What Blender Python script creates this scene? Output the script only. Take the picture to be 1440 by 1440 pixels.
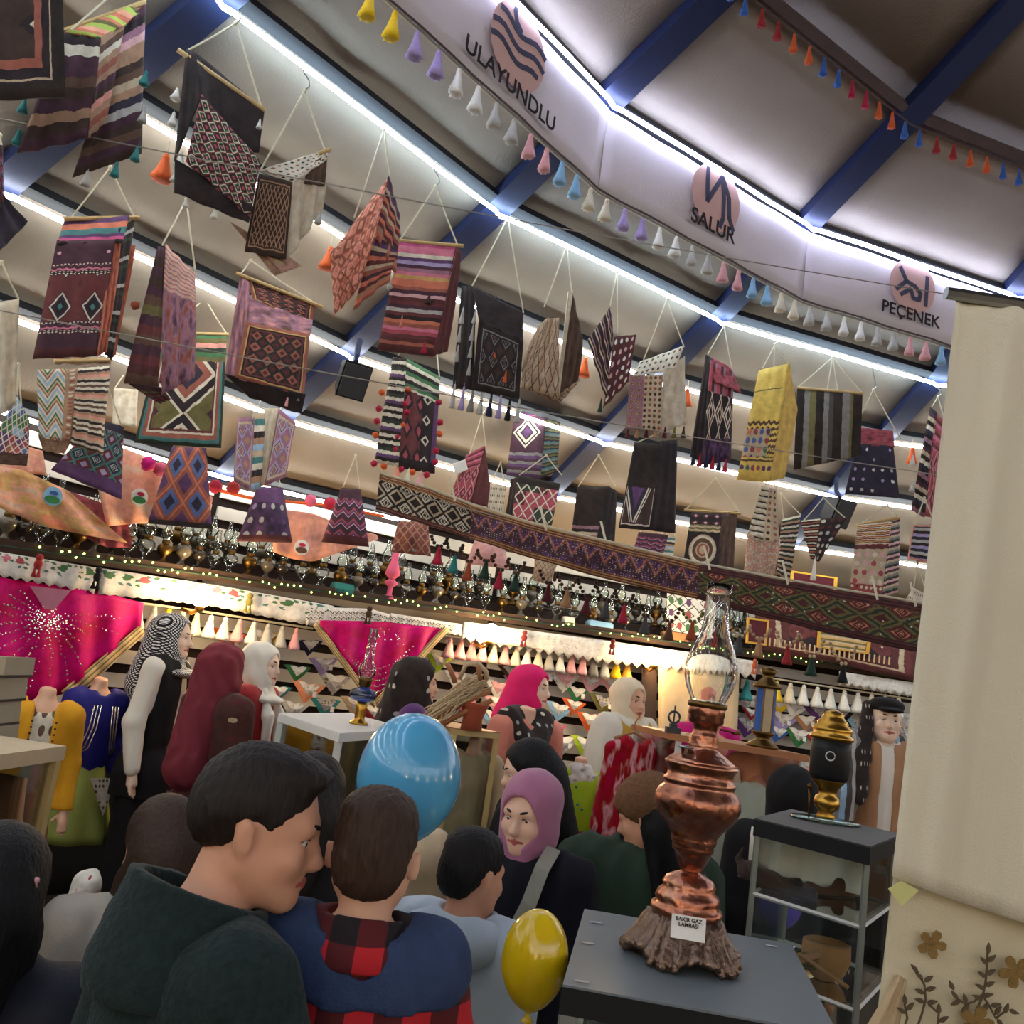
import bpy, math, random
import numpy as np
from mathutils import Vector, Matrix
random.seed(7)
for o in list(bpy.data.objects): bpy.data.objects.remove(o)
scene = bpy.context.scene
COL = scene.collection

# ------------------------------------------------------------------ camera
PITCH, ROLL, FPX, CAMZ = math.radians(9.89), math.radians(8.24), 1287.5, 1.9
fwd = Vector((0, math.cos(PITCH), math.sin(PITCH)))
up0 = Vector((0, -math.sin(PITCH), math.cos(PITCH)))
rt0 = Vector((1, 0, 0))
EX = rt0*math.cos(ROLL) + up0*math.sin(ROLL)
EU = up0*math.cos(ROLL) - rt0*math.sin(ROLL)
CAM = Vector((0, 0, CAMZ))
cd = bpy.data.cameras.new('camera'); cam = bpy.data.objects.new('camera', cd); COL.objects.link(cam)
cd.sensor_width = 36; cd.lens = 36*FPX/1440; cd.clip_start = .05; cd.clip_end = 100
m = Matrix((EX, EU, -fwd)).transposed().to_4x4(); m.translation = CAM
cam.matrix_world = m
scene.camera = cam

# ------------------------------------------------------------------ world, exposure
w = bpy.data.worlds.new('world'); scene.world = w; w.use_nodes = True
w.node_tree.nodes['Background'].inputs[0].default_value = (.02, .022, .03, 1)
w.node_tree.nodes['Background'].inputs[1].default_value = 1
scene.view_settings.view_transform = 'Standard'
scene.view_settings.look = 'None'
scene.view_settings.gamma = 1
scene.view_settings.exposure = 0.3
scene.view_settings.use_curve_mapping = False
LED_POWER = 25.0          # emission strength of the light ropes
BULB_POWER = 10.0         # watts of the warm wall bulbs

# ------------------------------------------------------------------ photo rays (only used to find where real things stand)
def ray(x, y): return fwd + EX*((x-720)/FPX) - EU*((y-720)/FPX)
def at(x, y, d): return CAM + ray(x, y)*d
def onz(x, y, z):
    q = ray(x, y); return CAM + q*((z-CAMZ)/q.z)
def depth(P): return (P-CAM).dot(fwd)
def proj(P):
    v = P-CAM; d = v.dot(fwd); return 720+FPX*v.dot(EX)/d, 720-FPX*v.dot(EU)/d
def on_plane(x, y, P0, n):
    q = ray(x, y); return CAM + q*((P0-CAM).dot(n)/q.dot(n))

# ------------------------------------------------------------------ tent geometry (22-sided cone roof on a drum)
TC = Vector((3.878, .029, 0)); TH = math.radians(132.37); NS = 22; DA = -2*math.pi/NS
RR = [4.784, 5.444, 6.191, 6.779, 7.446, 8.147, 8.893]; SLOPE = .487; ZE = CAMZ+1.0957
def rz(R): return ZE + SLOPE*(RR[6]-R)
def vert(R, k, z=None):
    a = TH+k*DA; return Vector((TC.x+R*math.cos(a), TC.y+R*math.sin(a), rz(R) if z is None else z))
def ring_pt(j, px):
    """point of light ring j seen at photo column px"""
    for k in range(-3, 5):
        A, B = vert(RR[j], k), vert(RR[j], k+1)
        if depth(A) < .3 or depth(B) < .3: continue
        xa, xb = proj(A)[0], proj(B)[0]
        if min(xa, xb) <= px <= max(xa, xb):
            lo, hi = 0., 1.
            for _ in range(30):
                mid = (lo+hi)/2
                if (proj(A.lerp(B, mid))[0] < px) == (xa < xb): lo = mid
                else: hi = mid
            return A.lerp(B, lo)
    return at(px, 300, 3)
def wall_n(k):
    a = TH+(k+.5)*DA; return Vector((math.cos(a), math.sin(a), 0))
def on_wall(x, y, off=.1, Rw=8.9):
    q = ray(x, y); best = None
    for k in range(-5, 8):
        n = wall_n(k); den = q.dot(n)
        if den <= 1e-6: continue
        t = (Rw*math.cos(math.pi/NS)-off-(CAM-TC-Vector((0, 0, CAMZ))).dot(n))/den
        if t > 0 and (best is None or t < best[0]): best = (t, n)
    return CAM+q*best[0], best[1]

# ------------------------------------------------------------------ mesh helpers
class G:
    def __init__(s): s.v = []; s.f = []; s.uv = []; s.m = []
    def add(s, vs, fs, uvs=None, mi=0):
        b = len(s.v); s.v += [tuple(v) for v in vs]
        s.uv += list(uvs) if uvs else [(v[0]*3 % 1, v[2]*3 % 1) for v in vs]
        for f in fs: s.f.append(tuple(b+i for i in f)); s.m.append(mi)
        return s
    def box(s, c, h, R=None, mi=0):
        c = Vector(c); vs = []
        for x in (-1, 1):
            for y in (-1, 1):
                for z in (-1, 1):
                    p = Vector((x*h[0], y*h[1], z*h[2])); vs.append(c+(R@p if R else p))
        return s.add(vs, [(0,1,3,2),(4,6,7,5),(0,4,5,1),(2,3,7,6),(0,2,6,4),(1,5,7,3)],
                     [(0,0),(0,1),(1,0),(1,1),(0,0),(0,1),(1,0),(1,1)], mi)
    def hexa(s, q, t, mi=0):
        """quad q (4 Vectors) extruded by Vector t"""
        vs = list(q)+[p+t for p in q]
        return s.add(vs, [(0,1,2,3),(7,6,5,4),(0,4,5,1),(1,5,6,2),(2,6,7,3),(3,7,4,0)],
                     [(0,0),(1,0),(1,1),(0,1)]*2, mi)
    def tube(s, pts, r, n=6, mi=0, closed=False):
        pts = [Vector(p) for p in pts]; L = len(pts)
        rs = r if isinstance(r, (list, tuple)) else [r]*L
        vs = []; uv = []
        for i, p in enumerate(pts):
            a = pts[i-1] if (i > 0 or closed) else p; b = pts[(i+1) % L] if (i < L-1 or closed) else p
            t = (b-a); t = t.normalized() if t.length > 1e-9 else Vector((0, 0, 1))
            u = t.cross(Vector((0, 0, 1)));
            if u.length < .05: u = t.cross(Vector((1, 0, 0)))
            u.normalize(); v = t.cross(u)
            for k in range(n):
                a_ = 2*math.pi*k/n; vs.append(p+(u*math.cos(a_)+v*math.sin(a_))*rs[i]); uv.append((k/n, i/max(1, L-1)))
        fs = []
        for i in range(L if closed else L-1):
            for k in range(n):
                a0 = i*n+k; a1 = i*n+(k+1) % n; b0 = ((i+1) % L)*n+k; b1 = ((i+1) % L)*n+(k+1) % n
                fs.append((a0, a1, b1, b0))
        if not closed: fs += [tuple(range(n-1, -1, -1)), tuple((L-1)*n+k for k in range(n))]
        return s.add(vs, fs, uv, mi)
    def lathe(s, prof, n=20, c=(0, 0, 0), mi=0, wob=None, sx=1, sy=1, cap=True):
        c = Vector(c); vs = []; uv = []; L = len(prof)
        for i, (r, z) in enumerate(prof):
            for k in range(n):
                a = 2*math.pi*k/n; q = r*(wob(a, i/(L-1)) if wob else 1)
                vs.append(c+Vector((q*math.cos(a)*sx, q*math.sin(a)*sy, z))); uv.append((k/n, 1-i/(L-1)))
        fs = [(i*n+k, i*n+(k+1) % n, (i+1)*n+(k+1) % n, (i+1)*n+k) for i in range(L-1) for k in range(n)]
        if cap: fs += [tuple(range(n-1, -1, -1)), tuple((L-1)*n+k for k in range(n))]
        return s.add(vs, fs, uv, mi)
    def ball(s, c, r, n=10, m_=7, mi=0):
        r = (r, r, r) if not isinstance(r, (tuple, list)) else r
        prof = [(math.sin(math.pi*i/m_)*1+1e-4, -math.cos(math.pi*i/m_)) for i in range(m_+1)]
        c = Vector(c); b = len(s.v); s.lathe(prof, n, (0, 0, 0), mi)
        for i in range(b, len(s.v)):
            v = s.v[i]; s.v[i] = (c.x+v[0]*r[0], c.y+v[1]*r[1], c.z+v[2]*r[2])
        return s
    def sheet(s, q, nu=8, nv=8, amp=.0, th=.012, mi=0, bulge=0., seed=0, fold=2.5):
        """cloth sheet from quad TL TR BR BL, given real thickness, soft folds and bulge"""
        q = [Vector(p) for p in q]
        N = (q[1]-q[0]).cross(q[3]-q[0]);
        if N.length < 1e-8: N = (q[2]-q[0]).cross(q[3]-q[0])
        N.normalize()
        if N.dot((q[0]+q[2])/2-CAM) > 0: N = -N
        rnd = random.Random(seed); ph = rnd.uniform(0, 6.28); ph2 = rnd.uniform(0, 6.28)
        vs = []; uv = []
        for side in (0, 1):
            for j in range(nv+1):
                for i in range(nu+1):
                    u, v = i/nu, j/nv
                    p = q[0].lerp(q[1], u).lerp(q[3].lerp(q[2], u), v)
                    d = amp*(math.sin(u*6.28*fold+ph+v*1.3)*(.35+.65*v)+.5*math.sin(v*5+u*3+ph2))+bulge*math.sin(math.pi*u)*math.sin(math.pi*min(1, v*1.0))
                    vs.append(p+N*(d-(th if side else 0))); uv.append((u, v))
        W = nu+1; M = W*(nv+1); fs = []
        for j in range(nv):
            for i in range(nu):
                a = j*W+i; fs.append((a, a+1, a+W+1, a+W)); fs.append((M+a, M+a+W, M+a+W+1, M+a+1))
        for i in range(nu):
            fs.append((i, M+i, M+i+1, i+1)); b = nv*W+i; fs.append((b, b+1, M+b+1, M+b))
        for j in range(nv):
            a = j*W; fs.append((a, a+W, M+a+W, M+a)); b = a+nu; fs.append((b, M+b, M+b+W, b+W))
        return s.add(vs, fs, uv, mi)
    def poly(s, pts, t, mi=0, uvs=None):
        """flat polygon extruded by vector t"""
        n = len(pts); vs = [Vector(p) for p in pts]
        xs = [proj(p) for p in vs] if uvs is None else None
        if xs:
            x0 = min(a for a, b in xs); x1 = max(a for a, b in xs); y0 = min(b for a, b in xs); y1 = max(b for a, b in xs)
            uvs = [((a-x0)/(x1-x0+1e-6), (b-y0)/(y1-y0+1e-6)) for a, b in xs]
        fs = [tuple(range(n)), tuple(range(2*n-1, n-1, -1))]+[(i, (i+1) % n, n+(i+1) % n, n+i)[::-1] for i in range(n)]
        return s.add(vs+[v+t for v in vs], fs, list(uvs)*2, mi)
    def mesh(s, name, mats, smooth=False):
        me = bpy.data.meshes.new(name); me.from_pydata(s.v, [], s.f)
        lay = me.uv_layers.new(name='UVMap')
        idx = np.zeros(len(me.loops), dtype=np.int32); me.loops.foreach_get('vertex_index', idx)
        lay.data.foreach_set('uv', np.array(s.uv, dtype=np.float32)[idx].ravel())
        for mm in (mats if isinstance(mats, (list, tuple)) else [mats]): me.materials.append(M(mm))
        me.polygons.foreach_set('material_index', np.array(s.m, dtype=np.int32))
        if smooth: me.polygons.foreach_set('use_smooth', [True]*len(me.polygons))
        me.update(); return me
ORG = {}
def link(name, data, parent=None, loc=None):
    o = bpy.data.objects.new(name, data); COL.objects.link(o)
    if parent: o.parent = parent
    if loc is not None: o.location = loc
    return o
def org(p): return ORG.get(p.name, Vector((0, 0, 0)))
def thing(name, label, cat, loc=(0, 0, 0), group=None, kind=None, rotz=0):
    o = link(name, None, None, loc); o.empty_display_size = .05; ORG[o.name] = Vector(loc); o.rotation_euler = (0, 0, rotz)
    tag(o, label, cat, group, kind); return o
def tag(o, label=None, cat=None, group=None, kind=None):
    if label: o['label'] = label
    if cat: o['category'] = cat
    if group: o['group'] = group
    if kind: o['kind'] = kind
    return o
def part(g, name, mats, parent, smooth=False, label=None):
    """g holds world coordinates; stored relative to the thing's origin"""
    P = org(parent); g.v = [(a-P.x, b-P.y, c-P.z) for a, b, c in g.v]
    o = link(name, g.mesh(name, mats, smooth), parent)
    ORG[o.name] = P
    if label: o['label'] = label
    return o
def solo(g, name, mats, label, cat, smooth=False, group=None, kind=None):
    c = np.array(g.v); P = Vector((float(c[:, 0].mean()), float(c[:, 1].mean()), float(c[:, 2].min())))
    g.v = [(a-P.x, b-P.y, z-P.z) for a, b, z in g.v]
    o = link(name, g.mesh(name, mats, smooth), None, P); ORG[o.name] = P
    return tag(o, label, cat, group, kind)

# ------------------------------------------------------------------ materials
def lin(c):
    if isinstance(c, str): c = PAL[c]
    return tuple(((x/255)/12.92 if x/255 <= .04045 else ((x/255+.055)/1.055)**2.4) for x in c)+(1,)
PAL = dict(black=(24,24,28), ink=(30,28,40), navy=(34,38,66), cream=(222,212,188), white=(232,230,222), tan=(176,132,96), brown=(96,66,50),
  dbrown=(58,42,36), red=(158,40,44), dred=(104,30,40), crim=(176,34,66), pink=(214,96,132), lpink=(226,168,172), mag=(200,16,120), orange=(214,96,44),
  rust=(160,74,48), gold=(206,160,60), yellow=(236,196,24), lime=(176,204,40), green=(52,120,70), dgreen=(34,62,50), teal=(50,130,130), blue=(56,98,170),
  lblue=(140,186,220), purple=(92,52,110), lav=(168,150,200), mauve=(160,104,130), grey=(130,128,124), lgrey=(186,184,178), dgrey=(70,70,72), peach=(236,150,110), salmon=(226,140,120),
  olive=(110,104,50), maroon=(84,24,34), plum=(70,36,60), sand=(200,176,140), wood=(176,128,84), skin=(222,170,138))
MATS = {}
def M(n): return MATS[n]
class NT:
    def __init__(s, name):
        s.mat = bpy.data.materials.new(name); s.mat.use_nodes = True; s.t = s.mat.node_tree; s.b = s.t.nodes['Principled BSDF']; MATS[name] = s.mat
    def n(s, t, **k):
        x = s.t.nodes.new(t)
        for a, b in k.items(): setattr(x, a, b)
        return x
    def l(s, a, b): s.t.links.new(a, b)
    def inp(s, sock, v):
        if hasattr(v, 'is_linked'): s.l(v, sock)
        else: sock.default_value = v
    def math(s, op, a, b=None, c=None):
        x = s.n('ShaderNodeMath', operation=op); s.inp(x.inputs[0], a)
        if b is not None: s.inp(x.inputs[1], b)
        if c is not None: s.inp(x.inputs[2], c)
        return x.outputs[0]
    def mix(s, f, a, b):
        x = s.n('ShaderNodeMix', data_type='RGBA'); s.inp(x.inputs[0], f); s.inp(x.inputs[6], a); s.inp(x.inputs[7], b); return x.outputs[2]
    def ramp(s, f, stops, const=True):
        x = s.n('ShaderNodeValToRGB'); s.inp(x.inputs[0], f); r = x.color_ramp; r.interpolation = 'CONSTANT' if const else 'LINEAR'
        for i, (p, c) in enumerate(stops):
            e = r.elements[i] if i < 2 and i < len(r.elements) else r.elements.new(p)
            e.position = p; e.color = lin(c)
        while len(r.elements) > max(1, len(stops)): r.elements.remove(r.elements[-1])
        return x.outputs[0]
    def noise(s, scale, detail=2, coord=None):
        x = s.n('ShaderNodeTexNoise'); x.inputs['Scale'].default_value = scale; x.inputs['Detail'].default_value = detail
        if coord is not None: s.l(coord, x.inputs['Vector'])
        return x.outputs[0]
    def obj(s): return s.n('ShaderNodeTexCoord').outputs['Object']
def solid(name, c, rough=.8, metal=0, var=.12, scale=12, bump=0, bscale=200, spec=.3, sheen=0, emis=None, es=0, coat=0, trans=0, sub=0):
    t = NT(name); b = t.b; col = lin(c); oc = t.obj()
    b.inputs['Roughness'].default_value = rough; b.inputs['Metallic'].default_value = metal; b.inputs['Specular IOR Level'].default_value = spec
    b.inputs['Sheen Weight'].default_value = sheen; b.inputs['Coat Weight'].default_value = coat; b.inputs['Transmission Weight'].default_value = trans
    if var:
        f = t.noise(scale, 3, oc); dk = tuple(x*(1-var*1.6) for x in col[:3])+(1,); lt = tuple(min(1, x*(1+var)) for x in col[:3])+(1,)
        t.l(t.mix(f, dk, lt), b.inputs['Base Color'])
    else: b.inputs['Base Color'].default_value = col
    if bump:
        bp = t.n('ShaderNodeBump'); bp.inputs['Strength'].default_value = bump; bp.inputs['Distance'].default_value = .004
        t.l(t.noise(bscale, 2, oc), bp.inputs['Height']); t.l(bp.outputs[0], b.inputs['Normal'])
    if emis: b.inputs['Emission Color'].default_value = lin(emis); b.inputs['Emission Strength'].default_value = es
    if sub: b.inputs['Subsurface Weight'].default_value = sub; b.inputs['Subsurface Radius'].default_value = (.01, .004, .002)
    return t.mat
def pattern(t, u, v, sp):
    k = sp[0]
    if k == 'c': return lin(sp[1])
    if k == 's':   # stripes: axis, repeats, [(pos,col)]
        x = v if sp[1] == 'v' else u
        if sp[2] != 1: x = t.math('FRACT', t.math('MULTIPLY', x, sp[2]))
        return t.ramp(x, sp[3])
    if k in ('d', 'o', 'z', 'l', 'x'):
        n, m_ = sp[1], sp[2]; U = t.math('MULTIPLY', u, n); V = t.math('MULTIPLY', v, m_)
        a = t.math('ABSOLUTE', t.math('SUBTRACT', t.math('FRACT', U), .5)); b = t.math('ABSOLUTE', t.math('SUBTRACT', t.math('FRACT', V), .5))
        if k == 'd': return t.ramp(t.math('ADD', a, b), sp[3])          # diamonds
        if k == 'x': return t.ramp(t.math('MAXIMUM', t.math('ADD', a, b), t.math('MULTIPLY', t.math('FLOORED_MODULO', t.math('ADD', t.math('MULTIPLY', a, 6), t.math('MULTIPLY', b, 4)), 1), .45)), sp[3])  # stepped hooks
        if k == 'z': return t.ramp(t.math('FRACT', t.math('ADD', V, t.math('MULTIPLY', a, sp[4]))), sp[3])   # zigzag
        if k == 'l':                                                     # line lattice
            p = t.math('ABSOLUTE', t.math('SUBTRACT', t.math('FRACT', t.math('ADD', U, V)), .5)); q = t.math('ABSOLUTE', t.math('SUBTRACT', t.math('FRACT', t.math('SUBTRACT', U, V)), .5))
            return t.mix(t.math('LESS_THAN', t.math('MINIMUM', p, q), sp[3]), pattern(t, u, v, sp[5]), lin(sp[4]))
        if k == 'o':                                                     # dots, random colour each cell
            wn = t.n('ShaderNodeTexWhiteNoise', noise_dimensions='2D'); cb = t.n('ShaderNodeCombineXYZ')
            t.l(t.math('FLOOR', U), cb.inputs[0]); t.l(t.math('FLOOR', V), cb.inputs[1]); t.l(cb.outputs[0], wn.inputs['Vector'])
            cols = sp[5]; cr = t.ramp(wn.outputs['Value'], [(i/len(cols), c) for i, c in enumerate(cols)])
            d = t.math('SQRT', t.math('ADD', t.math('MULTIPLY', a, a), t.math('MULTIPLY', b, b)))
            return t.mix(t.math('LESS_THAN', d, sp[3]), pattern(t, u, v, sp[4]), cr)
    if k == 'b':   # bands: axis, [(pos, spec)]
        x = v if sp[1] == 'v' else u; r = pattern(t, u, v, sp[2][0][1])
        for p, s2 in sp[2][1:]: r = t.mix(t.math('GREATER_THAN', x, p), r, pattern(t, u, v, s2))
        return r
    if k == 'f':   # frame: [(dist,col)...] then centre
        d = t.math('MINIMUM', t.math('MINIMUM', u, t.math('SUBTRACT', 1, u)), t.math('MINIMUM', v, t.math('SUBTRACT', 1, v)))
        st = sp[1]; return t.mix(t.math('GREATER_THAN', d, sp[2]), t.ramp(d, st), pattern(t, u, v, sp[3]))
    if k == 'e':   # medallion: centre u v, radii, [(dist,col)], background
        a = t.math('DIVIDE', t.math('SUBTRACT', u, sp[1]), sp[3]); b = t.math('DIVIDE', t.math('SUBTRACT', v, sp[2]), sp[4])
        d = t.math('ADD', t.math('ABSOLUTE', a), t.math('ABSOLUTE', b)) if len(sp) > 7 else t.math('SQRT', t.math('ADD', t.math('MULTIPLY', a, a), t.math('MULTIPLY', b, b)))
        return t.mix(t.math('LESS_THAN', d, 1.0), pattern(t, u, v, sp[6]), t.ramp(d, sp[5]))
    if k == 'n':   # blotches
        tc = t.n('ShaderNodeTexCoord'); return t.ramp(t.noise(sp[1], 2, tc.outputs['UV']), sp[2], False)
def kilim(name, sp, rough=.92, wob=.016, sheen=.1, sat=.85, age=.16):
    t = NT(name); tc = t.n('ShaderNodeTexCoord'); sx = t.n('ShaderNodeSeparateXYZ'); t.l(tc.outputs['UV'], sx.inputs[0])
    nz = t.math('MULTIPLY', t.math('SUBTRACT', t.noise(9, 2, tc.outputs['UV']), .5), wob*2)
    u = t.math('ADD', sx.outputs[0], nz); v = t.math('ADD', sx.outputs[1], nz)
    c = pattern(t, u, v, sp); oc = tc.outputs['Object']
    f = t.noise(26, 4, oc)
    if not hasattr(c, 'is_linked'):
        x = t.n('ShaderNodeRGB'); x.outputs[0].default_value = c; c = x.outputs[0]
    if age:
        c = t.mix(t.math('MULTIPLY', t.noise(11, 4, oc), age*2), c, lin((112, 88, 74)))
    hs = t.n('ShaderNodeHueSaturation'); t.l(c, hs.inputs['Color']); t.l(t.math('ADD', t.math('MULTIPLY', f, .8), .6), hs.inputs['Value']); hs.inputs['Saturation'].default_value = sat
    t.l(hs.outputs[0], t.b.inputs['Base Color']); t.b.inputs['Roughness'].default_value = rough; t.b.inputs['Specular IOR Level'].default_value = .15; t.b.inputs['Sheen Weight'].default_value = sheen
    bp = t.n('ShaderNodeBump'); bp.inputs['Strength'].default_value = .5; bp.inputs['Distance'].default_value = .003
    t.l(t.noise(240, 2, oc), bp.inputs['Height']); t.l(bp.outputs[0], t.b.inputs['Normal'])
    return t.mat
def emitter(name, c, s):
    t = NT(name); t.b.inputs['Base Color'].default_value = lin(c); t.b.inputs['Emission Color'].default_value = lin(c); t.b.inputs['Emission Strength'].default_value = s
def glass(name, c=(246, 250, 248), op=.12, rough=.03):
    t = NT(name); tr = t.n('ShaderNodeBsdfTransparent'); gl = t.n('ShaderNodeBsdfGlossy'); gl.inputs['Roughness'].default_value = rough
    tr.inputs[0].default_value = lin(c); lw = t.n('ShaderNodeLayerWeight'); lw.inputs[0].default_value = .25
    mx = t.n('ShaderNodeMixShader'); t.l(t.math('ADD', t.math('MULTIPLY', lw.outputs['Fresnel'], .8), op*.4), mx.inputs[0]); t.l(tr.outputs[0], mx.inputs[1]); t.l(gl.outputs[0], mx.inputs[2])
    out = t.t.nodes['Material Output']; t.l(mx.outputs[0], out.inputs['Surface'])
for n, c in PAL.items(): solid(n, c, .85, bump=.25, sheen=.1)
solid('cord', (205, 196, 170), .9, bump=.4, bscale=400); solid('rod', (190, 160, 110), .6, bump=.2); solid('wire', (150, 142, 130), .6)
solid('beam', (34, 44, 78), .45, var=.1, bump=.2, bscale=60, spec=.4); solid('ceil_cloth', (158, 146, 132), .95, var=.08, scale=3, bump=.6, bscale=90)
solid('purlin_m', (9, 11, 18), .7, spec=.4); solid('plank_m', (214, 208, 196), .7, var=.06, scale=5, bump=.1); solid('backing', (44, 34, 32), .95, var=.2)
solid('floor_m', (80, 70, 62), .6, var=.2, scale=4, bump=.1); solid('blackcloth', (14, 13, 14), .95, var=.3, scale=6)
solid('banner_m', (206, 196, 198), .95, var=.06, scale=4, bump=.4, bscale=160); solid('print_salmon', (206, 168, 160), .95, var=.08); solid('print_ink', (74, 74, 96), .95, var=.08)
solid('print_black', (46, 40, 42), .95, var=.05); solid('trim_brown', (86, 70, 66), .9, bump=.3)
emitter('led_1', (206, 216, 255), LED_POWER); emitter('led_2', (208, 234, 255), LED_POWER); emitter('led_3', (236, 240, 238), LED_POWER); emitter('bulb', (255, 214, 150), 90); emitter('fairy', (200, 240, 120), 5)
solid('steel', (150, 150, 148), .3, metal=1, var=.1); solid('brass', (186, 142, 62), .28, metal=1, var=.15); solid('dbrass', (110, 84, 46), .4, metal=1, var=.25)
glass('glass'); glass('case_glass', (250, 253, 251), .06); glass('pink_glass', (236, 130, 170), .25); glass('blue_glass', (110, 140, 210), .3); glass('green_edge', (215, 238, 228), .4)
solid('speaker_m', (24, 26, 32), .5, var=.1, bump=.2, bscale=300)
# ================================================================== structure
NC = Vector((0, 0, 1))
def cone_n(k):
    a = TH+k*DA; v = Vector((SLOPE*math.cos(a), SLOPE*math.sin(a), 1)); return v.normalized()
g = G(); g.poly([vert(9.3, k, 0) for k in range(NS)], Vector((0, 0, -.1)), uvs=[(0, 0)]*NS)
fl = part(g, 'floor', 'floor_m', thing('floor', None, None, kind='structure')); FLOOR = fl.parent
ceil = thing('ceiling', 'beige cloth tent roof on dark radiating rafters', None, kind='structure')
bands = [.9]+RR+[9.0]
for k in range(NS):
    vis = -3 <= ((k+11) % NS)-11 <= 4
    bl = list(zip(bands[:-1], bands[1:])) if vis else [(bands[0], bands[-1])]
    for (a, b) in bl:
        q = [vert(a, k)+cone_n(k)*.1, vert(a, k+1)+cone_n(k+1)*.1, vert(b, k+1)+cone_n(k+1)*.1, vert(b, k)+cone_n(k)*.1]
        g = G(); g.sheet(q, 6, 4, amp=.006 if vis and a > 4 else 0, th=.01, seed=k); part(g, 'cloth_panel', 'ceil_cloth', ceil, True)
    A, B = vert(.9, k)+cone_n(k)*.03, vert(8.98, k)+cone_n(k)*.03
    t = (Vector((-(B-A).y, (B-A).x, 0))).normalized()*.075
    g = G(); g.hexa([A-t, A+t, B+t, B-t], cone_n(k)*.065); part(g, 'rafter', 'beam', ceil)
    for j, R in enumerate(RR):
        if not vis and j in (0, 1): continue
        e = .075*1.0; P, Q = vert(R, k), vert(R, k+1); d = (Q-P).normalized(); P = P+d*e; Q = Q-d*e
        nn = (cone_n(k)+cone_n(k+1)).normalized(); s = d.cross(nn).normalized()*(.03 if j else .02)
        # lattice purlin: two chords and short webs
        off = nn*.035
        inn = (TC-P); inn.z = 0; inn.normalize(); inn = Vector((inn.x, inn.y, SLOPE)).normalized()*.03
        if j == 1: inn = -inn
        g = G(); g.hexa([P+off-s+inn, P+off+s+inn, Q+off+s+inn, Q+off-s+inn], nn*.05)
        part(g, 'purlin', 'purlin_m' if j else 'trim_brown', ceil)
g = G(); g.lathe([(.95, 0), (.95, .12), (.05, .3)], 22, (TC.x, TC.y, rz(.9)+.05)); part(g, 'crown_ring', 'beam', ceil)

for j in range(1, 7):
    root = thing('light_rope', ['', 'white light rope along the top edge of the printed cloth banner', 'white light rope with the front row of bags hooked to it',
        'white light rope in the third ring from the top of the tent', 'white light rope passing the two hanging loudspeakers', 'white light rope fifth down the tent roof',
        'lowest white light rope along the tent eave'][j], 'light rope', vert(RR[j], 0), 'light ropes ringing the tent roof')
    pts = []
    for k in range(NS):
        P, Q = vert(RR[j], k), vert(RR[j], k+1); d = (Q-P).normalized()
        pts += [P-Vector((0, 0, .012)), P+d*.05-Vector((0, 0, .004))]
        if -3 <= ((k+11) % NS)-11 <= 4:
            for f in (.25, .5, .75): pts.append(P.lerp(Q, f)-Vector((0, 0, random.uniform(-.004, .01))))
        pts.append(Q-d*.05+Vector((0, 0, 0)))
    if j == 6:      # the eave rope only runs along the left part of the wall
        pts = [vert(RR[6], k) for k in range(-7, 1)]+[vert(RR[6], 0).lerp(vert(RR[6], 1), f) for f in (.2, .4, .62)]
    g = G(); g.tube(pts, .014, 4, closed=j != 6); part(g, 'glowing_tube', f'led_{min(j, 3)}', root, True)

# ---- walls of horizontal boards
wall = thing('wall_back', 'pale horizontal boards on dark backing around the tent', None, kind='structure')
g = G()
for k in range(NS): g.hexa([vert(9.0, k, 0), vert(9.0, k+1, 0), vert(9.0, k+1, ZE+.1), vert(9.0, k, ZE+.1)], wall_n(k)*.06)
part(g, 'backing', 'backing', wall)
for k in range(-2, 4):
    n = wall_n(k)
    for i in range(13):
        z = 1.12+i*.158
        if z > 2.95: continue
        P, Q = vert(8.985, k, z), vert(8.985, k+1, z); d = (Q-P).normalized()*.03
        g = G(); g.hexa([P+d, Q-d, Q-d+Vector((0, 0, .092)), P+d+Vector((0, 0, .092))], -n*.03); part(g, 'board', 'plank_m', wall)
    if k < 1:
        P, Q = vert(8.93, k, 0), vert(8.93, k+1, 0)
        g = G(); g.sheet([P+Vector((0, 0, 1.22)), Q+Vector((0, 0, 1.22)), Q, P], 24, 4, amp=.02, fold=7, seed=k); part(g, 'black_drape', 'blackcloth', wall, True)
# low podium the mannequins stand on
pod = thing('display_podium', 'low dark podium along the wall under the mannequins', 'podium', vert(8.0, 0, 0))
for k in range(-2, 4):
    g = G(); q = [vert(8.9, k, 0), vert(8.9, k+1, 0), vert(6.9, k+1, 0), vert(6.9, k, 0)]; g.hexa(q, Vector((0, 0, .14))); part(g, 'deck', 'blackcloth', pod)

# ---- ledge shelf with a thin string of fairy lights
def LEDGE(x): return 769+x*.143
LX = [-330, -200, -80, 60, 180, 290, 400, 500, 600, 690, 780, 870, 960, 1040, 1130, 1220, 1310, 1420]
led = thing('lamp_shelf', 'long narrow dark shelf carrying oil lamps along the wall', 'shelf', on_wall(400, LEDGE(400), .3)[0])
for a, b in zip(LX[:-1], LX[1:]):
    P, n = on_wall(a, LEDGE(a), .3); Q, n2 = on_wall(b, LEDGE(b), .3)
    g = G(); g.hexa([P, Q, Q+n2*.27, P+n*.27], Vector((0, 0, .035))); part(g, 'shelf_board', 'dgrey', led)
    g = G(); g.hexa([P-n*.02+Vector((0, 0, -.03)), Q-n2*.02+Vector((0, 0, -.03)), Q-n2*.02+Vector((0, 0, .05)), P-n*.02+Vector((0, 0, .05))], n*.018); part(g, 'front_edge', 'dbrown', led)
fa = thing('fairy_light_string', 'tiny green-white fairy lights strung along the dark shelf edge', 'fairy lights', on_wall(400, LEDGE(400), .33)[0])
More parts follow.
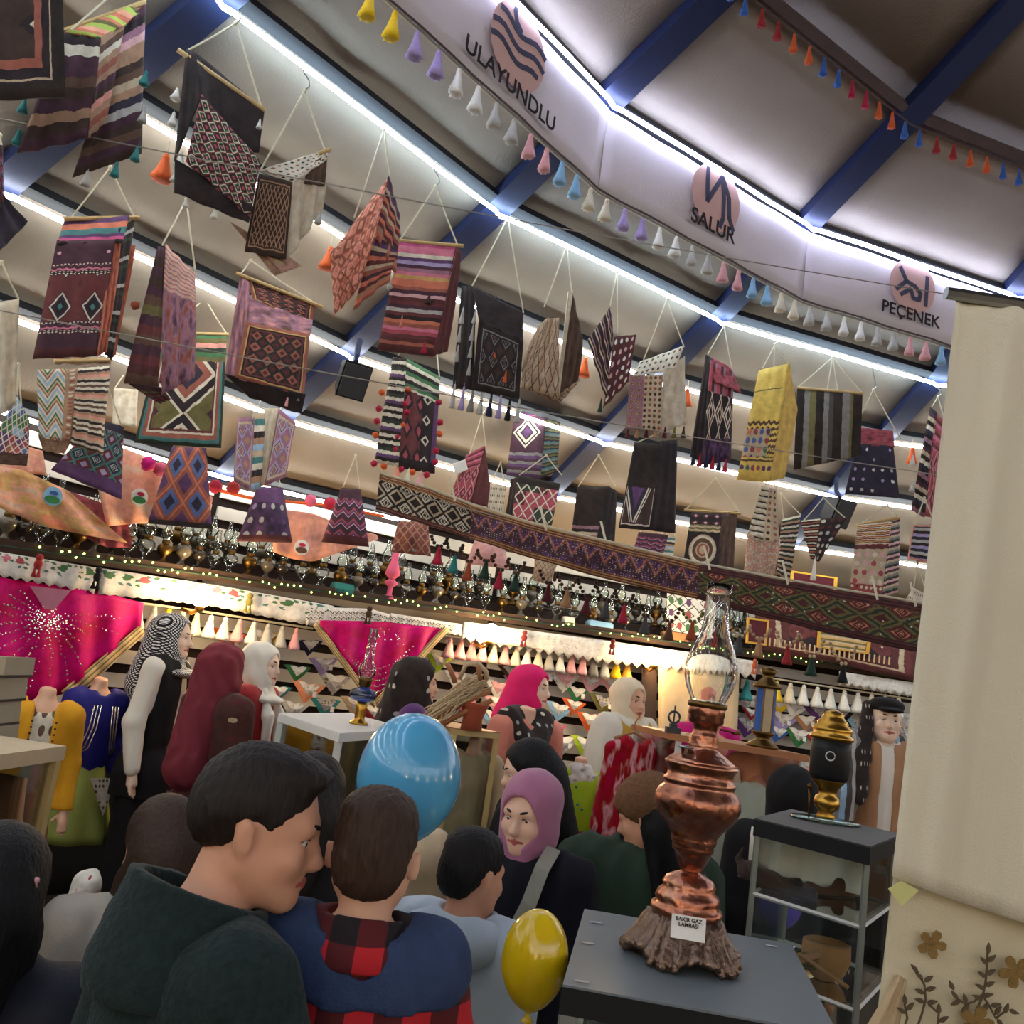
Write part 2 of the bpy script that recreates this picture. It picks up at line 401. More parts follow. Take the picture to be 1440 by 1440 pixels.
g = G(); gw = G(); rnd = random.Random(3)
for a, b in zip(LX[:-1], LX[1:]):
    P, n = on_wall(a, LEDGE(a)-2, .335); Q, n2 = on_wall(b, LEDGE(b)-2, .335); gw.tube([P, Q], .005, 4)
    for i in range(12):
        if rnd.random() < .62: g.ball(P.lerp(Q, (i+.5)/12)+Vector((0, 0, rnd.uniform(-.02, .03))), .0075, 5, 4)
part(gw, 'cable', 'dgreen', fa); o = part(g, 'tiny_lamps', 'fairy', fa); o['kind'] = 'stuff'

# ---- printed cloth banner hanging under ring 1
DROP = .42
ban = thing('tribe_banner', 'long pale cloth banner with printed round emblems and tribe names', 'banner', vert(RR[1], 0))
def ban_pt(k, f, h): return vert(RR[1]+.03, k).lerp(vert(RR[1]+.03, k+1), f)-Vector((0, 0, .0+h))
for k in range(-3, 4):
    g = G(); g.sheet([ban_pt(k, 0, 0), ban_pt(k, 1, 0), ban_pt(k, 1, DROP), ban_pt(k, 0, DROP)], 20, 6, amp=.008, th=.006, fold=4, seed=k+20); part(g, 'cloth_length', 'banner_m', ban, True)
    for hh in (.005, .022):
        g = G(); g.tube([ban_pt(k, i/10, DROP+hh+.004*math.sin(i*1.9)) for i in range(11)], .006, 5); part(g, 'edge_braid', 'trim_brown' if hh < .01 else 'grey', ban)
def flat_frame(k, px, py):
    A, B = ban_pt(k, 0, 0), ban_pt(k, 1, 0); u = (B-A); u.z = 0; u.normalize(); n = Vector((u.y, -u.x, 0))
    if n.dot(CAM-A) < 0: n = -n
    c = on_plane(px, py, A, n)+n*.024
    if u.dot(EX) < 0: u = -u
    return c, u, n
def text_mesh(body, size, name):
    cu = bpy.data.curves.new(name, 'FONT'); cu.body = body; cu.size = size; cu.align_x = 'CENTER'; cu.align_y = 'CENTER'; cu.extrude = .0008; cu.offset = size*.014
    o = bpy.data.objects.new(name, cu); COL.objects.link(o); dg = bpy.context.evaluated_depsgraph_get(); dg.update()
    me = bpy.data.meshes.new_from_object(o.evaluated_get(dg)); bpy.data.objects.remove(o); return me
def put_text(body, size, c, u, upv, parent, mat='print_black', name='lettering', sx=1):
    me = text_mesh(body, size, name); me.materials.clear(); me.materials.append(M(mat)); n = u.cross(upv).normalized()
    R = Matrix((u*sx, upv, n)).transposed(); P = org(parent)
    me.transform(Matrix.Translation(c-P)@R.to_4x4()); o = link(name, me, parent); ORG[o.name] = P; return o
def stroke(g, c, u, n, pts, wd):
    Z = Vector((0, 0, 1))
    for (x0, y0), (x1, y1) in zip(pts[:-1], pts[1:]):
        a = c+u*x0+Z*y0; b = c+u*x1+Z*y1; s = (b-a).cross(n).normalized()*wd/2; e = (b-a).normalized()*wd*.2
        g.hexa([a-s-e, a+s-e, b+s+e, b-s+e], n*.0015)
def emblem(k, px, py, r, strokes, wd, word, ts, th):
    c, u, n = flat_frame(k, px, py); Z = Vector((0, 0, 1))
    g = G(); g.poly([c-n*.004+u*r*math.cos(i*.2618)+Z*r*math.sin(i*.2618) for i in range(24)], n*.002, uvs=[(0, 0)]*24); part(g, 'emblem_disc', 'print_salmon', ban)
    g = G()
    for s in strokes: stroke(g, c, u, n, [(x*r, y*r) for x, y in s], wd*r)
    part(g, 'emblem_sign', 'print_ink', ban); put_text(word, ts, c-Z*th, u, Z, ban, 'print_black')
wv = lambda y0: [(-.95+i*.19, y0-.05*i*.3+.10*math.sin(i*.95)) for i in range(11)]
emblem(-1, 724, 68, .185, [[(x, y) for x, y in wv(.45) if x*x+y*y < 1], [(x, y) for x, y in wv(.1) if x*x+y*y < 1], [(x, y) for x, y in wv(-.25) if x*x+y*y < 1], [(-.25, .98), (-.3, .7), (-.2, .5), (0, .38)]], .13, 'ULAYUNDLU', .105, .19)
emblem(0, 1003, 280, .185, [[(-.45, .75), (-.42, .3), (-.35, -.25), (.15, .72), (.3, .1), (.35, -.5), (.25, -.8)], [(.15, .72), (.5, .2), (.6, -.4), (.8, -.7)]], .15, 'SALUR', .115, .165)
emblem(1, 1280, 404, .17, [[(-.6, .55), (-.3, .1), (.1, .0), (.35, -.2), (.3, -.45), (.05, -.45), (-.1, -.15), (-.5, -.45)], [(.6, .5), (.6, -.6)], [(-.3, .1), (-.7, -.3)]], .16, 'PEÇENEK', .105, .185)

# ---- tassel garlands
def tassel_mesh(name, mat, r=.26, fl=.9, seed=0):
    """unit tassel, hangs from z=0 to z=-1"""
    rnd = random.Random(seed); g = G(); ph = [rnd.uniform(.82, 1.15) for _ in range(18)]
    g.lathe([(.02, 0), (.06, -.015), (.085, -.06), (.075, -.12), (.10, -.14), (.10, -.18), (.085, -.20), (.13*fl, -.34), (.18*fl, -.6), (r*.86, -.82), (r*.95, -.97), (r*.6, -1.0)], 18,
            wob=lambda a, f: 1+((ph[int(round(a/6.2832*18)) % 18]-1)+(.13 if int(round(a/6.2832*18)) % 2 else -.13))*min(1, max(0, (f-.45)*2.2)))
    g.tube([(0, 0, 0), (0, 0, .12)], .015, 4)
    return g.mesh(name, mat, True)
TM = {}
def TMESH(c):
    if c not in TM: TM[c] = tassel_mesh('tassel', c, seed=len(TM))
    return TM[c]
def tassel(parent, P, h, col, wid=1.0, name='tassel'):
    o = link(name, TMESH(col), parent, Vector(P)-org(parent)); o.scale = (h*wid, h*wid, h); o.rotation_euler = (0, 0, random.uniform(0, 6)); ORG[o.name] = org(parent); return o
gar = thing('tassel_garland', 'pastel yarn tassels in pairs along the lower edge of the banner', 'tassel garland', ban_pt(0, 0, DROP))
g = G()
for k in range(-3, 4): g.tube([ban_pt(k, 0, DROP+.03), ban_pt(k, 1, DROP+.03)], .004, 4)
part(g, 'cord', 'cord', gar)
cyc = ['yellow', 'yellow', 'lav', 'lav', 'white', 'white', 'lgrey', 'lgrey', 'lpink', 'lpink', 'lblue', 'lblue', 'cream', 'cream', 'lav', 'lav', 'white', 'white', 'lgrey', 'lgrey', 'lpink', 'lpink', 'lblue', 'lblue', 'cream', 'cream', 'lgrey', 'lgrey', 'white', 'white', 'lgrey', 'lgrey', 'lpink', 'lpink', 'lblue', 'lblue', 'cream', 'cream']
pos = [ban_pt(k, (i+.5)/13, DROP+.03) for k in range(-2, 3) for i in range(13)]
pos = [p for p in pos if depth(p) > .5 and 520 < proj(p)[0] < 1420]
for i, p in enumerate(pos): tassel(gar, p, .115, cyc[i % len(cyc)], 1.05)
gar2 = thing('tassel_garland', 'small red, orange and blue tassels on the brown ring high in the roof', 'tassel garland', vert(RR[0], 1))
g = G(); cy2 = ['crim', 'crim', 'orange', 'orange', 'blue', 'blue', 'red', 'red', 'orange', 'orange', 'blue', 'blue']; i = 0
for k in range(-1, 4):
    P, Q = vert(RR[0], k), vert(RR[0], k+1); g.tube([P, Q], .006, 4)
    for f in range(12):
        p = P.lerp(Q, (f+.5)/12)
        if depth(p) > .5 and 950 < proj(p)[0] < 1520: tassel(gar2, p-Vector((0, 0, .01)), .095, cy2[i % 12], .8); i += 1
part(g, 'cord', 'trim_brown', gar2)
# ---- bare wires across the tent
for lab, a, b, da, db in [('thin bare wire crossing in front of the upper left bags up to the banner', (-60, 155), (1420, 428), 3.2, 4.4), ('thin bare wire crossing the middle rows of hanging bags', (-60, 425), (1345, 672), 3.4, 4.6),
                          ('thin bare wire just above the long woven runner', (560, 690), (1345, 870), 4.4, 4.6)]:
    g = G(); A, B = at(*a, da), at(*b, db); g.tube([A.lerp(B, i/8)-Vector((0, 0, .03*math.sin(math.pi*i/8))) for i in range(9)], .0028, 4); solo(g, 'wire', 'wire', lab, 'wire')
# ---- loudspeakers
def speaker(lab, px, py, d, yaw, s):
    c = at(px, py, d); r = thing('loudspeaker', lab, 'loudspeaker', c, 'loudspeakers under the rafters'); R = Matrix.Rotation(yaw, 3, 'Z')@Matrix.Rotation(.45, 3, 'X')
    g = G(); vs = []
    for y, e in ((-.5, 1), (.5, .72)):
        for x, z in ((-1, -1), (1, -1), (1, 1), (-1, 1)): vs.append(c+R@Vector((x*s*.62*e, y*s*1.1, z*s*.78*e)))
    g.add(vs, [(0,1,2,3),(7,6,5,4),(0,4,5,1),(1,5,6,2),(2,6,7,3),(3,7,4,0)]); part(g, 'cabinet', 'speaker_m', r)
    g = G(); g.hexa([c+R@Vector((x*s*.55, -.52*s*1.1, z*s*.7)) for x, z in ((-1, -1), (1, -1), (1, 1), (-1, 1))], R@Vector((0, -.012, 0))); part(g, 'grille', 'dgrey', r)
    g = G(); g.tube([c+R@Vector((0, .1*s, .7*s)), c+Vector((0, .03, s*1.1)), c+Vector((0, .05, s*1.9))], .018, 6); part(g, 'bracket', 'beam', r)
speaker('black loudspeaker box hanging under the rafter beside the pink striped bag', 494, 532, 5.3, .5, .135)
speaker('black loudspeaker box hanging below the black and grey striped bag', 1176, 718, 6.9, .4, .14)
# ================================================================== hanging woven bags
K = kilim
S_ = lambda ax, n, *cs: ('s', ax, n, [(i/len(cs), c) for i, c in enumerate(cs)])
K('k_framed', ('f', [(0, 'black'), (.10, 'ink'), (.115, 'sand'), (.13, 'ink'), (.2, 'rust'), (.27, 'ink')], .27, ('d', 2, 3, [(0, 'cream'), (.12, 'ink'), (.3, 'dbrown')])))
K('k_black', ('n', 6, [(.3, 'black'), (.7, 'ink')])); K('k_navy', ('n', 5, [(.3, 'navy'), (.7, 'ink')]))
K('k_greenorange', S_('u', 2, 'lime', 'orange', 'peach', 'lime', 'olive', 'orange')); K('k_brownstripe', S_('v', 1, 'ink', 'cream', 'plum', 'plum', 'brown', 'dbrown', 'plum', 'tan', 'dbrown', 'plum'))
K('k_fold', S_('v', 1, 'tan', 'brown', 'cream', 'tan', 'rust', 'tan', 'plum', 'dbrown', 'salmon', 'tan', 'rust', 'tan')); K('k_backstripe', S_('v', 1, 'plum', 'ink', 'mauve', 'lpink', 'tan', 'tan', 'dbrown', 'brown', 'sand', 'tan', 'navy', 'lgrey', 'plum', 'dbrown', 'brown', 'plum', 'dbrown'))
K('k_bright', ('d', 6, 6, [(0, 'pink'), (.14, 'ink'), (.26, 'green'), (.38, 'cream'), (.48, 'dred'), (.62, 'ink'), (.8, 'crim')])); K('k_dots_cream', ('o', 10, 4, .22, ('c', 'cream'), ['rust', 'dgreen', 'ink', 'rust']))
K('k_brownlatt', ('f', [(0, 'dbrown'), (.06, 'tan'), (.08, 'dbrown')], .1, ('l', 9, 7, .12, 'tan', ('c', 'dbrown')))); K('k_cream', ('n', 4, [(.3, 'cream'), (.7, 'sand')])); K('k_beigewash', ('n', 5, [(.3, 'sand'), (.5, 'tan'), (.7, 'lpink')]))
K('k_orangepat', ('x', 4, 4, [(0, 'rust'), (.15, 'orange'), (.3, 'salmon'), (.42, 'orange'), (.5, 'rust'), (.75, 'peach')])); K('k_purporange', S_('v', 1, 'plum', 'purple', 'sand', 'plum', 'orange', 'dred', 'sand', 'rust', 'plum', 'orange', 'dred', 'tan', 'orange', 'rust'))
K('k_pinkred', S_('v', 1, 'mag', 'pink', 'pink', 'cream', 'purple', 'lav', 'plum', 'mauve', 'pink', 'gold', 'orange', 'orange', 'rust', 'plum', 'lpink', 'maroon', 'dred', 'plum', 'lgrey', 'dred', 'ink', 'orange', 'rust', 'pink', 'crim', 'dred', 'maroon', 'rust', 'maroon', 'maroon'), wob=.006)
K('k_dred', ('n', 5, [(.3, 'dred'), (.7, 'maroon')])); K('k_rainbow', S_('v', 1, 'purple', 'purple', 'orange', 'orange', 'teal', 'teal', 'purple', 'mag', 'ink'))
K('k_plumdiam', ('b', 'v', [(0, ('c', 'plum')), (.07, ('o', 6, 14, .2, ('c', 'plum'), ['lpink', 'plum', 'plum'])), (.12, ('c', 'plum')), (.2, ('o', 16, 50, .3, ('c', 'plum'), ['cream'])), (.22, ('z', 8, 24, [(0, 'pink'), (.4, 'plum')], .5)), (.27, ('o', 16, 50, .3, ('c', 'ink'), ['cream'])),
   (.30, ('d', 1.9, 2.6, [(0, 'teal'), (.08, 'ink'), (.2, 'navy'), (.27, 'cream'), (.33, 'plum'), (.37, 'dred'), (.9, 'maroon')])), (.7, ('o', 16, 50, .3, ('c', 'navy'), ['cream'])), (.72, ('z', 8, 24, [(0, 'pink'), (.4, 'plum')], .5)), (.77, ('o', 16, 50, .3, ('c', 'plum'), ['cream'])), (.8, ('c', 'plum')), (.92, ('c', 'maroon'))]))
K('k_bwside', S_('v', 5, 'black', 'black', 'lgrey', 'black', 'dgreen', 'black', 'ink')); K('k_bws', S_('v', 4, 'cream', 'ink', 'tan', 'salmon', 'sand', 'ink', 'cream', 'brown'), wob=.02); K('k_fuzzy', ('n', 14, [(.3, 'rust'), (.6, 'orange')]))
K('k_browns', S_('v', 1, 'plum', 'dbrown', 'plum', 'dbrown', 'plum', 'brown', 'olive', 'plum', 'dred', 'brown', 'plum', 'dred', 'maroon', 'brown')); K('k_pinklines', ('b', 'v', [(0, S_('v', 30, 'salmon', 'sand', 'mauve')), (.3, ('n', 7, [(.3, 'plum'), (.5, 'mauve'), (.6, 'rust'), (.75, 'dred')]))]))
K('k_rugred', ('f', [(0, 'rust'), (.05, 'gold'), (.07, 'ink'), (.09, 'dred')], .12, ('x', 5, 5, [(0, 'dred'), (.2, 'maroon'), (.35, 'ink'), (.5, 'dgreen'), (.6, 'rust'), (.8, 'maroon')]))); K('k_lining', ('n', 4, [(.3, 'brown'), (.5, 'mauve'), (.7, 'salmon')]))
K('k_blackgrey', ('f', [(0, 'black'), (.08, 'ink'), (.1, 'grey'), (.12, 'ink')], .14, ('x', 4, 3, [(0, 'rust'), (.1, 'ink'), (.3, 'grey'), (.38, 'ink'), (.7, 'dbrown')])))
K('k_tanlatt', ('l', 5, 3.2, .06, 'brown', ('n', 6, [(.3, 'tan'), (.7, 'sand')]))); K('k_darkbrown', ('n', 5, [(.3, 'dbrown'), (.7, 'brown')])); K('k_bpinkstripe', S_('v', 4, 'black', 'ink', 'mauve', 'black', 'sand', 'black'))
K('k_redflower', ('o', 4, 6, .24, ('c', 'maroon'), ['cream', 'lpink', 'white'])); K('k_creamstars', ('o', 8, 3, .22, ('c', 'cream'), ['brown'])); K('k_brownpanels', ('b', 'u', [(0, ('d', 5, 9, [(0, 'sand'), (.15, 'brown'), (.3, 'tan'), (.45, 'mauve')])), (.45, ('o', 7, 10, .3, ('c', 'sand'), ['brown', 'rust', 'dbrown']))]))
K('k_whitelatt', ('b', 'v', [(0, S_('u', 3, 'crim', 'maroon', 'mauve')), (.3, ('d', 3, 3, [(0, 'ink'), (.2, 'cream'), (.32, 'dred'), (.45, 'cream'), (.55, 'ink')])), (.75, ('n', 9, [(.4, 'ink'), (.6, 'purple')]))]))
K('k_yellowfront', ('b', 'v', [(0, ('c', 'yellow')), (.2, ('s', 'u', 1, [(0, 'olive'), (.9, 'yellow')])), (.21, ('c', 'yellow')), (.48, ('z', 6, 18, [(0, 'brown'), (.5, 'yellow')], .9)), (.55, ('b', 'u', [(0, ('o', 5, 13, .34, ('c', 'sand'), ['red', 'green', 'blue', 'orange', 'purple', 'crim'])), (.76, ('z', 12, 20, [(0, 'brown'), (.5, 'yellow')], .6))])), (.8, S_('v', 30, 'yellow', 'brown')), (.85, ('o', 6, 14, .35, ('c', 'yellow'), ['purple', 'red', 'teal', 'olive'])), (.91, ('c', 'yellow'))]))
K('k_yellow', ('n', 4, [(.3, 'yellow'), (.7, 'gold')])); K('k_greystripe', ('s', 'u', 1, [(0, 'black'), (.12, 'grey'), (.2, 'olive'), (.3, 'black'), (.42, 'grey'), (.5, 'dgrey'), (.57, 'black'), (.7, 'grey'), (.82, 'olive'), (.86, 'black')]))
K('k_navyflower', ('o', 5, 5, .16, ('c', 'navy'), ['navy', 'lgrey', 'lav', 'navy', 'white'])); K('k_redband', ('n', 6, [(.3, 'dred'), (.6, 'crim'), (.75, 'rust')])); K('k_bpink', S_('v', 3, 'black', 'plum', 'sand', 'black', 'cream', 'navy', 'black', 'mauve'))
K('k_mesh', ('l', 5, 5, .1, 'cream', ('o', 5, 5, .9, ('c', 'navy'), ['blue', 'rust', 'purple', 'green', 'crim', 'lblue']))); K('k_whitemulti', ('b', 'u', [(0, ('z', 2, 4, [(0, 'cream'), (.2, 'green'), (.35, 'sand'), (.5, 'rust'), (.62, 'cream'), (.8, 'lblue')], 1.5)), (.7, ('o', 4, 20, .3, ('c', 'tan'), ['rust', 'cream']))]))
K('k_navybag', ('b', 'v', [(0, ('c', 'navy')), (.12, ('x', 3, 4, [(0, 'purple'), (.15, 'lgrey'), (.25, 'navy'), (.4, 'teal'), (.55, 'dred'), (.8, 'lav')])), (.8, ('c', 'purple'))])); K('k_greenframe', ('b', 'v', [(0, S_('v', 6, 'green', 'olive', 'salmon', 'dgreen')), (.25, ('f', [(0, 'dgreen'), (.03, 'teal'), (.06, 'rust'), (.1, 'cream'), (.12, 'dred')], .14, ('d', 1, 1.4, [(0, 'dred'), (.1, 'navy'), (.2, 'rust'), (.32, 'cream'), (.38, 'ink'), (.5, 'cream'), (.54, 'olive'), (.8, 'plum')])))]))
K('k_beigepat', ('f', [(0, 'mauve'), (.06, 'sand')], .1, ('d', 1.5, 3, [(0, 'mauve'), (.2, 'sand'), (.28, 'dbrown'), (.33, 'lav'), (.5, 'mauve'), (.8, 'tan')]))); K('k_stripcol', S_('v', 2, 'sand', 'teal', 'cream', 'ink', 'tan', 'lblue'))
K('k_rustblue', ('d', 2, 2, [(0, 'navy'), (.2, 'blue'), (.36, 'rust'), (.46, 'orange'), (.54, 'rust'), (.7, 'purple')])); K('k_purplenavy', ('b', 'v', [(0, ('c', 'purple')), (.3, ('o', 4, 4, .22, ('n', 4, [(.3, 'navy'), (.7, 'purple')]), ['lav', 'lgrey', 'purple'])), (.88, ('c', 'maroon'))]))
K('k_purpred', ('b', 'v', [(0, ('c', 'plum')), (.2, ('z', 3, 5, [(0, 'plum'), (.3, 'crim'), (.45, 'purple'), (.7, 'lpink'), (.78, 'navy')], 1)), (.85, ('c', 'maroon'))])); K('k_bgw', S_('v', 4, 'black', 'cream', 'ink', 'dgreen', 'cream', 'purple', 'black', 'cream')); K('k_pommain', ('b', 'v', [(0, S_('v', 9, 'green', 'cream', 'ink')), (.28, ('b', 'u', [(0, ('d', 3, 4, [(0, 'crim'), (.2, 'ink'), (.4, 'dred')])), (.55, ('d', 2.2, 5, [(0, 'ink'), (.14, 'cream'), (.26, 'ink')])), (.88, ('c', 'purple'))])), (.9, ('c', 'ink'))]))
K('k_pinkbag', ('b', 'v', [(0, S_('v', 8, 'crim', 'dred', 'pink')), (.35, ('d', 3, 3, [(0, 'pink'), (.2, 'maroon'), (.35, 'crim'), (.5, 'cream'), (.55, 'crim')]))])); K('k_purwhite', ('b', 'v', [(0, S_('v', 10, 'purple', 'mag', 'plum')), (.25, ('e', .45, .45, .42, .2, [(0, 'purple'), (.35, 'plum'), (.5, 'cream'), (.72, 'ink'), (.85, 'cream')], ('c', 'plum'), 1)), (.68, S_('v', 9, 'plum', 'grey', 'purple'))])); K('k_tealstripe', S_('v', 9, 'teal', 'grey', 'dgreen', 'olive', 'navy'))
K('k_wlatt', ('b', 'v', [(0, ('c', 'black')), (.18, ('l', 4, 3, .07, 'cream', ('o', 4, 3, .9, ('c', 'maroon'), ['maroon', 'ink', 'crim', 'dgreen'])))])); K('k_blackband', ('b', 'v', [(0, ('c', 'black')), (.72, S_('v', 6, 'sand', 'mauve', 'ink'))])); K('k_purdiam', ('b', 'v', [(0, ('c', 'black')), (.52, ('f', [(0, 'ink'), (.04, 'cream'), (.055, 'plum')], .08, ('e', .4, .5, .5, .6, [(0, 'purple'), (.45, 'navy'), (.7, 'cream'), (.8, 'ink'), (.86, 'cream'), (.92, 'ink')], ('c', 'dbrown'), 1)))]))
K('k_medal', ('b', 'v', [(0, ('d', 3, 8, [(0, 'lpink'), (.2, 'plum'), (.4, 'ink')])), (.22, ('z', 4, 14, [(0, 'olive'), (.5, 'sand')], .5)), (.36, ('e', .5, .68, .4, .28, [(0, 'sand'), (.25, 'rust'), (.4, 'sand'), (.5, 'brown'), (.75, 'cream'), (.9, 'sand')], ('c', 'ink')))])); K('k_creamline', ('b', 'u', [(0, S_('v', 9, 'cream', 'sand', 'ink', 'cream')), (.5, ('o', 4, 9, .25, ('c', 'sand'), ['mauve', 'dbrown', 'rust']))])); K('k_pinkpaisley', ('n', 12, [(.35, 'salmon'), (.5, 'tan'), (.6, 'cream'), (.7, 'rust')]))
K('k_sandbars', S_('v', 7, 'cream', 'dgreen', 'tan', 'ink')); K('k_point', ('b', 'u', [(0, S_('v', 7, 'cream', 'black', 'rust', 'black')), (.42, ('o', 5, 7, .3, ('c', 'ink'), ['cream', 'maroon', 'lgrey']))])); K('k_creamred', ('b', 'v', [(0, S_('v', 18, 'cream', 'red', 'gold', 'dred')), (.3, ('b', 'v', [(0, ('c', 'dred')), (.36, ('o', 4, 8, .3, ('c', 'sand'), ['crim', 'lpink', 'cream'])), (.85, ('o', 7, 14, .3, ('c', 'red'), ['cream', 'dred']))]))])); K('k_greysides', S_('v', 6, 'plum', 'sand', 'grey', 'dgreen', 'lpink'))
K('k_patch', ('f', [(0, 'salmon'), (.05, 'ink')], .06, S_('v', 3, 'navy', 'lgrey', 'ink', 'lav'))); K('k_redlatt', ('l', 4, 3, .08, 'tan', ('n', 5, [(.3, 'dred'), (.7, 'rust')]))); K('k_pinktan', ('n', 9, [(.3, 'salmon'), (.6, 'lpink'), (.75, 'sand')]))

NOHOOK = None
def bag(label, ring, hook, panels, strings=(), rod=None, tas=(), poms=(), name='woven_bag', d=None, bulge=.0, back=.05, th=.008):
    """panels: (part name, material, [corner px TL TR BR BL], [depth offsets], wave)"""
    P0 = ring_pt(ring, hook[0]) if d is None else at(hook[0], hook[1], d)
    nn = P0-CAM; nn.z = 0; nn.normalize()
    def c3(p, dd=0): return on_plane(p[0], p[1], P0+nn*dd, nn)
    H = on_plane(hook[0], hook[1], P0, nn)
    root = thing(name, label, 'bag', c3(panels[0][2][0]), 'woven bags hanging from the light ropes')
    sd = sum(map(ord, label)) % 997
    for i, pn in enumerate(panels):
        nm, mt, q = pn[:3]; dd = pn[3] if len(pn) > 3 else 0; wv_ = pn[4] if len(pn) > 4 else .006
        dd = dd if isinstance(dd, (list, tuple)) else [dd]*len(q)
        Q = [c3(p, e) for p, e in zip(q, dd)]
        g = G()
        if len(q) == 4: g.sheet(Q, 12, 14, amp=wv_, th=th, seed=sd+i, bulge=bulge if i == 0 else 0)
        else: g.poly(Q, nn*.012)
        part(g, nm, mt, root, len(q) == 4)
    if back:
        q = panels[0][2]; dd = panels[0][3] if len(panels[0]) > 3 else 0; dd = dd if isinstance(dd, (list, tuple)) else [dd]*len(q)
        if len(q) == 4:
            Q = [c3(p, e+(.012 if k < 2 else back)) for k, (p, e) in enumerate(zip(q, dd))]; g = G(); g.sheet(Q, 6, 6, amp=.005, th=.01, seed=sd+50); part(g, 'back_panel', 'dbrown', root, True)
    if strings:
        g = G()
        for s in strings:
            e = c3(s[:2], s[2] if len(s) > 2 else 0); g.tube([H, H.lerp(e, .5)-Vector((0, 0, .004)), e], .0042, 5)
        g.ball(H, .010, 6, 5); part(g, 'cord', 'cord', root)
        if d is None:
            T = ring_pt(ring, hook[0])
            if T.z > H.z+.02:
                g = G(); hk = [H+Vector((0, 0, .0)), H+EX*.018+Vector((0, 0, .02)), H+EX*.012+Vector((0, 0, .05)), H.lerp(T, .7), T]; g.tube(hk, .004, 5); part(g, 'hook', 'steel', root)
    if rod:
        g = G(); a, b = c3(rod[0]), c3(rod[1], rod[2] if len(rod) > 2 else 0); g.tube([a, b], .010, 8); part(g, 'rod', 'rod', root)
    for t in tas: tassel(root, c3(t[:2], -.02), t[3]*depth(P0)/FPX, t[2], t[4] if len(t) > 4 else 1.0)
    for q in poms:
        o = link('pompom', POM(q[2]), root, c3(q[:2], -.01)-org(root)); s = q[3]*depth(P0)/FPX; o.scale = (s, s, s)
    return root
PM = {}
def POM(c):
    if c not in PM:
        g = G(); rnd = random.Random(len(PM)); g.ball((0, 0, 0), 1, 12, 9)
        g.v = [tuple(Vector(v)*rnd.uniform(.8, 1.12)) for v in g.v]; PM[c] = g.mesh('pompom', c, True)
    return PM[c]
T = lambda x, y, c='teal', h=22, w=1.1: (x, y, c, h, w)
bag('large black bag with orange-red inner frame in the top left corner', 1, (10, -90), [('front_panel', 'k_framed', [(-75, -70), (87, -70), (92, 136), (-70, 143)])], d=2.9, strings=[(-60, -70), (80, -70)])
bag('brown striped saddlebag with teal tassels and a lime-orange top', 2, (215, -60), [('front_panel', 'k_brownstripe', [(90, 42), (142, 54), (128, 192), (24, 216)], [-.05, -.05, -.03, -.06], .012), ('top_flap', 'k_greenorange', [(92, 44), (196, 4), (203, 12), (142, 56)], [-.05, .05, .05, -.05]), ('folded_side', 'k_fold', [(141, 54), (178, 28), (150, 170), (124, 194)], [-.05, .02, .02, -.03]), ('rear_panel', 'k_backstripe', [(172, 30), (205, 6), (200, 216), (102, 250)], [.03, .05, .06, .04], .01)],
    strings=[(100, 42, -.05), (203, 8, .05)], tas=[T(118, 62), T(110, 110), T(36, 137), T(90, 160), T(55, 172), T(28, 182), T(206, 100), T(204, 152, 'lgrey'), T(194, 206), T(165, 228), T(124, 240, 'lgrey')], d=3.45, rod=((90, 44), (204, 3), .05))
bag('black bag with bright zigzag embroidery and white wool tufts', 2, (332, 32), [('front_panel', 'k_bright', [(284, 132), (366, 226), (352, 304), (262, 226)], [-.07, -.02, -.05, -.07], .01), ('left_side', 'k_black', [(262, 68), (276, 74), (282, 140), (244, 232)], [0, 0, -.05, -.02]), ('inner_lining', 'k_black', [(275, 72), (372, 154), (364, 214), (318, 206)], [0, .03, .02, .01], .004), ('lining_left', 'k_black', [(272, 72), (320, 140), (322, 208), (284, 134)], [0, .02, .01, -.03], .004), ('base_panel', 'k_black', [(246, 222), (356, 290), (350, 313), (245, 270)], [-.05, -.04, -.03, -.04], .008)],
    strings=[(265, 70), (368, 152, .03)], rod=((250, 70), (372, 155), .03), tas=[T(250, 124, 'white', 18, 1.4), T(245, 158, 'white', 20, 1.2), T(256, 214, 'white', 20, 1.3), T(247, 240, 'white', 16), T(272, 258, 'white', 20), T(264, 276, 'white', 16), T(304, 290, 'white', 18), T(366, 168, 'white', 14)])
bag('cream and dark brown bag hooked beside the bright embroidered black bag', 2, (428, 128), [('front_panel', 'k_brownlatt', [(364, 244), (412, 256), (402, 364), (344, 352)], [-.04, -.04, -.02, -.04]), ('top_flap', 'k_dots_cream', [(364, 240), (458, 210), (462, 222), (414, 256)], [-.04, .05, .05, -.04]), ('side_panel', 'k_cream', [(412, 255), (460, 214), (452, 300), (404, 364)], [-.04, .06, .07, -.02], .012), ('end_strip', 'k_darkbrown', [(434, 236), (460, 214), (456, 262), (430, 258)], [.0, .05, .05, .0]), ('loose_bottom', 'k_beigewash', [(324, 312), (402, 358), (424, 374), (386, 388)], [-.03, -.02, .0, .02], .014)],
    strings=[(366, 240, -.04), (458, 214, .06)], rod=((448, 216), (464, 210)), tas=[T(450, 298, 'lgrey', 18)])
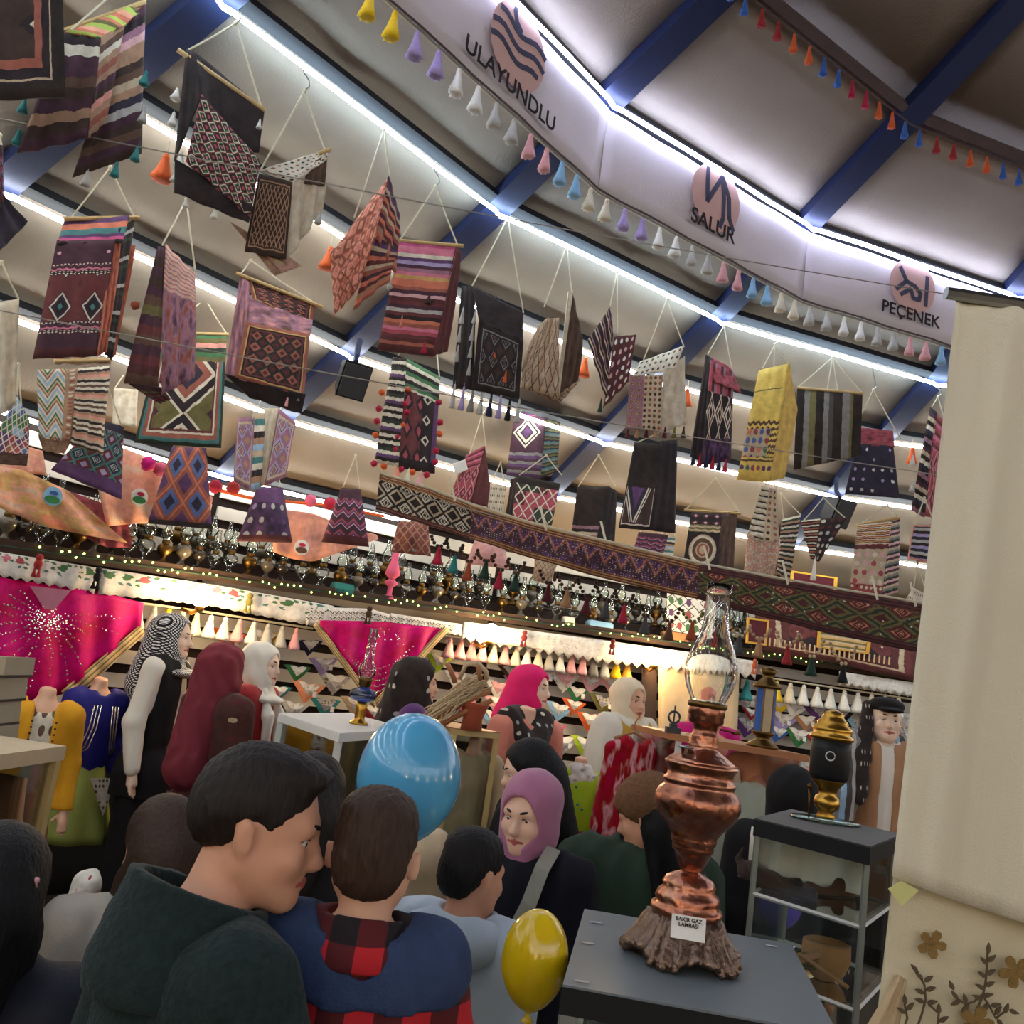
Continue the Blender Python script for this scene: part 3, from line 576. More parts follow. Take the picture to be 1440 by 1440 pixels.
bag('orange scroll-patterned cloth hung as a pointed drape next to the pink striped bag', 2, (540, 182), [('front_panel', 'k_orangepat', [(546, 248), (528, 330), (500, 410), (464, 356)], [0, -.08, -.08, -.05], .01), ('lower_drape', 'k_orangepat', [(464, 350), (530, 330), (502, 408), (470, 444)], [-.05, -.06, -.06, -.05], .014), ('striped_side', 'k_purporange', [(548, 246), (562, 300), (556, 384), (524, 330)], [0, .05, .05, -.05], .01), ('striped_tail', 'k_purporange', [(526, 328), (558, 350), (548, 394), (498, 436)], [-.05, .04, .04, .0], .01)], strings=[(548, 248), (498, 306, .02)], back=0)
bag('pink, red and orange striped flat bag on a thin rod', 2, (612, 262), [('front_panel', 'k_pinkred', [(562, 340), (643, 346), (609, 501), (531, 492)], [0, 0, -.02, -.02]), ('side_panel', 'k_dred', [(642, 346), (650, 352), (630, 494), (608, 501)], [0, .06, .06, -.02])], strings=[(562, 338), (643, 344)], rod=((556, 338), (652, 346)), tas=[T(604, 414, 'dbrown', 14), T(566, 444, 'salmon', 16, .6), T(598, 480, 'crim', 18)], poms=[(548, 404, 'lgrey', 4)])
bag('dark plum bag with white-outlined diamonds and orange fuzzy edges', 3, (155, 235), [('front_panel', 'k_plumdiam', [(80, 338), (162, 337), (138, 500), (46, 504)], [-.04, -.04, -.04, -.05], .01), ('top_flap', 'k_rainbow', [(90, 308), (182, 303), (172, 340), (80, 344)], [.02, .02, -.035, -.035], .004), ('fuzzy_edge', 'k_fuzzy', [(160, 336), (170, 338), (152, 494), (134, 502)], [-.04, -.02, -.02, -.05], .012), ('striped_side', 'k_bwside', [(168, 322), (191, 308), (160, 506), (148, 498)], [-.02, .06, .06, -.02]), ('far_edge', 'k_fuzzy', [(184, 345), (190, 345), (162, 500), (156, 505)], [.05, .06, .06, .05], .01)],
    strings=[(100, 306, .02), (190, 308, .05)], rod=((90, 308), (196, 306), .05), d=4.0)
bag('brown striped bag with a pinkish lined flap beside the plum diamond bag', 3, (262, 280), [('front_panel', 'k_browns', [(222, 346), (236, 350), (222, 544), (174, 538)], [-.02, -.02, -.02, -.05], .008), ('right_panel', 'k_pinklines', [(232, 344), (277, 384), (276, 530), (226, 556)], [-.02, .06, .05, -.03], .016), ('lower_tail', 'k_browns', [(174, 536), (226, 545), (240, 562), (226, 568)], [-.04, -.03, .0, .02])], strings=[(228, 345), (275, 384, .06)], poms=[(190, 430, 'rust', 6)], d=4.3)
bag('dark red patterned rug bag with sagging mouth', 3, (352, 366), [('front_panel', 'k_rugred', [(346, 452), (436, 470), (428, 558), (330, 530)], [-.06, -.02, -.03, -.06], .008), ('rear_flap', 'k_rugred', [(346, 386), (444, 428), (438, 458), (356, 420)], [.02, .06, .05, .0]), ('inner_lining', 'k_lining', [(350, 418), (440, 450), (436, 474), (352, 456)], [.0, .05, -.01, -.04]), ('side_panel', 'k_lining', [(338, 388), (350, 396), (346, 536), (316, 530)], [.02, -.0, -.05, -.03]), ('base_panel', 'k_black', [(316, 526), (430, 555), (424, 582), (352, 560)], [-.05, -.04, .0, .02])], strings=[(338, 386), (442, 426, .06)], rod=((332, 384), (454, 432), .06), tas=[T(406, 552, 'lpink', 20, .5), T(422, 545, 'grey', 20, .5)], d=4.7)
bag('black bag fringed with small white tassels along its side and hem', 2, (714, 306), [('front_panel', 'k_blackgrey', [(674, 448), (736, 478), (730, 560), (664, 548)], [-.04, .0, -.01, -.04]), ('top_flap', 'k_black', [(664, 402), (736, 440), (736, 480), (674, 452)], [.0, .03, .0, -.04]), ('side_panel', 'k_black', [(650, 402), (666, 402), (666, 548), (636, 546)], [.05, .0, -.03, .02])], strings=[(664, 402), (736, 440, .03)],
    tas=[T(x, y, 'lgrey', 24, .55) for x, y in [(670, 432), (666, 456), (664, 480), (662, 505), (652, 432), (648, 458), (645, 485)]]+[T(640+i*13, 540+i*3, c, 34, .5) for i, c in enumerate(['lgrey', 'lav', 'grey', 'lgrey', 'navy', 'lav', 'black', 'lgrey'])]+[T(697, 486, 'orange', 18, .6), T(712, 520, 'orange', 18, .6)])
bag('tan lattice bag hanging open to show its dark brown inside', 2, (797, 345), [('front_panel', 'k_tanlatt', [(770, 448), (786, 446), (786, 560), (730, 545)], [-.02, -.03, -.05, .0], .01), ('left_cheek', 'k_tanlatt', [(756, 458), (772, 446), (735, 548), (732, 512)], [.02, -.02, .0, .02]), ('open_inside', 'k_darkbrown', [(805, 408), (820, 474), (812, 536), (784, 556)], [.02, .06, .05, -.04], .012), ('rim', 'k_cream', [(800, 410), (806, 408), (788, 556), (782, 552)], [.0, .02, -.04, -.05]), ('under_side', 'k_tanlatt', [(732, 545), (786, 556), (814, 538), (788, 566)], [.0, -.04, .04, .05])], strings=[(804, 409, .02), (765, 432, .0)], back=0)
bag('narrow dark bag with pink stripes and a maroon flower panel', 2, (868, 382), [('striped_panel', 'k_bpinkstripe', [(858, 432), (862, 470), (852, 560), (828, 478)], [.0, .02, -.02, -.05], .008), ('flower_panel', 'k_redflower', [(864, 474), (894, 470), (884, 536), (848, 574)], [.02, -.02, -.02, -.02], .008)], strings=[(858, 430), (868, 470, .02)], back=0, tas=[T(846, 560, 'dgreen', 20, .6)])
bag('cream bag with brown patterned front and starred flap', 2, (938, 420), [('front_panel', 'k_brownpanels', [(886, 528), (932, 527), (930, 606), (880, 602)], [-.04, -.04, -.04, -.04]), ('top_flap', 'k_creamstars', [(900, 508), (962, 486), (950, 516), (890, 530)], [.0, .04, -.02, -.05]), ('side_panel', 'k_cream', [(932, 522), (964, 500), (966, 596), (931, 610)], [-.04, .05, .05, -.04], .01)], strings=[(905, 506), (962, 488, .04)], tas=[T(884+i*13, 600, c, 16, .8) for i, c in enumerate(['maroon', 'tan', 'maroon', 'tan', 'maroon', 'olive', 'dbrown'])])
bag('dark crimson bag with white lattice beside the yellow bag', 2, (1018, 458), [('front_panel', 'k_whitelatt', [(1000, 506), (1032, 524), (1028, 648), (986, 654)], [-.03, .03, .03, -.03], .01), ('side_panel', 'k_black', [(992, 498), (1002, 504), (988, 650), (970, 642)], [.0, -.02, -.03, -.02]), ('top_flap', 'k_redband', [(996, 500), (1030, 518), (1042, 552), (1006, 536)], [.0, .03, .0, -.04])], strings=[(995, 498), (1030, 522, .03)], tas=[T(976+i*9, 636+i*2, 'crim' if i % 2 else 'navy', 18, .8) for i in range(6)])
bag('bright yellow bag with rainbow diamond embroidery', 2, (1090, 484), [('front_panel', 'k_yellowfront', [(1067, 520), (1110, 511), (1082, 678), (1036, 674)], [.0, .0, -.03, -.05], .006), ('side_panel', 'k_yellow', [(1110, 511), (1122, 576), (1104, 672), (1082, 677)], [.0, .07, .06, -.03], .006)], strings=[(1072, 518), (1110, 511), (1088, 516)], back=.1)
bag('square bag with black, grey and olive vertical stripes', 2, (1171, 502), [('front_panel', 'k_greystripe', [(1121, 545), (1213, 553), (1210, 640), (1116, 660)], [.0, .0, .0, -.03], .012)], strings=[(1121, 545), (1213, 553), (1163, 548), (1178, 549)], rod=((1121, 545), (1213, 553)))
bag('navy bag with small white motifs and a red band behind the striped bag', 2, (1228, 548), [('front_panel', 'k_navyflower', [(1205, 624), (1256, 626), (1265, 700), (1188, 694)], [.08, .08, .06, .06], .006), ('top_band', 'k_redband', [(1200, 600), (1256, 606), (1258, 628), (1202, 626)], [.1, .1, .08, .08])], strings=[(1202, 602, .1), (1268, 620, .12)])
bag('narrow dark striped bag against the edge of the white curtain', 2, (1319, 558), [('front_panel', 'k_bpink', [(1308, 572), (1318, 580), (1300, 728), (1281, 716)], [0, .0, -.02, -.04], .008), ('side_panel', 'k_pinkbag', [(1316, 580), (1330, 596), (1316, 728), (1300, 726)], [0, .06, .05, -.02])], strings=[(1310, 572), (1330, 596, .05)], tas=[T(1284, 640, 'lgrey', 16), T(1284, 676, 'lgrey', 16)])
# second and lower rows
bag('plain cream cloth bag cut off by the left edge', 3, (2, 368), [('front_panel', 'k_cream', [(-40, 432), (27, 420), (22, 568), (-36, 610)], [0, 0, -.03, -.03], .016)], strings=[(26, 420), (-38, 432)], d=4.0)
bag('beaded white net bag with coloured squares at the left edge', 4, (26, 512), [('front_panel', 'k_mesh', [(24, 556), (42, 592), (40, 640), (-20, 636)], [0, 0, -.03, -.03]), ('hem', 'k_darkbrown', [(-20, 634), (40, 638), (38, 655), (-18, 652)], [-.03, -.03, -.03, -.03])], strings=[(24, 556), (30, 570)], d=4.7)
bag('dark indigo bag corner peeking in at the left edge', 3, (0, 190), [('front_panel', 'k_navy', [(-40, 262), (6, 274), (38, 314), (-10, 362)], [0, 0, .04, -.02], .014), ('edge_band', 'k_purpred', [(-2, 200), (4, 204), (6, 280), (-4, 300)], [0, 0, 0, 0])], strings=[(2, 204), (-30, 262)], d=3.6)
bag('white sequinned bag with a black and cream striped side', 4, (140, 470), [('front_panel', 'k_whitemulti', [(52, 520), (110, 518), (100, 622), (54, 616)], [-.05, -.05, -.05, -.05], .006), ('striped_side', 'k_bws', [(108, 518), (155, 514), (148, 640), (98, 624)], [-.05, .06, .06, -.05], .014), ('top_band', 'k_bws', [(78, 500), (156, 504), (155, 518), (76, 512)], [.0, .05, .06, .0]), ('fold_bottom', 'k_beigewash', [(54, 614), (100, 622), (90, 638), (60, 634)], [-.05, -.05, .0, .0])], strings=[(80, 502), (154, 505, .05)], d=4.7, rod=((76, 508), (156, 506), .05))
bag('navy flared bag with purple hem and small white boxes pattern', 4, (150, 540), [('front_panel', 'k_navybag', [(140, 590), (174, 600), (171, 702), (72, 660)], [0, 0, -.03, -.05], .006)], strings=[(143, 590), (172, 600)], bulge=.03, d=5.0)
bag('green and red bordered bag half hidden behind the brown striped bag', 4, (288, 420), [('front_panel', 'k_greenframe', [(226, 470), (319, 470), (311, 630), (189, 622)], [0, 0, -.04, -.04], .006)], strings=[(230, 470), (319, 470)], rod=((222, 468), (322, 470)), d=5.2)
bag('beige patterned pair of pouches with a grey strip between', 4, (372, 540), [('left_pouch', 'k_beigepat', [(334, 588), (358, 586), (352, 690), (328, 676)], [0, -.02, -.02, -.04], .005), ('middle_strip', 'k_stripcol', [(356, 580), (374, 580), (368, 686), (350, 690)], [-.02, .04, .04, -.02]), ('right_pouch', 'k_beigepat', [(392, 574), (416, 594), (402, 670), (372, 684)], [.02, -.02, -.02, .0], .005), ('inner_panel', 'k_cream', [(372, 574), (394, 574), (378, 682), (366, 684)], [.05, .03, .02, .04])], strings=[(362, 580), (398, 576)], d=5.9)
bag('flared rust and blue diamond salt bag above the oil lamps', 5, (262, 590), [('front_panel', 'k_rustblue', [(242, 628), (290, 630), (298, 739), (209, 731)], [0, 0, -.03, -.04], .005), ('hem', 'k_black', [(209, 729), (298, 737), (298, 744), (208, 736)], [-.04, -.04, -.04, -.04], 0)], strings=[(244, 628), (288, 630)], bulge=.04, d=5.6)
bag('flared purple-navy bag with lace scroll motifs right of the rust bag', 5, (382, 640), [('front_panel', 'k_purplenavy', [(362, 684), (398, 686), (411, 763), (333, 761)], [0, 0, -.03, -.04], .004)], strings=[(364, 684), (396, 686)], bulge=.05, d=6.2)
bag('small flared plum and crimson bag hung beneath the eave light', 5, (500, 640), [('front_panel', 'k_purpred', [(480, 686), (507, 688), (519, 769), (452, 762)], [0, 0, -.03, -.04], .004)], strings=[(482, 686), (506, 688)], bulge=.05, d=6.2)
bag('black and white striped bag edged with red pompoms', 3, (606, 420), [('pattern_panel', 'k_pommain', [(570, 502), (619, 530), (611, 666), (560, 658)], [-.02, .05, .05, -.03], .006), ('striped_panel', 'k_bgw', [(552, 502), (572, 504), (560, 656), (526, 650)], [.02, -.02, -.03, -.0], .006)], strings=[(560, 500), (618, 530, .05)], poms=[(x, y, 'orange' if i % 3 == 0 else 'crim', 4.5) for i, (x, y) in enumerate([(574, 548), (569, 568), (572, 580), (566, 598), (560, 615), (557, 632), (537, 552), (533, 575), (530, 592), (528, 612), (617, 566), (619, 594), (618, 610), (613, 634), (612, 650), (540, 656), (526, 652), (564, 660), (580, 664), (600, 668)])], tas=[T(560, 655, 'salmon', 18), T(575, 660, 'cream', 20), T(592, 664, 'lpink', 22)], d=5.6)
bag('small crimson bag with white note tucked in and dark side', 4, (678, 582), [('front_panel', 'k_pinkbag', [(656, 640), (682, 627), (662, 706), (631, 704)], [-.02, .03, -.02, -.05]), ('side_panel', 'k_dred', [(682, 627), (689, 680), (686, 712), (662, 708)], [.03, .06, .05, -.02]), ('paper_note', 'white', [(637, 652), (654, 646), (658, 660), (640, 668)], [-.06, -.06, -.06, -.06], 0)], strings=[(660, 640), (683, 627, .03)])
bag('purple bag with a white medallion and teal striped side', 4, (772, 520), [('front_panel', 'k_purwhite', [(726, 560), (772, 556), (760, 672), (712, 668)], [-.02, -.02, -.03, -.04], .005), ('side_panel', 'k_tealstripe', [(771, 557), (789, 568), (783, 664), (760, 672)], [-.02, .06, .06, -.03])], strings=[(730, 558), (786, 566, .05)])
bag('black bag with white diamond net over maroon squares', 4, (768, 640), [('front_panel', 'k_wlatt', [(728, 668), (788, 680), (776, 738), (720, 728)], [0, 0, -.03, -.04], .005), ('side_panel', 'k_black', [(718, 674), (730, 670), (724, 726), (712, 722)], [.05, 0, -.03, .04])], strings=[(730, 668), (790, 668)], d=6.4)
bag('plain black folded bag with a narrow beige band', 4, (842, 640), [('front_panel', 'k_blackband', [(812, 684), (858, 684), (838, 762), (802, 760)], [0, 0, -.04, -.04], .005), ('side_panel', 'k_black', [(856, 684), (868, 690), (864, 766), (838, 762)], [0, .06, .06, -.04])], strings=[(813, 684), (866, 684)], d=6.8)
bag('tall black bag with a purple diamond panel', 4, (944, 600), [('front_panel', 'k_purdiam', [(892, 622), (932, 624), (914, 746), (870, 742)], [-.02, .0, -.04, -.05], .005), ('side_panel', 'k_black', [(930, 620), (952, 618), (950, 750), (914, 746)], [.0, .08, .08, -.04])], strings=[(896, 622), (950, 619, .08)], d=6.2)
bag('brown bag with a cream paisley medallion', 5, (1006, 672), [('front_panel', 'k_medal', [(972, 720), (1016, 722), (1010, 800), (960, 796)], [-.02, -.02, -.04, -.05], .005), ('side_panel', 'k_darkbrown', [(1016, 722), (1037, 718), (1030, 808), (1008, 802)], [-.02, .07, .07, -.04])], strings=[(964, 717), (1040, 720, .05)], rod=((962, 717), (1042, 722), .04), d=6.9)
bag('cream ladder-lined pouch over a pink paisley panel', 5, (1080, 660), [('upper_pouch', 'k_creamline', [(1072, 684), (1092, 688), (1096, 766), (1050, 756)], [0, .02, .0, -.04], .006), ('lower_panel', 'k_pinkpaisley', [(1052, 752), (1098, 764), (1086, 822), (1046, 806)], [-.04, .0, .0, -.05], .01)], strings=[(1076, 684), (1092, 688)], d=6.4)
bag('narrow bag of cream and dark bars behind the paisley pouch', 5, (1098, 694), [('front_panel', 'k_sandbars', [(1100, 730), (1126, 724), (1110, 820), (1092, 810)], [0, .03, .03, -.02], .006)], strings=[(1102, 730), (1126, 724)], d=6.9)
bag('pointed bag striped black and white hanging under the loudspeaker', 5, (1158, 700), [('front_panel', 'k_point', [(1126, 732), (1192, 726), (1152, 790), (1140, 786)], [0, .0, -.02, -.02], .006)], strings=[(1130, 732), (1188, 728)], tas=[T(1146, 786, 'white', 30, .5)], d=6.6)
bag('cream bag with fine red stripes and rosettes', 5, (1248, 710), [('front_panel', 'k_creamred', [(1206, 738), (1254, 734), (1240, 840), (1194, 834)], [-.02, .0, -.02, -.05], .006), ('side_panel', 'k_greysides', [(1253, 733), (1266, 730), (1264, 832), (1240, 840)], [0, .07, .07, -.02])], strings=[(1208, 738), (1264, 728, .06)], rod=((1204, 738), (1266, 728), .06), d=6.6)
bag('small dark patched bag next to the curtain', 5, (1300, 700), [('front_panel', 'k_patch', [(1284, 738), (1318, 738), (1308, 792), (1276, 786)], [0, 0, -.02, -.03])], strings=[(1286, 738), (1316, 738)], d=6.0)
bag('cream leather pouch with brown pattern in the lower right', 5, (1290, 790), [('front_panel', 'k_dots_cream', [(1284, 826), (1306, 838), (1300, 880), (1262, 862)], [0, 0, -.02, -.03])], strings=[(1285, 826), (1304, 838)], d=6.0)
bag('small rounded red lattice bag below the runner', 5, (575, 700), [('front_panel', 'k_redlatt', [(560, 732), (602, 734), (606, 782), (550, 776)], [0, 0, -.03, -.04])], strings=[(562, 732), (600, 734)], bulge=.06, d=6.2, tas=[T(568, 744, 'tan', 24), T(584, 750, 'lgrey', 26)])
bag('pale pink flared bag below the runner', 5, (690, 730), [('front_panel', 'k_pinktan', [(668, 758), (708, 762), (716, 800), (656, 792)], [0, 0, -.03, -.03])], strings=[(670, 758), (706, 762)], bulge=.04, d=6.6)
bag('small tan lattice bag under the middle of the runner', 5, (770, 760), [('front_panel', 'k_tanlatt', [(752, 786), (784, 792), (774, 822), (750, 816)], [0, 0, -.03, -.03])], strings=[(754, 786), (782, 792)], bulge=.04, d=6.6)
bag('multicoloured small bag under the tall black bag', 5, (920, 720), [('front_panel', 'k_purpred', [(898, 748), (940, 752), (932, 782), (890, 776)], [0, 0, -.03, -.03])], strings=[(900, 748), (938, 752)], d=7.0)
bag('small olive corded bag between the purple diamond and medallion bags', 5, (946, 716), [('front_panel', 'k_stripcol', [(930, 752), (950, 754), (946, 790), (922, 786)], [0, 0, -.03, -.03])], strings=[(931, 752), (949, 754)], d=7.2)
bag('cream cloth strip hanging behind the small crimson bag', 5, (704, 650), [('front_panel', 'k_dots_cream', [(688, 682), (712, 684), (708, 722), (684, 718)], [0, 0, -.02, -.02])], strings=[(690, 682), (710, 684)], d=7.0)
bag('small cream bag with hanging threads between left rows', 5, (178, 520), [('front_panel', 'k_cream', [(160, 545), (194, 548), (192, 600), (158, 596)], [0, 0, 0, 0], .006)], strings=[(162, 545), (192, 548)], d=5.6)
# orange wool pompoms tied on the third light rope
for i, (x, y) in enumerate([(231, 234), (463, 362), (822, 516), (966, 558), (1283, 640)]):
    r = ring_pt(3, x); P = at(x, y, depth(r)-.05); t = thing('wool_tassel', ['orange wool tassel left of the black embroidered bag', 'orange wool tassel beside the orange drape', 'orange wool tassel between the lattice and flower bags', 'orange wool tassel near the dark crimson bag', 'orange wool tassel at the far right rope'][i], 'tassel', P, 'orange wool tassels on the light rope')
    tassel(t, P+Vector((0, 0, .06)), .13, 'orange', 1.3, 'yarn_skirt'); g = G(); g.tube([P+Vector((0, 0, .05)), P+Vector((0, 0, .12))], .003, 4); part(g, 'cord', 'cord', t)

# ---- long woven runner
K('k_run1', ('b', 'v', [(0, S_('v', 12, 'rust', 'brown', 'gold', 'maroon')), (.16, ('x', 5, 2, [(0, 'navy'), (.12, 'dbrown'), (.25, 'cream'), (.38, 'ink'), (.55, 'sand'), (.7, 'ink')])), (.86, S_('v', 12, 'rust', 'maroon', 'brown'))]))
K('k_run2', ('b', 'v', [(0, S_('v', 14, 'gold', 'rust', 'brown', 'maroon')), (.2, ('o', 40, 18, .2, ('z', 7, 1.5, [(0, 'plum'), (.55, 'purple'), (.8, 'orange'), (.88, 'rust'), (.95, 'olive')], 1.2), ['plum', 'plum', 'cream', 'lav'])), (.82, S_('v', 14, 'gold', 'rust', 'maroon'))]))
K('k_run3', ('b', 'v', [(0, S_('v', 14, 'maroon', 'dred', 'ink')), (.18, ('o', 34, 7, .13, ('x', 6, 2.2, [(0, 'cream'), (.07, 'maroon'), (.16, 'orange'), (.24, 'maroon'), (.4, 'olive'), (.52, 'dgreen'), (.66, 'olive'), (.8, 'maroon')]), ['cream', 'olive', 'maroon', 'maroon'])), (.84, S_('v', 14, 'maroon', 'dred', 'ink'))]))
run = thing('woven_runner', 'long narrow kilim runner in three patterned lengths strung below the bags', 'runner', at(900, 780, 4.4))
rt = [(534, 666), (600, 687), (664, 711), (740, 735), (820, 755), (900, 774), (984, 794), (1080, 812), (1180, 830), (1300, 850)]
rb = [(528, 716), (596, 737), (660, 757), (730, 779), (812, 803), (894, 824), (980, 842), (1076, 868), (1176, 893), (1296, 918)]
dr = [4.6, 4.5, 4.45, 4.4, 4.35, 4.35, 4.4, 4.4, 4.4, 4.4]
def runner(i0, i1, mt):
    n = 0; g = G(); tp = [at(*rt[i], dr[i]) for i in range(i0, i1+1)]; bt = [at(*rb[i], dr[i]+.02) for i in range(i0, i1+1)]; L = len(tp)-1
    vs = []; uv = []; NU = 40; NV = 6
    nrm = Vector((0, 1, 0))
    for s in (0, 1):
        for j in range(NV+1):
            for i in range(NU+1):
                f = i/NU*L; a = min(L-1, int(f)); e = f-a; A = tp[a].lerp(tp[a+1], e); B = bt[a].lerp(bt[a+1], e)
                vs.append(A.lerp(B, j/NV)+nrm*(s*.012+.012*math.sin(i*.5+j*.4))); uv.append((i/NU*(1 if L < 4 else 2), j/NV))
    W = NU+1; Mv = W*(NV+1); fs = []
    for j in range(NV):
        for i in range(NU): a = j*W+i; fs += [(a, a+W, a+W+1, a+1), (Mv+a, Mv+a+1, Mv+a+W+1, Mv+a+W)]
    for i in range(NU): fs += [(i, i+1, Mv+i+1, Mv+i), (NV*W+i+1, NV*W+i, Mv+NV*W+i, Mv+NV*W+i+1)]
    g.add(vs, fs, uv); return g
part(runner(0, 2, 0), 'woven_length', 'k_run1', run, True, 'cream and brown hooked pattern length'); part(runner(2, 6, 0), 'woven_length', 'k_run2', run, True, 'purple zigzag length with orange edges'); part(runner(6, 9, 0), 'woven_length', 'k_run3', run, True, 'dark red length with olive and cream motifs')
g = G(); g.tube([at(x, y-2, d_) for (x, y), d_ in zip(rt, dr)], .006, 5); part(g, 'line', 'cord', run)
for x in (632, 760, 845, 990, 1100, 1226, 1280):
    y = np.interp(x, [p[0] for p in rt], [p[1] for p in rt]); g = G(); A = at(x, y-28, 4.38); B = at(x+8, y+6, 4.36); g.tube([A, B], .006, 5); part(g, 'wooden_pin', 'cream', run)

# ---- bead necklaces with tassel pendants below the runner
def necklace(i, x, y, w_, h, col, bead, d=4.7):
    lab = f'bead necklace with {NECKW.get(col, col)} tassel, {ORD[i]} from the left below the runner'
    A, B, C = at(x-w_/2, y, d), at(x+w_/2, y+w_*.14, d), at(x, y+h, d-.02)
    r = thing('bead_necklace', lab, 'necklace', C, 'bead necklaces hanging below the runner')
    g = G()
    for E, s in ((A, 1), (B, -1)):
        n = max(4, int((E-C).length/.022))
        for k in range(n): g.ball(C.lerp(E, (k+.5)/n)+EX*(.012*s*-math.sin(math.pi*(k+.5)/n)), .0105, 6, 4)
    part(g, 'bead_string', bead, r, True); tassel(r, C+Vector((0, 0, .005)), 26*d/FPX, col, 1.15)
NECKW = dict(crim='crimson', dgreen='dark green', dgrey='dark grey', lgrey='pale grey', maroon='maroon')
ORD = ['first', 'second', 'third', 'fourth', 'fifth', 'sixth', 'seventh', 'eighth', 'ninth', 'tenth', 'eleventh', 'twelfth', 'thirteenth', 'fourteenth', 'fifteenth', 'sixteenth', 'seventeenth', 'eighteenth', 'nineteenth', 'twentieth']
for i, a in enumerate([(618, 752, 22, 18, 'crim', 'dbrown'), (640, 762, 22, 20, 'teal', 'dbrown'), (660, 768, 24, 24, 'rust', 'brown'), (684, 776, 24, 14, 'dgreen', 'brown'), (704, 780, 24, 24, 'crim', 'dbrown'), (726, 786, 24, 22, 'dgreen', 'brown'),
    (772, 800, 26, 22, 'maroon', 'dbrown'), (798, 808, 26, 22, 'tan', 'brown'), (826, 812, 26, 28, 'maroon', 'dbrown'), (853, 824, 26, 22, 'dgrey', 'dbrown'), (878, 832, 26, 20, 'crim', 'dbrown'), (908, 842, 28, 26, 'dgrey', 'dbrown'), (942, 850, 28, 26, 'brown', 'dbrown'), (974, 856, 30, 20, 'rust', 'olive'),
    (1007, 862, 32, 24, 'red', 'olive'), (1040, 874, 30, 22, 'dgrey', 'sand'), (1068, 880, 30, 20, 'tan', 'sand'), (1108, 886, 32, 24, 'red', 'sand'), (1142, 894, 34, 32, 'dgreen', 'sand'), (1186, 902, 38, 34, 'black', 'sand')]): necklace(i, *a)
# ================================================================== things on the wall
def plerp(pl, t):
    L = [math.dist(a, b) for a, b in zip(pl[:-1], pl[1:])]; s = t*sum(L)
    for (a, b), l in zip(zip(pl[:-1], pl[1:]), L):
        if s <= l or (a, b) == (pl[-2], pl[-1]): f = min(1, s/l if l else 0); return (a[0]+(b[0]-a[0])*f, a[1]+(b[1]-a[1])*f)
        s -= l
def wcloth(top, bot, off, n=24, m_=6, teeth=0, wave=.012, fold=5, th=.01, sag=0, flare=0):
    g = G(); vs = []; uv = []
    for s in (0, 1):
        for j in range(m_+1):
            for i in range(n+1):
                t = i/n; a = plerp(top, t); b = plerp(bot, t); v = j/m_
                y1 = b[1]-(teeth if i % 2 else 0); x = a[0]+(b[0]-a[0])*v; y = a[1]+(y1-a[1])*v+sag*math.sin(math.pi*t)*v
                P, nn = on_wall(x, y, off+wave*math.sin(t*6.28*fold+v)*(.3+.7*v)+flare*v-s*th); vs.append(P); uv.append((t, v))
    W = n+1; Mv = W*(m_+1); fs = []
    for j in range(m_):
        for i in range(n): a = j*W+i; fs += [(a, a+W, a+W+1, a+1), (Mv+a, Mv+a+1, Mv+a+W+1, Mv+a+W)]
    for i in range(n): fs += [(i, i+1, Mv+i+1, Mv+i), (m_*W+i+1, m_*W+i, Mv+m_*W+i, Mv+m_*W+i+1)]
    for j in range(m_): fs += [(j*W, Mv+j*W, Mv+j*W+W, j*W+W), (j*W+n, j*W+n+W, Mv+j*W+n+W, Mv+j*W+n)]
    return g.add(vs, fs, uv)
K('k_floral', ('b', 'v', [(0, ('o', 13, 2.2, .3, ('o', 27, 5, .3, ('c', 'white'), ['white', 'green', 'white', 'teal']), ['crim', 'white', 'pink', 'white', 'green'])), (.55, ('c', 'white'))]), wob=.03)
K('k_leafy', ('b', 'v', [(0, ('c', 'white')), (.2, ('z', 18, 3, [(0, 'dgreen'), (.22, 'white'), (.5, 'dgrey'), (.6, 'white')], .9)), (.75, ('c', 'white'))]), wob=.03)
K('k_lace', ('o', 40, 8, .2, ('c', 'white'), ['lgrey', 'white', 'white'])); K('k_magenta', ('n', 3, [(.3, 'mag'), (.75, 'crim')]), rough=.5, sheen=0, sat=1.15, age=0); K('k_goldborder', S_('v', 3, 'gold', 'olive', 'sand'))
for lab, tp, bt, mt, te, n in [
    ('white valance with red roses and zigzag hem above the big magenta shawl', [(-120, 752), (0, 776), (140, 799)], [(-120, 790), (0, 812), (132, 836)], 'k_floral', 5, 32),
    ('white rose-embroidered valance behind the left wall bulb', [(142, 799), (300, 822), (470, 852)], [(138, 836), (290, 852), (455, 884)], 'k_floral', 2, 40),
    ('white valance with green leaf sprays above the small magenta shawl', [(432, 853), (520, 856), (548, 864)], [(430, 880), (520, 878), (548, 884)], 'k_leafy', 2, 24),
    ('white valance with dark fern sprays left of the middle bulb', [(549, 862), (650, 878)], [(549, 884), (648, 894)], 'k_leafy', 2, 24),
    ('plain pale lace valance with pointed hem between the two right bulbs', [(652, 874), (860, 902), (1066, 930)], [(648, 902), (860, 936), (1062, 956)], 'k_lace', 8, 60),
    ('white cloth strip with points at the far right of the wall', [(1180, 944), (1300, 962)], [(1180, 964), (1300, 985)], 'k_lace', 6, 20)]:
    g = wcloth(tp, bt, .37, n, 4, te, .012, 7); solo(g, 'embroidered_valance', mt, lab, 'valance', True, 'white valances under the shelf')
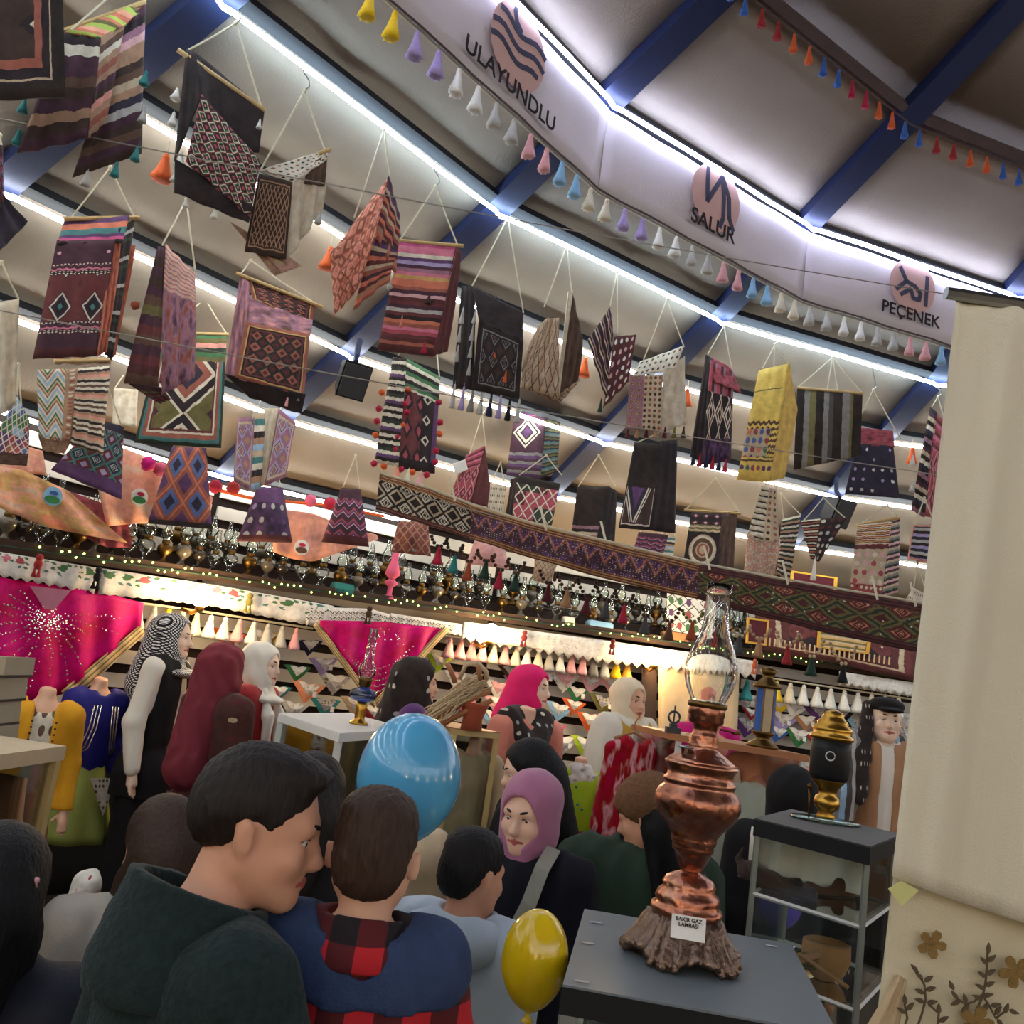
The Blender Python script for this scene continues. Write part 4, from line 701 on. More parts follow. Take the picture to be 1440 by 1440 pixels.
# clips on the valance edge
for i, (x, y, c) in enumerate([(56, 784, 'red'), (139, 802, 'black'), (283, 826, 'maroon'), (352, 838, 'olive'), (520, 856, 'dbrown'), (738, 890, 'dred'), (862, 902, 'dred'), (1062, 930, 'rust')]):
    P, n = on_wall(x, y, .42); t = thing('valance_clip', f'small {c.replace("d", "dark ", 1) if c[0] == "d" else c} hanging charm clipped to the valance, {ORD[i]} from the left', 'clip', P, 'charms clipped to the valance')
    g = G(); g.ball(P, .022, 8, 6); g.ball(P+Vector((0, 0, -.04)), (.026, .02, .03), 8, 6); part(g, 'charm', c, t, True)
    for s in (-1, 1): tassel(t, P+Vector((.014*s, 0, -.055)), .06, c, .9)

# magenta shawls
sh = thing('magenta_shawl', 'large magenta shawl covered with silver sequins at the left', 'shawl', on_wall(100, 900, .4)[0])
g = wcloth([(-120, 795), (0, 812), (140, 832), (202, 848)], [(-120, 960), (40, 990), (92, 975), (198, 880)], .36, 40, 10, 0, .02, 6); part(g, 'cloth', 'k_magenta', sh, True)
g = wcloth([(86, 972), (198, 878)], [(100, 988), (204, 892)], .37, 20, 2, 0, .01, 4); part(g, 'gold_border', 'k_goldborder', sh, True)
g = wcloth([(42, 824), (100, 830)], [(62, 856), (76, 858)], .395, 8, 4, 0, 0); part(g, 'grey_patch', 'mauve', sh)
solid('sequin', (225, 215, 210), .15, metal=.9, var=0)
def sequins(parent, pts, off, r=.006):
    g = G()
    for x, y in pts:
        P, n = on_wall(x, y, off); u = Vector((-n.y, n.x, 0)); Z = Vector((0, 0, 1)); rr = r*random.uniform(.6, 1.4)
        g.add([P+u*rr, P+Z*rr, P-u*rr, P-Z*rr, P-n*rr*.6], [(0, 1, 4), (1, 2, 4), (2, 3, 4), (3, 0, 4), (0, 3, 2, 1)])
    o = part(g, 'sequins', 'sequin', parent); o['kind'] = 'stuff'
rq = random.Random(5); pts = []
for a in range(17):
    an = math.radians(-10+a*14.5); L = rq.uniform(50, 115)
    for k in range(16):
        q = 12+L*k/16; x = 66+q*math.cos(an+.002*q)*1.05+rq.uniform(-2, 2); y = 868+q*math.sin(an+.002*q)*.95+rq.uniform(-2, 2)
        if x < 190 and y > 826+x*.12 and y < 985 and (x-92)*(-94)-(y-975)*(106) > -0 and x > -20: pts.append((x, y))
pts += [(66+rq.gauss(0, 12), 872+rq.gauss(0, 9)) for _ in range(60)]
sequins(sh, pts, .4)
sh = thing('magenta_shawl', 'smaller magenta triangular shawl pinned in the middle of the wall', 'shawl', on_wall(540, 920, .4)[0])
tri = [(450, 878), (527, 984), (622, 886)]
g = wcloth([(450, 872), (540, 874), (622, 884)], tri, .40, 30, 10, 0, .02, 5); part(g, 'cloth', 'k_magenta', sh, True)
g = wcloth([(446, 874), (524, 980), (527, 984)], [(440, 880), (520, 990), (527, 996)], .41, 24, 2, 0, .004); part(g, 'gold_border', 'k_goldborder', sh, True)
g = wcloth([(527, 984), (625, 880)], [(530, 996), (632, 886)], .41, 20, 2, 0, .004); part(g, 'gold_border', 'k_goldborder', sh, True)
pts = []
for k in range(5):
    for i in range(26):
        t = i/25; a = (480+k*8+(100-16*k)*t, 910+k*12+30*math.sin(math.pi*t)*(1-.12*k)); pts.append((a[0]+rq.uniform(-1, 1), a[1]+rq.uniform(-1, 1)))
pts += [(536+rq.gauss(0, 5), 890+rq.gauss(0, 5)) for _ in range(14)]+[(560+rq.gauss(0, 5), 896+rq.gauss(0, 5)) for _ in range(14)]
sequins(sh, pts, .44)

# orange tie-dyed cloths with round patches above the lamps
K('k_tie1', ('n', 4, [(.3, 'orange'), (.45, 'gold'), (.55, 'peach'), (.7, 'sand')])); K('k_tie2', ('n', 3, [(.3, 'salmon'), (.5, 'peach'), (.7, 'cream')])); K('k_peach', ('n', 3, [(.3, 'salmon'), (.6, 'peach'), (.75, 'sand')]))
def roundel(par, x, y, off, r, cols):
    P, n = on_wall(x, y, off); u = Vector((-n.y, n.x, 0)); Z = Vector((0, 0, 1)); u = u if u.dot(EX) > 0 else -u
    for i, (c, f, dz) in enumerate(cols):
        g = G(); g.poly([P-n*.004*i+Z*dz*r+(u*math.cos(k*.3927)+Z*math.sin(k*.3927)*(1 if i == 0 else .5))*r*f for k in range(16)], -n*.004, uvs=[(0, 0)]*16); part(g, 'round_patch', c, par)
for lab, tp, bt, off, mt, rd in [
    ('orange and gold tie-dyed scarf with round green-blue patch at far left', [(-60, 648), (30, 660), (96, 690)], [(-60, 690), (68, 742), (180, 764)], .52, 'k_tie1', (74, 698, 'lblue', 'green')),
    ('pale orange cloth with round red and green patch behind the flared bags', [(120, 610), (212, 644), (300, 700)], [(150, 740), (196, 736), (290, 738)], .48, 'k_tie2', (196, 699, 'white', 'green')),
    ('cream pink cloth folded over at the left edge above the orange scarf', [(-60, 600), (60, 634)], [(-60, 660), (66, 668)], .5, 'k_tie2', None),
    ('peach triangular scarf with oval portrait patch over the shelf lamps', [(382, 714), (440, 722), (490, 742), (530, 752)], [(384, 776), (410, 786), (440, 790), (532, 758)], .46, 'k_peach', (424, 770, 'white', 'brown')),
    ('red and orange patterned scarf hanging below the pale orange cloth', [(96, 690), (140, 706), (180, 730)], [(92, 742), (150, 770), (186, 770)], .45, 'k_redband', None)]:
    g = wcloth(tp, bt, off, 20, 8, 0, .02, 4); o = solo(g, 'orange_scarf', mt, lab, 'scarf', True, 'scarves above the shelf lamps')
    if rd: roundel(o, rd[0], rd[1], off+.03, .055, [(rd[2], 1, 0), (rd[3], .8, -.35), ('crim' if rd[2] == 'white' else 'blue', .45, .35)])
# red pompom string under the eave
g = G(); P0 = on_wall(300, 690, .55)[0]; t = thing('pompom_string', 'orange-red cord with fluffy pompoms under the eave light', 'pompom string', P0)
L = [on_wall(x, y, .55)[0] for x, y in [(276, 676), (310, 690), (350, 700), (390, 704), (470, 712), (540, 726)]]; g.tube(L, .012, 5); part(g, 'cord', 'orange', t)
for x, y, c in [(303, 684, 'crim'), (328, 686, 'red'), (208, 652, 'mag'), (226, 660, 'pink'), (437, 704, 'pink'), (464, 708, 'crim')]:
    o = link('pompom', POM(c), t, on_wall(x, y, .56)[0]-org(t)); o.scale = (.045,)*3

# ---- oil lamps along the shelf
solid('lampfont', (92, 86, 76), .15, var=.2, spec=.7); solid('lampdark', (44, 38, 34), .2, var=.2, spec=.6)
def lamp_meshes(sd, font):
    g = G(); g.lathe([(.045, 0), (.05, .01), (.03, .025), (.016, .04), (.016, .06), (.04, .08), (.05, .105), (.045, .13), (.02, .145)], 12); a = g.mesh('font', font, True)
    g = G(); g.lathe([(.022, .142), (.026, .15), (.026, .165), (.018, .168)], 10); b = g.mesh('burner', 'dbrass', True)
    g = G(); pr = [(.02, .166), (.034, .185), (.042, .205), (.036, .23), (.022, .25), (.016, .28), (.015, .32)]; pr += [(r-.002, z) for r, z in pr[::-1]]
    g.lathe(pr, 12, cap=False); c = g.mesh('chimney', 'glass', True); return a, b, c
LM = [lamp_meshes(0, 'lampfont'), lamp_meshes(1, 'lampdark'), lamp_meshes(2, 'glass'), lamp_meshes(3, 'dbrass')]
def put_lamp(x, ly, off, s, kind, lab, grp):
    P, n = on_wall(x, ly, off); t = thing('oil_lamp', lab, 'oil lamp', P, grp)
    for nm, me in zip(('font', 'burner', 'chimney'), LM[kind]): o = link(nm, me, t); o.scale = (s, s, s)
LAMPK = ['grey', 'dark', 'clear glass', 'brass']
def nth(n):
    o = ORD+['twentieth']
    if n <= 20: return ORD[n-1]
    tens = {2: 'twenty', 3: 'thirty', 4: 'forty', 5: 'fifty'}[n//10]
    return (tens[:-1]+'ieth') if n % 10 == 0 else tens+'-'+ORD[n % 10-1]
rl = random.Random(11); xs = []
x = 4
while x < 1075:
    xs.append(x); x += rl.uniform(21, 28)
skip = [(528, 562), (945, 1010)]
for i, x in enumerate(xs):
    if any(a < x < b for a, b in skip): continue
    P, n = on_wall(x, LEDGE(x)-6, .24); put_lamp(x, LEDGE(x)-6, .24, rl.uniform(.92, 1.12), [0, 1, 2, 2, 3][i % 5], f'{LAMPK[[0, 1, 2, 2, 3][i % 5]]} oil lamp with glass chimney, {nth(i+1)} from the left along the front shelf', 'oil lamps on the wall shelf')
# riser with a second row
ris = thing('shelf_riser', 'narrow second tier of the wall shelf behind the front oil lamps', 'shelf', on_wall(400, LEDGE(400), .14)[0])
for a, b in zip(LX[:-1], LX[1:]):
    P, n = on_wall(a, LEDGE(a), .13); Q, n2 = on_wall(b, LEDGE(b), .13); Z = Vector((0, 0, .035)); g = G(); g.hexa([P+Z, Q+Z, Q+n2*.1+Z, P+n*.1+Z], Vector((0, 0, .09))); part(g, 'tier_board', 'dbrown', ris)
for i, x in enumerate(xs[:-1]):
    if i % 5 == 3: continue
    xx = x+12; P, n = on_wall(xx, LEDGE(xx), .09); P.z += .125; t = thing('oil_lamp', f'{LAMPK[[1, 3, 0, 1][i % 4]]} oil lamp on the upper tier behind, {nth(i+1)} place from the left', 'oil lamp', P, 'oil lamps on the upper tier'); s = rl.uniform(.9, 1.15)
    for nm, me in zip(('font', 'burner', 'chimney'), LM[[1, 3, 0, 1][i % 4]]): o = link(nm, me, t); o.scale = (s, s, s)
P, n = on_wall(546, LEDGE(546)-4, .27); t = thing('oil_lamp', 'tall pink glass oil lamp on the wall shelf', 'oil lamp', P, 'oil lamps on the wall shelf')
g = G(); g.lathe([(.06, 0), (.05, .02), (.02, .04), (.02, .1), (.06, .13), (.02, .16)], 14, P); part(g, 'font', 'pink', t, True); g = G(); g.lathe([(.022, .16), (.06, .2), (.045, .25), (.028, .3), (.025, .4), (.023, .4), (.026, .3), (.043, .25), (.058, .2), (.02, .16)], 14, P, cap=False); part(g, 'chimney', 'pink', t, True)
for lab, x, w_, c in [('teal glass dish on the shelf above the leaf valance', 480, 26, 'teal'), ('turquoise tray of small items on the shelf right of the middle bulb', 842, 38, 'lblue'), ('white tiled box on the shelf near the small tassel clips', 798, 14, 'white'), ('brown wooden box under the tiled plate on the shelf', 948, 40, 'wood')]:
    P, n = on_wall(x, LEDGE(x)-4, .27); u = Vector((-n.y, n.x, 0)); hw = w_*.5*7.6/FPX; R = Matrix((u, n, Vector((0, 0, 1)))).transposed()
    g = G(); g.box(P+Vector((0, 0, .03)), (hw, .05, .03), R); g.box(P+Vector((0, 0, .065)), (hw*.9, .045, .006), R); solo(g, 'shelf_box', c, lab, 'box', group='boxes on the wall shelf')
# hand-painted white plate behind the necklaces
K('k_plate', ('o', 5, 3, .3, ('l', 4, 4, .06, 'dgreen', ('c', 'white')), ['purple', 'white', 'red', 'white', 'green'])); g = wcloth([(938, 834), (1000, 844)], [(938, 886), (996, 896)], .33, 8, 4, 0, 0, th=.02); solo(g, 'painted_panel', 'k_plate', 'white painted panel with calligraphy and flowers on the shelf', 'panel')

# ---- warm wall bulbs
for i, (x, y) in enumerate([(284, 838), (690, 890), (922, 924)]):
    P, n = on_wall(x, y, .52); t = thing('bare_bulb', ['glowing bare bulb on the rose valance above the keffiyeh mannequin', 'glowing bare bulb in the middle of the wall', 'glowing bare bulb above the cream-scarfed mannequin'][i], 'lamp', P, 'bare bulbs on the wall')
    g = G(); g.ball(P, (.07, .07, .075), 16, 12); part(g, 'bulb', 'bulb', t, True); g = G(); g.lathe([(.02, -.105), (.03, -.09), (.03, -.05), (.024, -.045)], 12, P); part(g, 'socket', 'brass', t, True)
    g = G(); g.tube([P+Vector((0, 0, -.09)), P+n*.08+Vector((0, 0, -.12)), P+n*.2+Vector((0, 0, -.1))], .012, 6); part(g, 'bracket', 'brass', t)
    ld = bpy.data.lights.new('bulb_light', 'POINT'); ld.energy = BULB_POWER; ld.color = (1, .76, .48); ld.shadow_soft_size = .05; o = link('bulb_light', ld, t); o.location = -n*.1

# added warm fill bulbs on the unseen tent wall, far stronger than those in view
for k in (5, 7, 9, 11, 13, 15, 17):
    n = wall_n(k); P = vert(8.4, k, 2.15).lerp(vert(8.4, k+1, 2.15), .5); t = thing('bare_bulb', f'added warm fill bulb on the unseen tent wall, {ORD[(k-5)//2]} around', 'lamp', P, 'bare bulbs on the wall')
    g = G(); g.ball(P, (.07, .07, .075), 16, 12); part(g, 'bulb', 'bulb', t, True); g = G(); g.tube([P+Vector((0, 0, -.09)), P+n*.2+Vector((0, 0, -.12)), P+n*.5+Vector((0, 0, -.1))], .012, 6); part(g, 'bracket', 'brass', t)
    ld = bpy.data.lights.new('bulb_light', 'POINT'); ld.energy = BULB_POWER*6.5; ld.color = (1, .76, .48); ld.shadow_soft_size = .06; o = link('bulb_light', ld, t); o.location = -n*.1
# ---- tassel rows on the wall
def wall_tassels(lab, items, off, h, line):
    P, n = on_wall(*line[0], off); t = thing('tassel_garland', lab, 'tassel garland', P)
    g = G(); g.tube([on_wall(x, y, off)[0] for x, y in line], .008, 5); part(g, 'cord', 'cord', t)
    for x, y, c in items: tassel(t, on_wall(x, y, off)[0], h, c, 1.2)
wall_tassels('white yarn tassels hanging under the left rose valance', [(198+i*20, 850+i*3.0, c) for i, c in enumerate(['lgrey', 'lgrey', 'yellow', 'cream', 'cream', 'white', 'white', 'lpink', 'white', 'lgrey', 'lgrey', 'lpink'])], .30, .16, [(190, 847), (300, 862), (440, 884)])
wall_tassels('pink, cream and grey tassels under the pale lace valance', [(634+i*15.6, 896+i*2.1, c) for i, c in enumerate(['lpink', 'lpink', 'lpink', 'lpink', 'cream', 'lpink', 'cream', 'white', 'cream', 'lgrey', 'white', 'lpink', 'lpink', 'grey', 'lgrey', 'yellow', 'gold'])], .28, .17, [(626, 894), (900, 931)])
wall_tassels('white and pale yellow tassels at the right below the red carpet', [(1051, 956, 'teal')]+[(1093+i*19, 958+i*2.6, c) for i, c in enumerate(['yellow', 'cream', 'white', 'white', 'white', 'white', 'white', 'white', 'white', 'white'])], .28, .19, [(1080, 953), (1300, 986)])
# red carpets and frames at the right
K('k_carpet', ('f', [(0, 'maroon'), (.08, 'dred'), (.12, 'sand'), (.15, 'maroon')], .2, ('x', 6, 3, [(0, 'cream'), (.12, 'maroon'), (.3, 'dred'), (.6, 'ink')])))
g = wcloth([(1062, 846), (1190, 862), (1300, 884)], [(1062, 912), (1180, 934), (1300, 962)], .42, 30, 6, 0, .015, 3); solo(g, 'hung_carpet', 'k_carpet', 'dark red fringed carpet hung high at the right behind the necklaces', 'carpet', True)
g = G(); gg = thing('carpet_fringe', 'pale knotted fringe strip on the red carpet', 'fringe', on_wall(1140, 918, .46)[0])
for i in range(26):
    x = 1076+i*7; P, n = on_wall(x, 896+(x-1076)*.16, .46); g.tube([P, P+Vector((0, 0, -.07))], .008, 4)
part(g, 'threads', 'sand', gg)
for lab, q, c in [('yellow framed picture behind the right end of the runner', [(1112, 802), (1178, 812), (1176, 846), (1110, 838)], 'gold'), ('gilded framed panel below the runner', [(1052, 868), (1082, 872), (1078, 908), (1050, 904)], 'gold'), ('gilded framed script above the red carpet', [(1150, 884), (1226, 896), (1222, 920), (1148, 910)], 'brass')]:
    Q = [on_wall(x, y, .47)[0] for x, y in q]; t = thing('picture_frame', lab, 'picture frame', Q[3], 'framed pictures on the right wall'); n = on_wall(*q[0], .3)[1]
    c_ = sum(Q, Vector())/4
    for a, b in zip(Q, Q[1:]+Q[:1]): g = G(); g.hexa([a, b, b.lerp(c_, .14), a.lerp(c_, .14)], n*.02); part(g, 'frame_side', c, t)
    g = G(); g.hexa([p.lerp(c_, .12)+n*.008 for p in Q], n*.01); part(g, 'picture', 'maroon' if c == 'gold' else 'k_goldborder', t)
# pale garment panel and dark post right of the cream-scarfed mannequin
g = wcloth([(926, 936), (1040, 946)], [(926, 1040), (1036, 1050)], .35, 12, 8, 0, .02, 2); solo(g, 'hanging_cloth', 'sand', 'plain beige cloth hanging right of the third bulb', 'cloth', True)
g = wcloth([(903, 930), (924, 933)], [(900, 1060), (922, 1062)], .33, 4, 4, 0, 0, th=.05); solo(g, 'upright_post', 'dbrown', 'dark upright post beside the beige hanging cloth', 'post')
# ---- headscarves pinned on the boards
K('k_flw', ('o', 6, 5, .3, ('c', 'white'), ['lpink', 'green', 'lgrey', 'white', 'white']))
K('k_flg', ('o', 6, 5, .3, ('c', 'lgrey'), ['dgreen', 'white', 'olive', 'lav']))
CW = dict(mag='magenta', lpink='pale pink', lblue='light blue', crim='crimson', lav='lavender', dgreen='dark green', lgrey='pale grey', tan='tan', k_flw='white flowered', k_flg='grey flowered', lime='lime', peach='peach')
def scarf(i, x, y, w_, c, near):
    P, n = on_wall(x, y, .14); u = Vector((-n.y, n.x, 0)); u = u if u.dot(EX) > 0 else -u; Z = Vector((0, 0, 1)); rr = random.Random(i*7+1)
    hw = w_*1.12*depth(P)/FPX/2; a = rr.uniform(-.12, .12); U = u*math.cos(a)+Z*math.sin(a); V = Z*math.cos(a)-u*math.sin(a)
    t = thing('headscarf', f'{CW.get(c, c)} folded headscarf pinned {near}', 'scarf', P, 'folded headscarves pinned on the wall boards')
    def tri(off, s, z0, dep):
        A = P+U*(-hw*s)+V*(hw*.35*s+z0); B = P+U*(hw*s)+V*(hw*.35*s+z0); C = P+V*(-hw*.75*s+z0)+U*rr.uniform(-.1, .1)*hw; m1 = P+V*(hw*.22*s+z0); bul = -n*dep
        g = G(); mids = [A.lerp(B, .25)+V*hw*.06, A.lerp(B, .5)-V*hw*.05, A.lerp(B, .75)+V*hw*.06]
        cen = [A.lerp(C, .45)+bul*.6, m1.lerp(C, .4)+bul, B.lerp(C, .45)+bul*.6]
        vs = [A, mids[0], mids[1], mids[2], B, cen[0], cen[1], cen[2], C]; vs = [v-n*off for v in vs]; b = [v+n*.012 for v in vs]
        f = [(0, 5, 6, 1), (1, 6, 2), (2, 6, 3), (3, 6, 7, 4), (5, 8, 6), (6, 8, 7)]; uv = [(0, 0), (.25, 0), (.5, 0), (.75, 0), (1, 0), (.25, .5), (.5, .5), (.75, .5), (.5, 1)]
        g.add(vs+b, f+[tuple(9+k for k in q[::-1]) for q in f]+[(0, 1, 10, 9), (1, 2, 11, 10), (2, 3, 12, 11), (3, 4, 13, 12), (4, 7, 16, 13), (7, 8, 17, 16), (8, 5, 14, 17), (5, 0, 9, 14)], uv*2); return g
    part(tri(0, 1, 0, .025), 'cloth', c, t); ic = {'white': 'k_flw', 'k_flw': 'lpink', 'k_flg': 'white', 'black': 'k_flg'}.get(c, rr.choice(['k_flw', 'k_flg', 'white']))
    part(tri(.016, .62, hw*.10, .02), 'folded_corner', ic, t)
    if i % 3 == 0:
        g = G(); q = P-n*.05+U*hw*.2; g.hexa([q, q+U*.03, q+U*.03-Z*.04, q-Z*.04], -n*.003); part(g, 'price_tag', 'white', t)
SC = [(322, 898, 50, 'orange'), (370, 898, 50, 'gold'), (436, 908, 34, 'navy'), (455, 934, 40, 'lav'), (418, 944, 36, 'green'), (469, 958, 46, 'k_flg'), (432, 970, 46, 'peach'), (392, 972, 34, 'teal'), (412, 996, 40, 'lgrey'), (457, 992, 42, 'teal'), (498, 990, 40, 'sand'), (524, 1000, 40, 'red'), (616, 930, 40, 'lime'), (640, 952, 36, 'k_flw'), (660, 966, 34, 'cream'),
    (718, 944, 36, 'brown'), (701, 968, 42, 'k_flw'), (702, 990, 42, 'lpink'), (694, 1010, 44, 'lblue'), (708, 1040, 34, 'lime'), (724, 958, 32, 'mauve'), (766, 950, 34, 'lblue'), (793, 956, 44, 'k_flw'), (830, 958, 40, 'lpink'), (811, 974, 36, 'green'), (806, 992, 34, 'orange'), (786, 998, 40, 'lblue'), (848, 988, 44, 'olive'), (864, 966, 38, 'lpink'), (829, 1012, 40, 'orange'), (792, 1044, 42, 'k_flg'), (822, 1046, 42, 'lime'), (780, 1026, 32, 'pink'), (856, 1024, 36, 'dbrown'), (764, 1016, 30, 'purple'), (846, 1062, 36, 'k_flw'),
    (1050, 984, 34, 'k_flg'), (1056, 1002, 26, 'red'), (1050, 1020, 42, 'purple'), (1100, 1012, 46, 'lav'), (1118, 994, 40, 'white'), (1150, 998, 46, 'purple'), (1134, 1014, 36, 'tan'), (1162, 1010, 30, 'lblue'), (1094, 1030, 34, 'blue'), (1122, 1034, 42, 'green'), (1145, 1036, 32, 'red'), (1184, 1002, 42, 'black'), (1207, 1020, 34, 'lblue'), (1214, 1000, 34, 'k_flg'), (1194, 1028, 30, 'salmon'), (1266, 1030, 38, 'red'), (1274, 1008, 30, 'white'), (1096, 990, 34, 'yellow'), (1078, 1004, 30, 'lpink'), (1180, 1030, 30, 'k_flw'), (1230, 1040, 30, 'purple'),
    (1290, 1040, 30, 'teal'), (560, 1000, 34, 'white'), (590, 1012, 34, 'crim'), (652, 992, 34, 'pink'), (372, 940, 34, 'white'), (346, 940, 36, 'cream'), (380, 1010, 30, 'lpink')]
def where(x, y):
    r = 'in top row' if y < 962 else 'in second row' if y < 990 else 'in third row' if y < 1018 else 'in lowest row'
    for b, s in [(345, 'above the maroon-veiled mannequin'), (400, 'beside the white-veiled mannequin'), (440, 'over the left end of the white showcase'), (480, 'over the middle of the white showcase'), (530, 'below the small magenta shawl'), (600, 'behind the dark-scarfed mannequin'), (665, 'above the straw bundle'), (712, 'right of the straw bundle'), (750, 'left behind the pink-scarfed mannequin'), (790, 'just right of the pink-scarfed mannequin'), (815, 'midway between the scarved mannequins, left'), (840, 'midway between the scarved mannequins, right'), (880, 'just left of the cream-scarfed mannequin'),
        (1052, 'right behind the glass chimney'), (1090, 'behind the lantern'), (1110, 'just right of the lantern'), (1130, 'right of the lantern by two scarves'), (1155, 'left of the brass lid'), (1190, 'above the brass lid'), (1225, 'left of the capped mannequin'), (1400, 'right of the capped mannequin')]:
        if x < b: return s+' '+r
for i, s in enumerate(SC): scarf(i, *s, where(s[0], s[1]))
# ================================================================== figures: smooth signed-distance bodies meshed with surface nets
def rotm(yaw=0, pitch=0, roll=0): return np.array(Matrix.Rotation(yaw, 3, 'Z')@Matrix.Rotation(pitch, 3, 'X')@Matrix.Rotation(roll, 3, 'Y'))
class SDF:
    def __init__(s): s.p = []
    def e(s, c, r, k=.02, R=None, op=1): r = np.array(r if hasattr(r, '__len__') else (r,)*3, float); s.p.append(('e', np.array(c, float), r, R, k, op)); return s
    def c(s, a, b, ra, rb=None, k=.02, op=1): s.p.append(('c', np.array(a, float), np.array(b, float), float(ra), float(ra if rb is None else rb), k, op)); return s
    def b(s, c, h, k=.01, R=None, op=1, rd=.01): s.p.append(('b', np.array(c, float), np.array(h, float), R, rd, k, op)); return s
    def cut(s, P, n): s.p.append(('h', np.array(P, float), np.array(n, float)/np.linalg.norm(n))); return s
    def bounds(s):
        lo = np.full(3, 9e9); hi = -lo
        for p in s.p:
            if p[0] == 'h' or p[-1] < 0: continue
            if p[0] == 'e': a, b = p[1]-p[2].max(), p[1]+p[2].max()
            elif p[0] == 'c': m_ = max(p[3], p[4]); a, b = np.minimum(p[1], p[2])-m_, np.maximum(p[1], p[2])+m_
            else: m_ = np.linalg.norm(p[2]); a, b = p[1]-m_, p[1]+m_
            lo = np.minimum(lo, a); hi = np.maximum(hi, b)
        return lo, hi
    def mesh(s, vox, noise=None):
        lo, hi = s.bounds(); lo = lo-vox*3; hi = hi+vox*3; n = np.ceil((hi-lo)/vox).astype(int)+1
        ax = [lo[i]+np.arange(n[i])*vox for i in range(3)]; D = np.full(n, 1.0, np.float32)
        for p in s.p:
            if p[0] == 'h':
                d = (ax[0][:, None, None]-p[1][0])*p[2][0]+(ax[1][None, :, None]-p[1][1])*p[2][1]+(ax[2][None, None, :]-p[1][2])*p[2][2]
                D = np.maximum(D, d.astype(np.float32)); continue
            k = p[-2]; op = p[-1]
            if p[0] == 'e': a, b = p[1]-p[2].max(), p[1]+p[2].max()
            elif p[0] == 'c': m_ = max(p[3], p[4]); a, b = np.minimum(p[1], p[2])-m_, np.maximum(p[1], p[2])+m_
            else: m_ = np.linalg.norm(p[2])+.02; a, b = p[1]-m_, p[1]+m_
            mg = k*1.5+vox*2; i0 = np.clip(((a-mg-lo)/vox).astype(int), 0, n); i1 = np.clip(np.ceil((b+mg-lo)/vox).astype(int)+1, 0, n)
            if (i1 <= i0).any(): continue
            sl = tuple(slice(i0[q], i1[q]) for q in range(3)); X = ax[0][sl[0]][:, None, None]; Y = ax[1][sl[1]][None, :, None]; Z = ax[2][sl[2]][None, None, :]
            if p[0] == 'c':
                A, B = p[1], p[2]; ba = B-A; L = float(ba@ba)+1e-12; px, py, pz = X-A[0], Y-A[1], Z-A[2]; t = np.clip((px*ba[0]+py*ba[1]+pz*ba[2])/L, 0, 1)
                d = np.sqrt((px-t*ba[0])**2+(py-t*ba[1])**2+(pz-t*ba[2])**2)-(p[3]+(p[4]-p[3])*t)
            else:
                px, py, pz = X-p[1][0], Y-p[1][1], Z-p[1][2]
                if p[3] is not None: R = p[3]; px, py, pz = (R[0, 0]*px+R[1, 0]*py+R[2, 0]*pz, R[0, 1]*px+R[1, 1]*py+R[2, 1]*pz, R[0, 2]*px+R[1, 2]*py+R[2, 2]*pz)
                r = p[2]
                if p[0] == 'e':
                    k0 = np.sqrt((px/r[0])**2+(py/r[1])**2+(pz/r[2])**2); k1 = np.sqrt((px/r[0]**2)**2+(py/r[1]**2)**2+(pz/r[2]**2)**2)+1e-9; d = k0*(k0-1)/k1
                else:
                    rd = p[4]; qx, qy, qz = np.abs(px)-r[0]+rd, np.abs(py)-r[1]+rd, np.abs(pz)-r[2]+rd
                    d = np.sqrt(np.maximum(qx, 0)**2+np.maximum(qy, 0)**2+np.maximum(qz, 0)**2)+np.minimum(np.maximum(qx, np.maximum(qy, qz)), 0)-rd
            S = D[sl]
            if op > 0: h = np.clip(.5+.5*(S-d)/k, 0, 1); D[sl] = S+(d-S)*h-k*h*(1-h)
            else: h = np.clip(.5-.5*(S+d)/k, 0, 1); D[sl] = S+(-d-S)*h+k*h*(1-h)
        if noise is not None: D = D+noise(ax[0][:, None, None], ax[1][None, :, None], ax[2][None, None, :]).astype(np.float32)
        return nets(D, lo, vox)
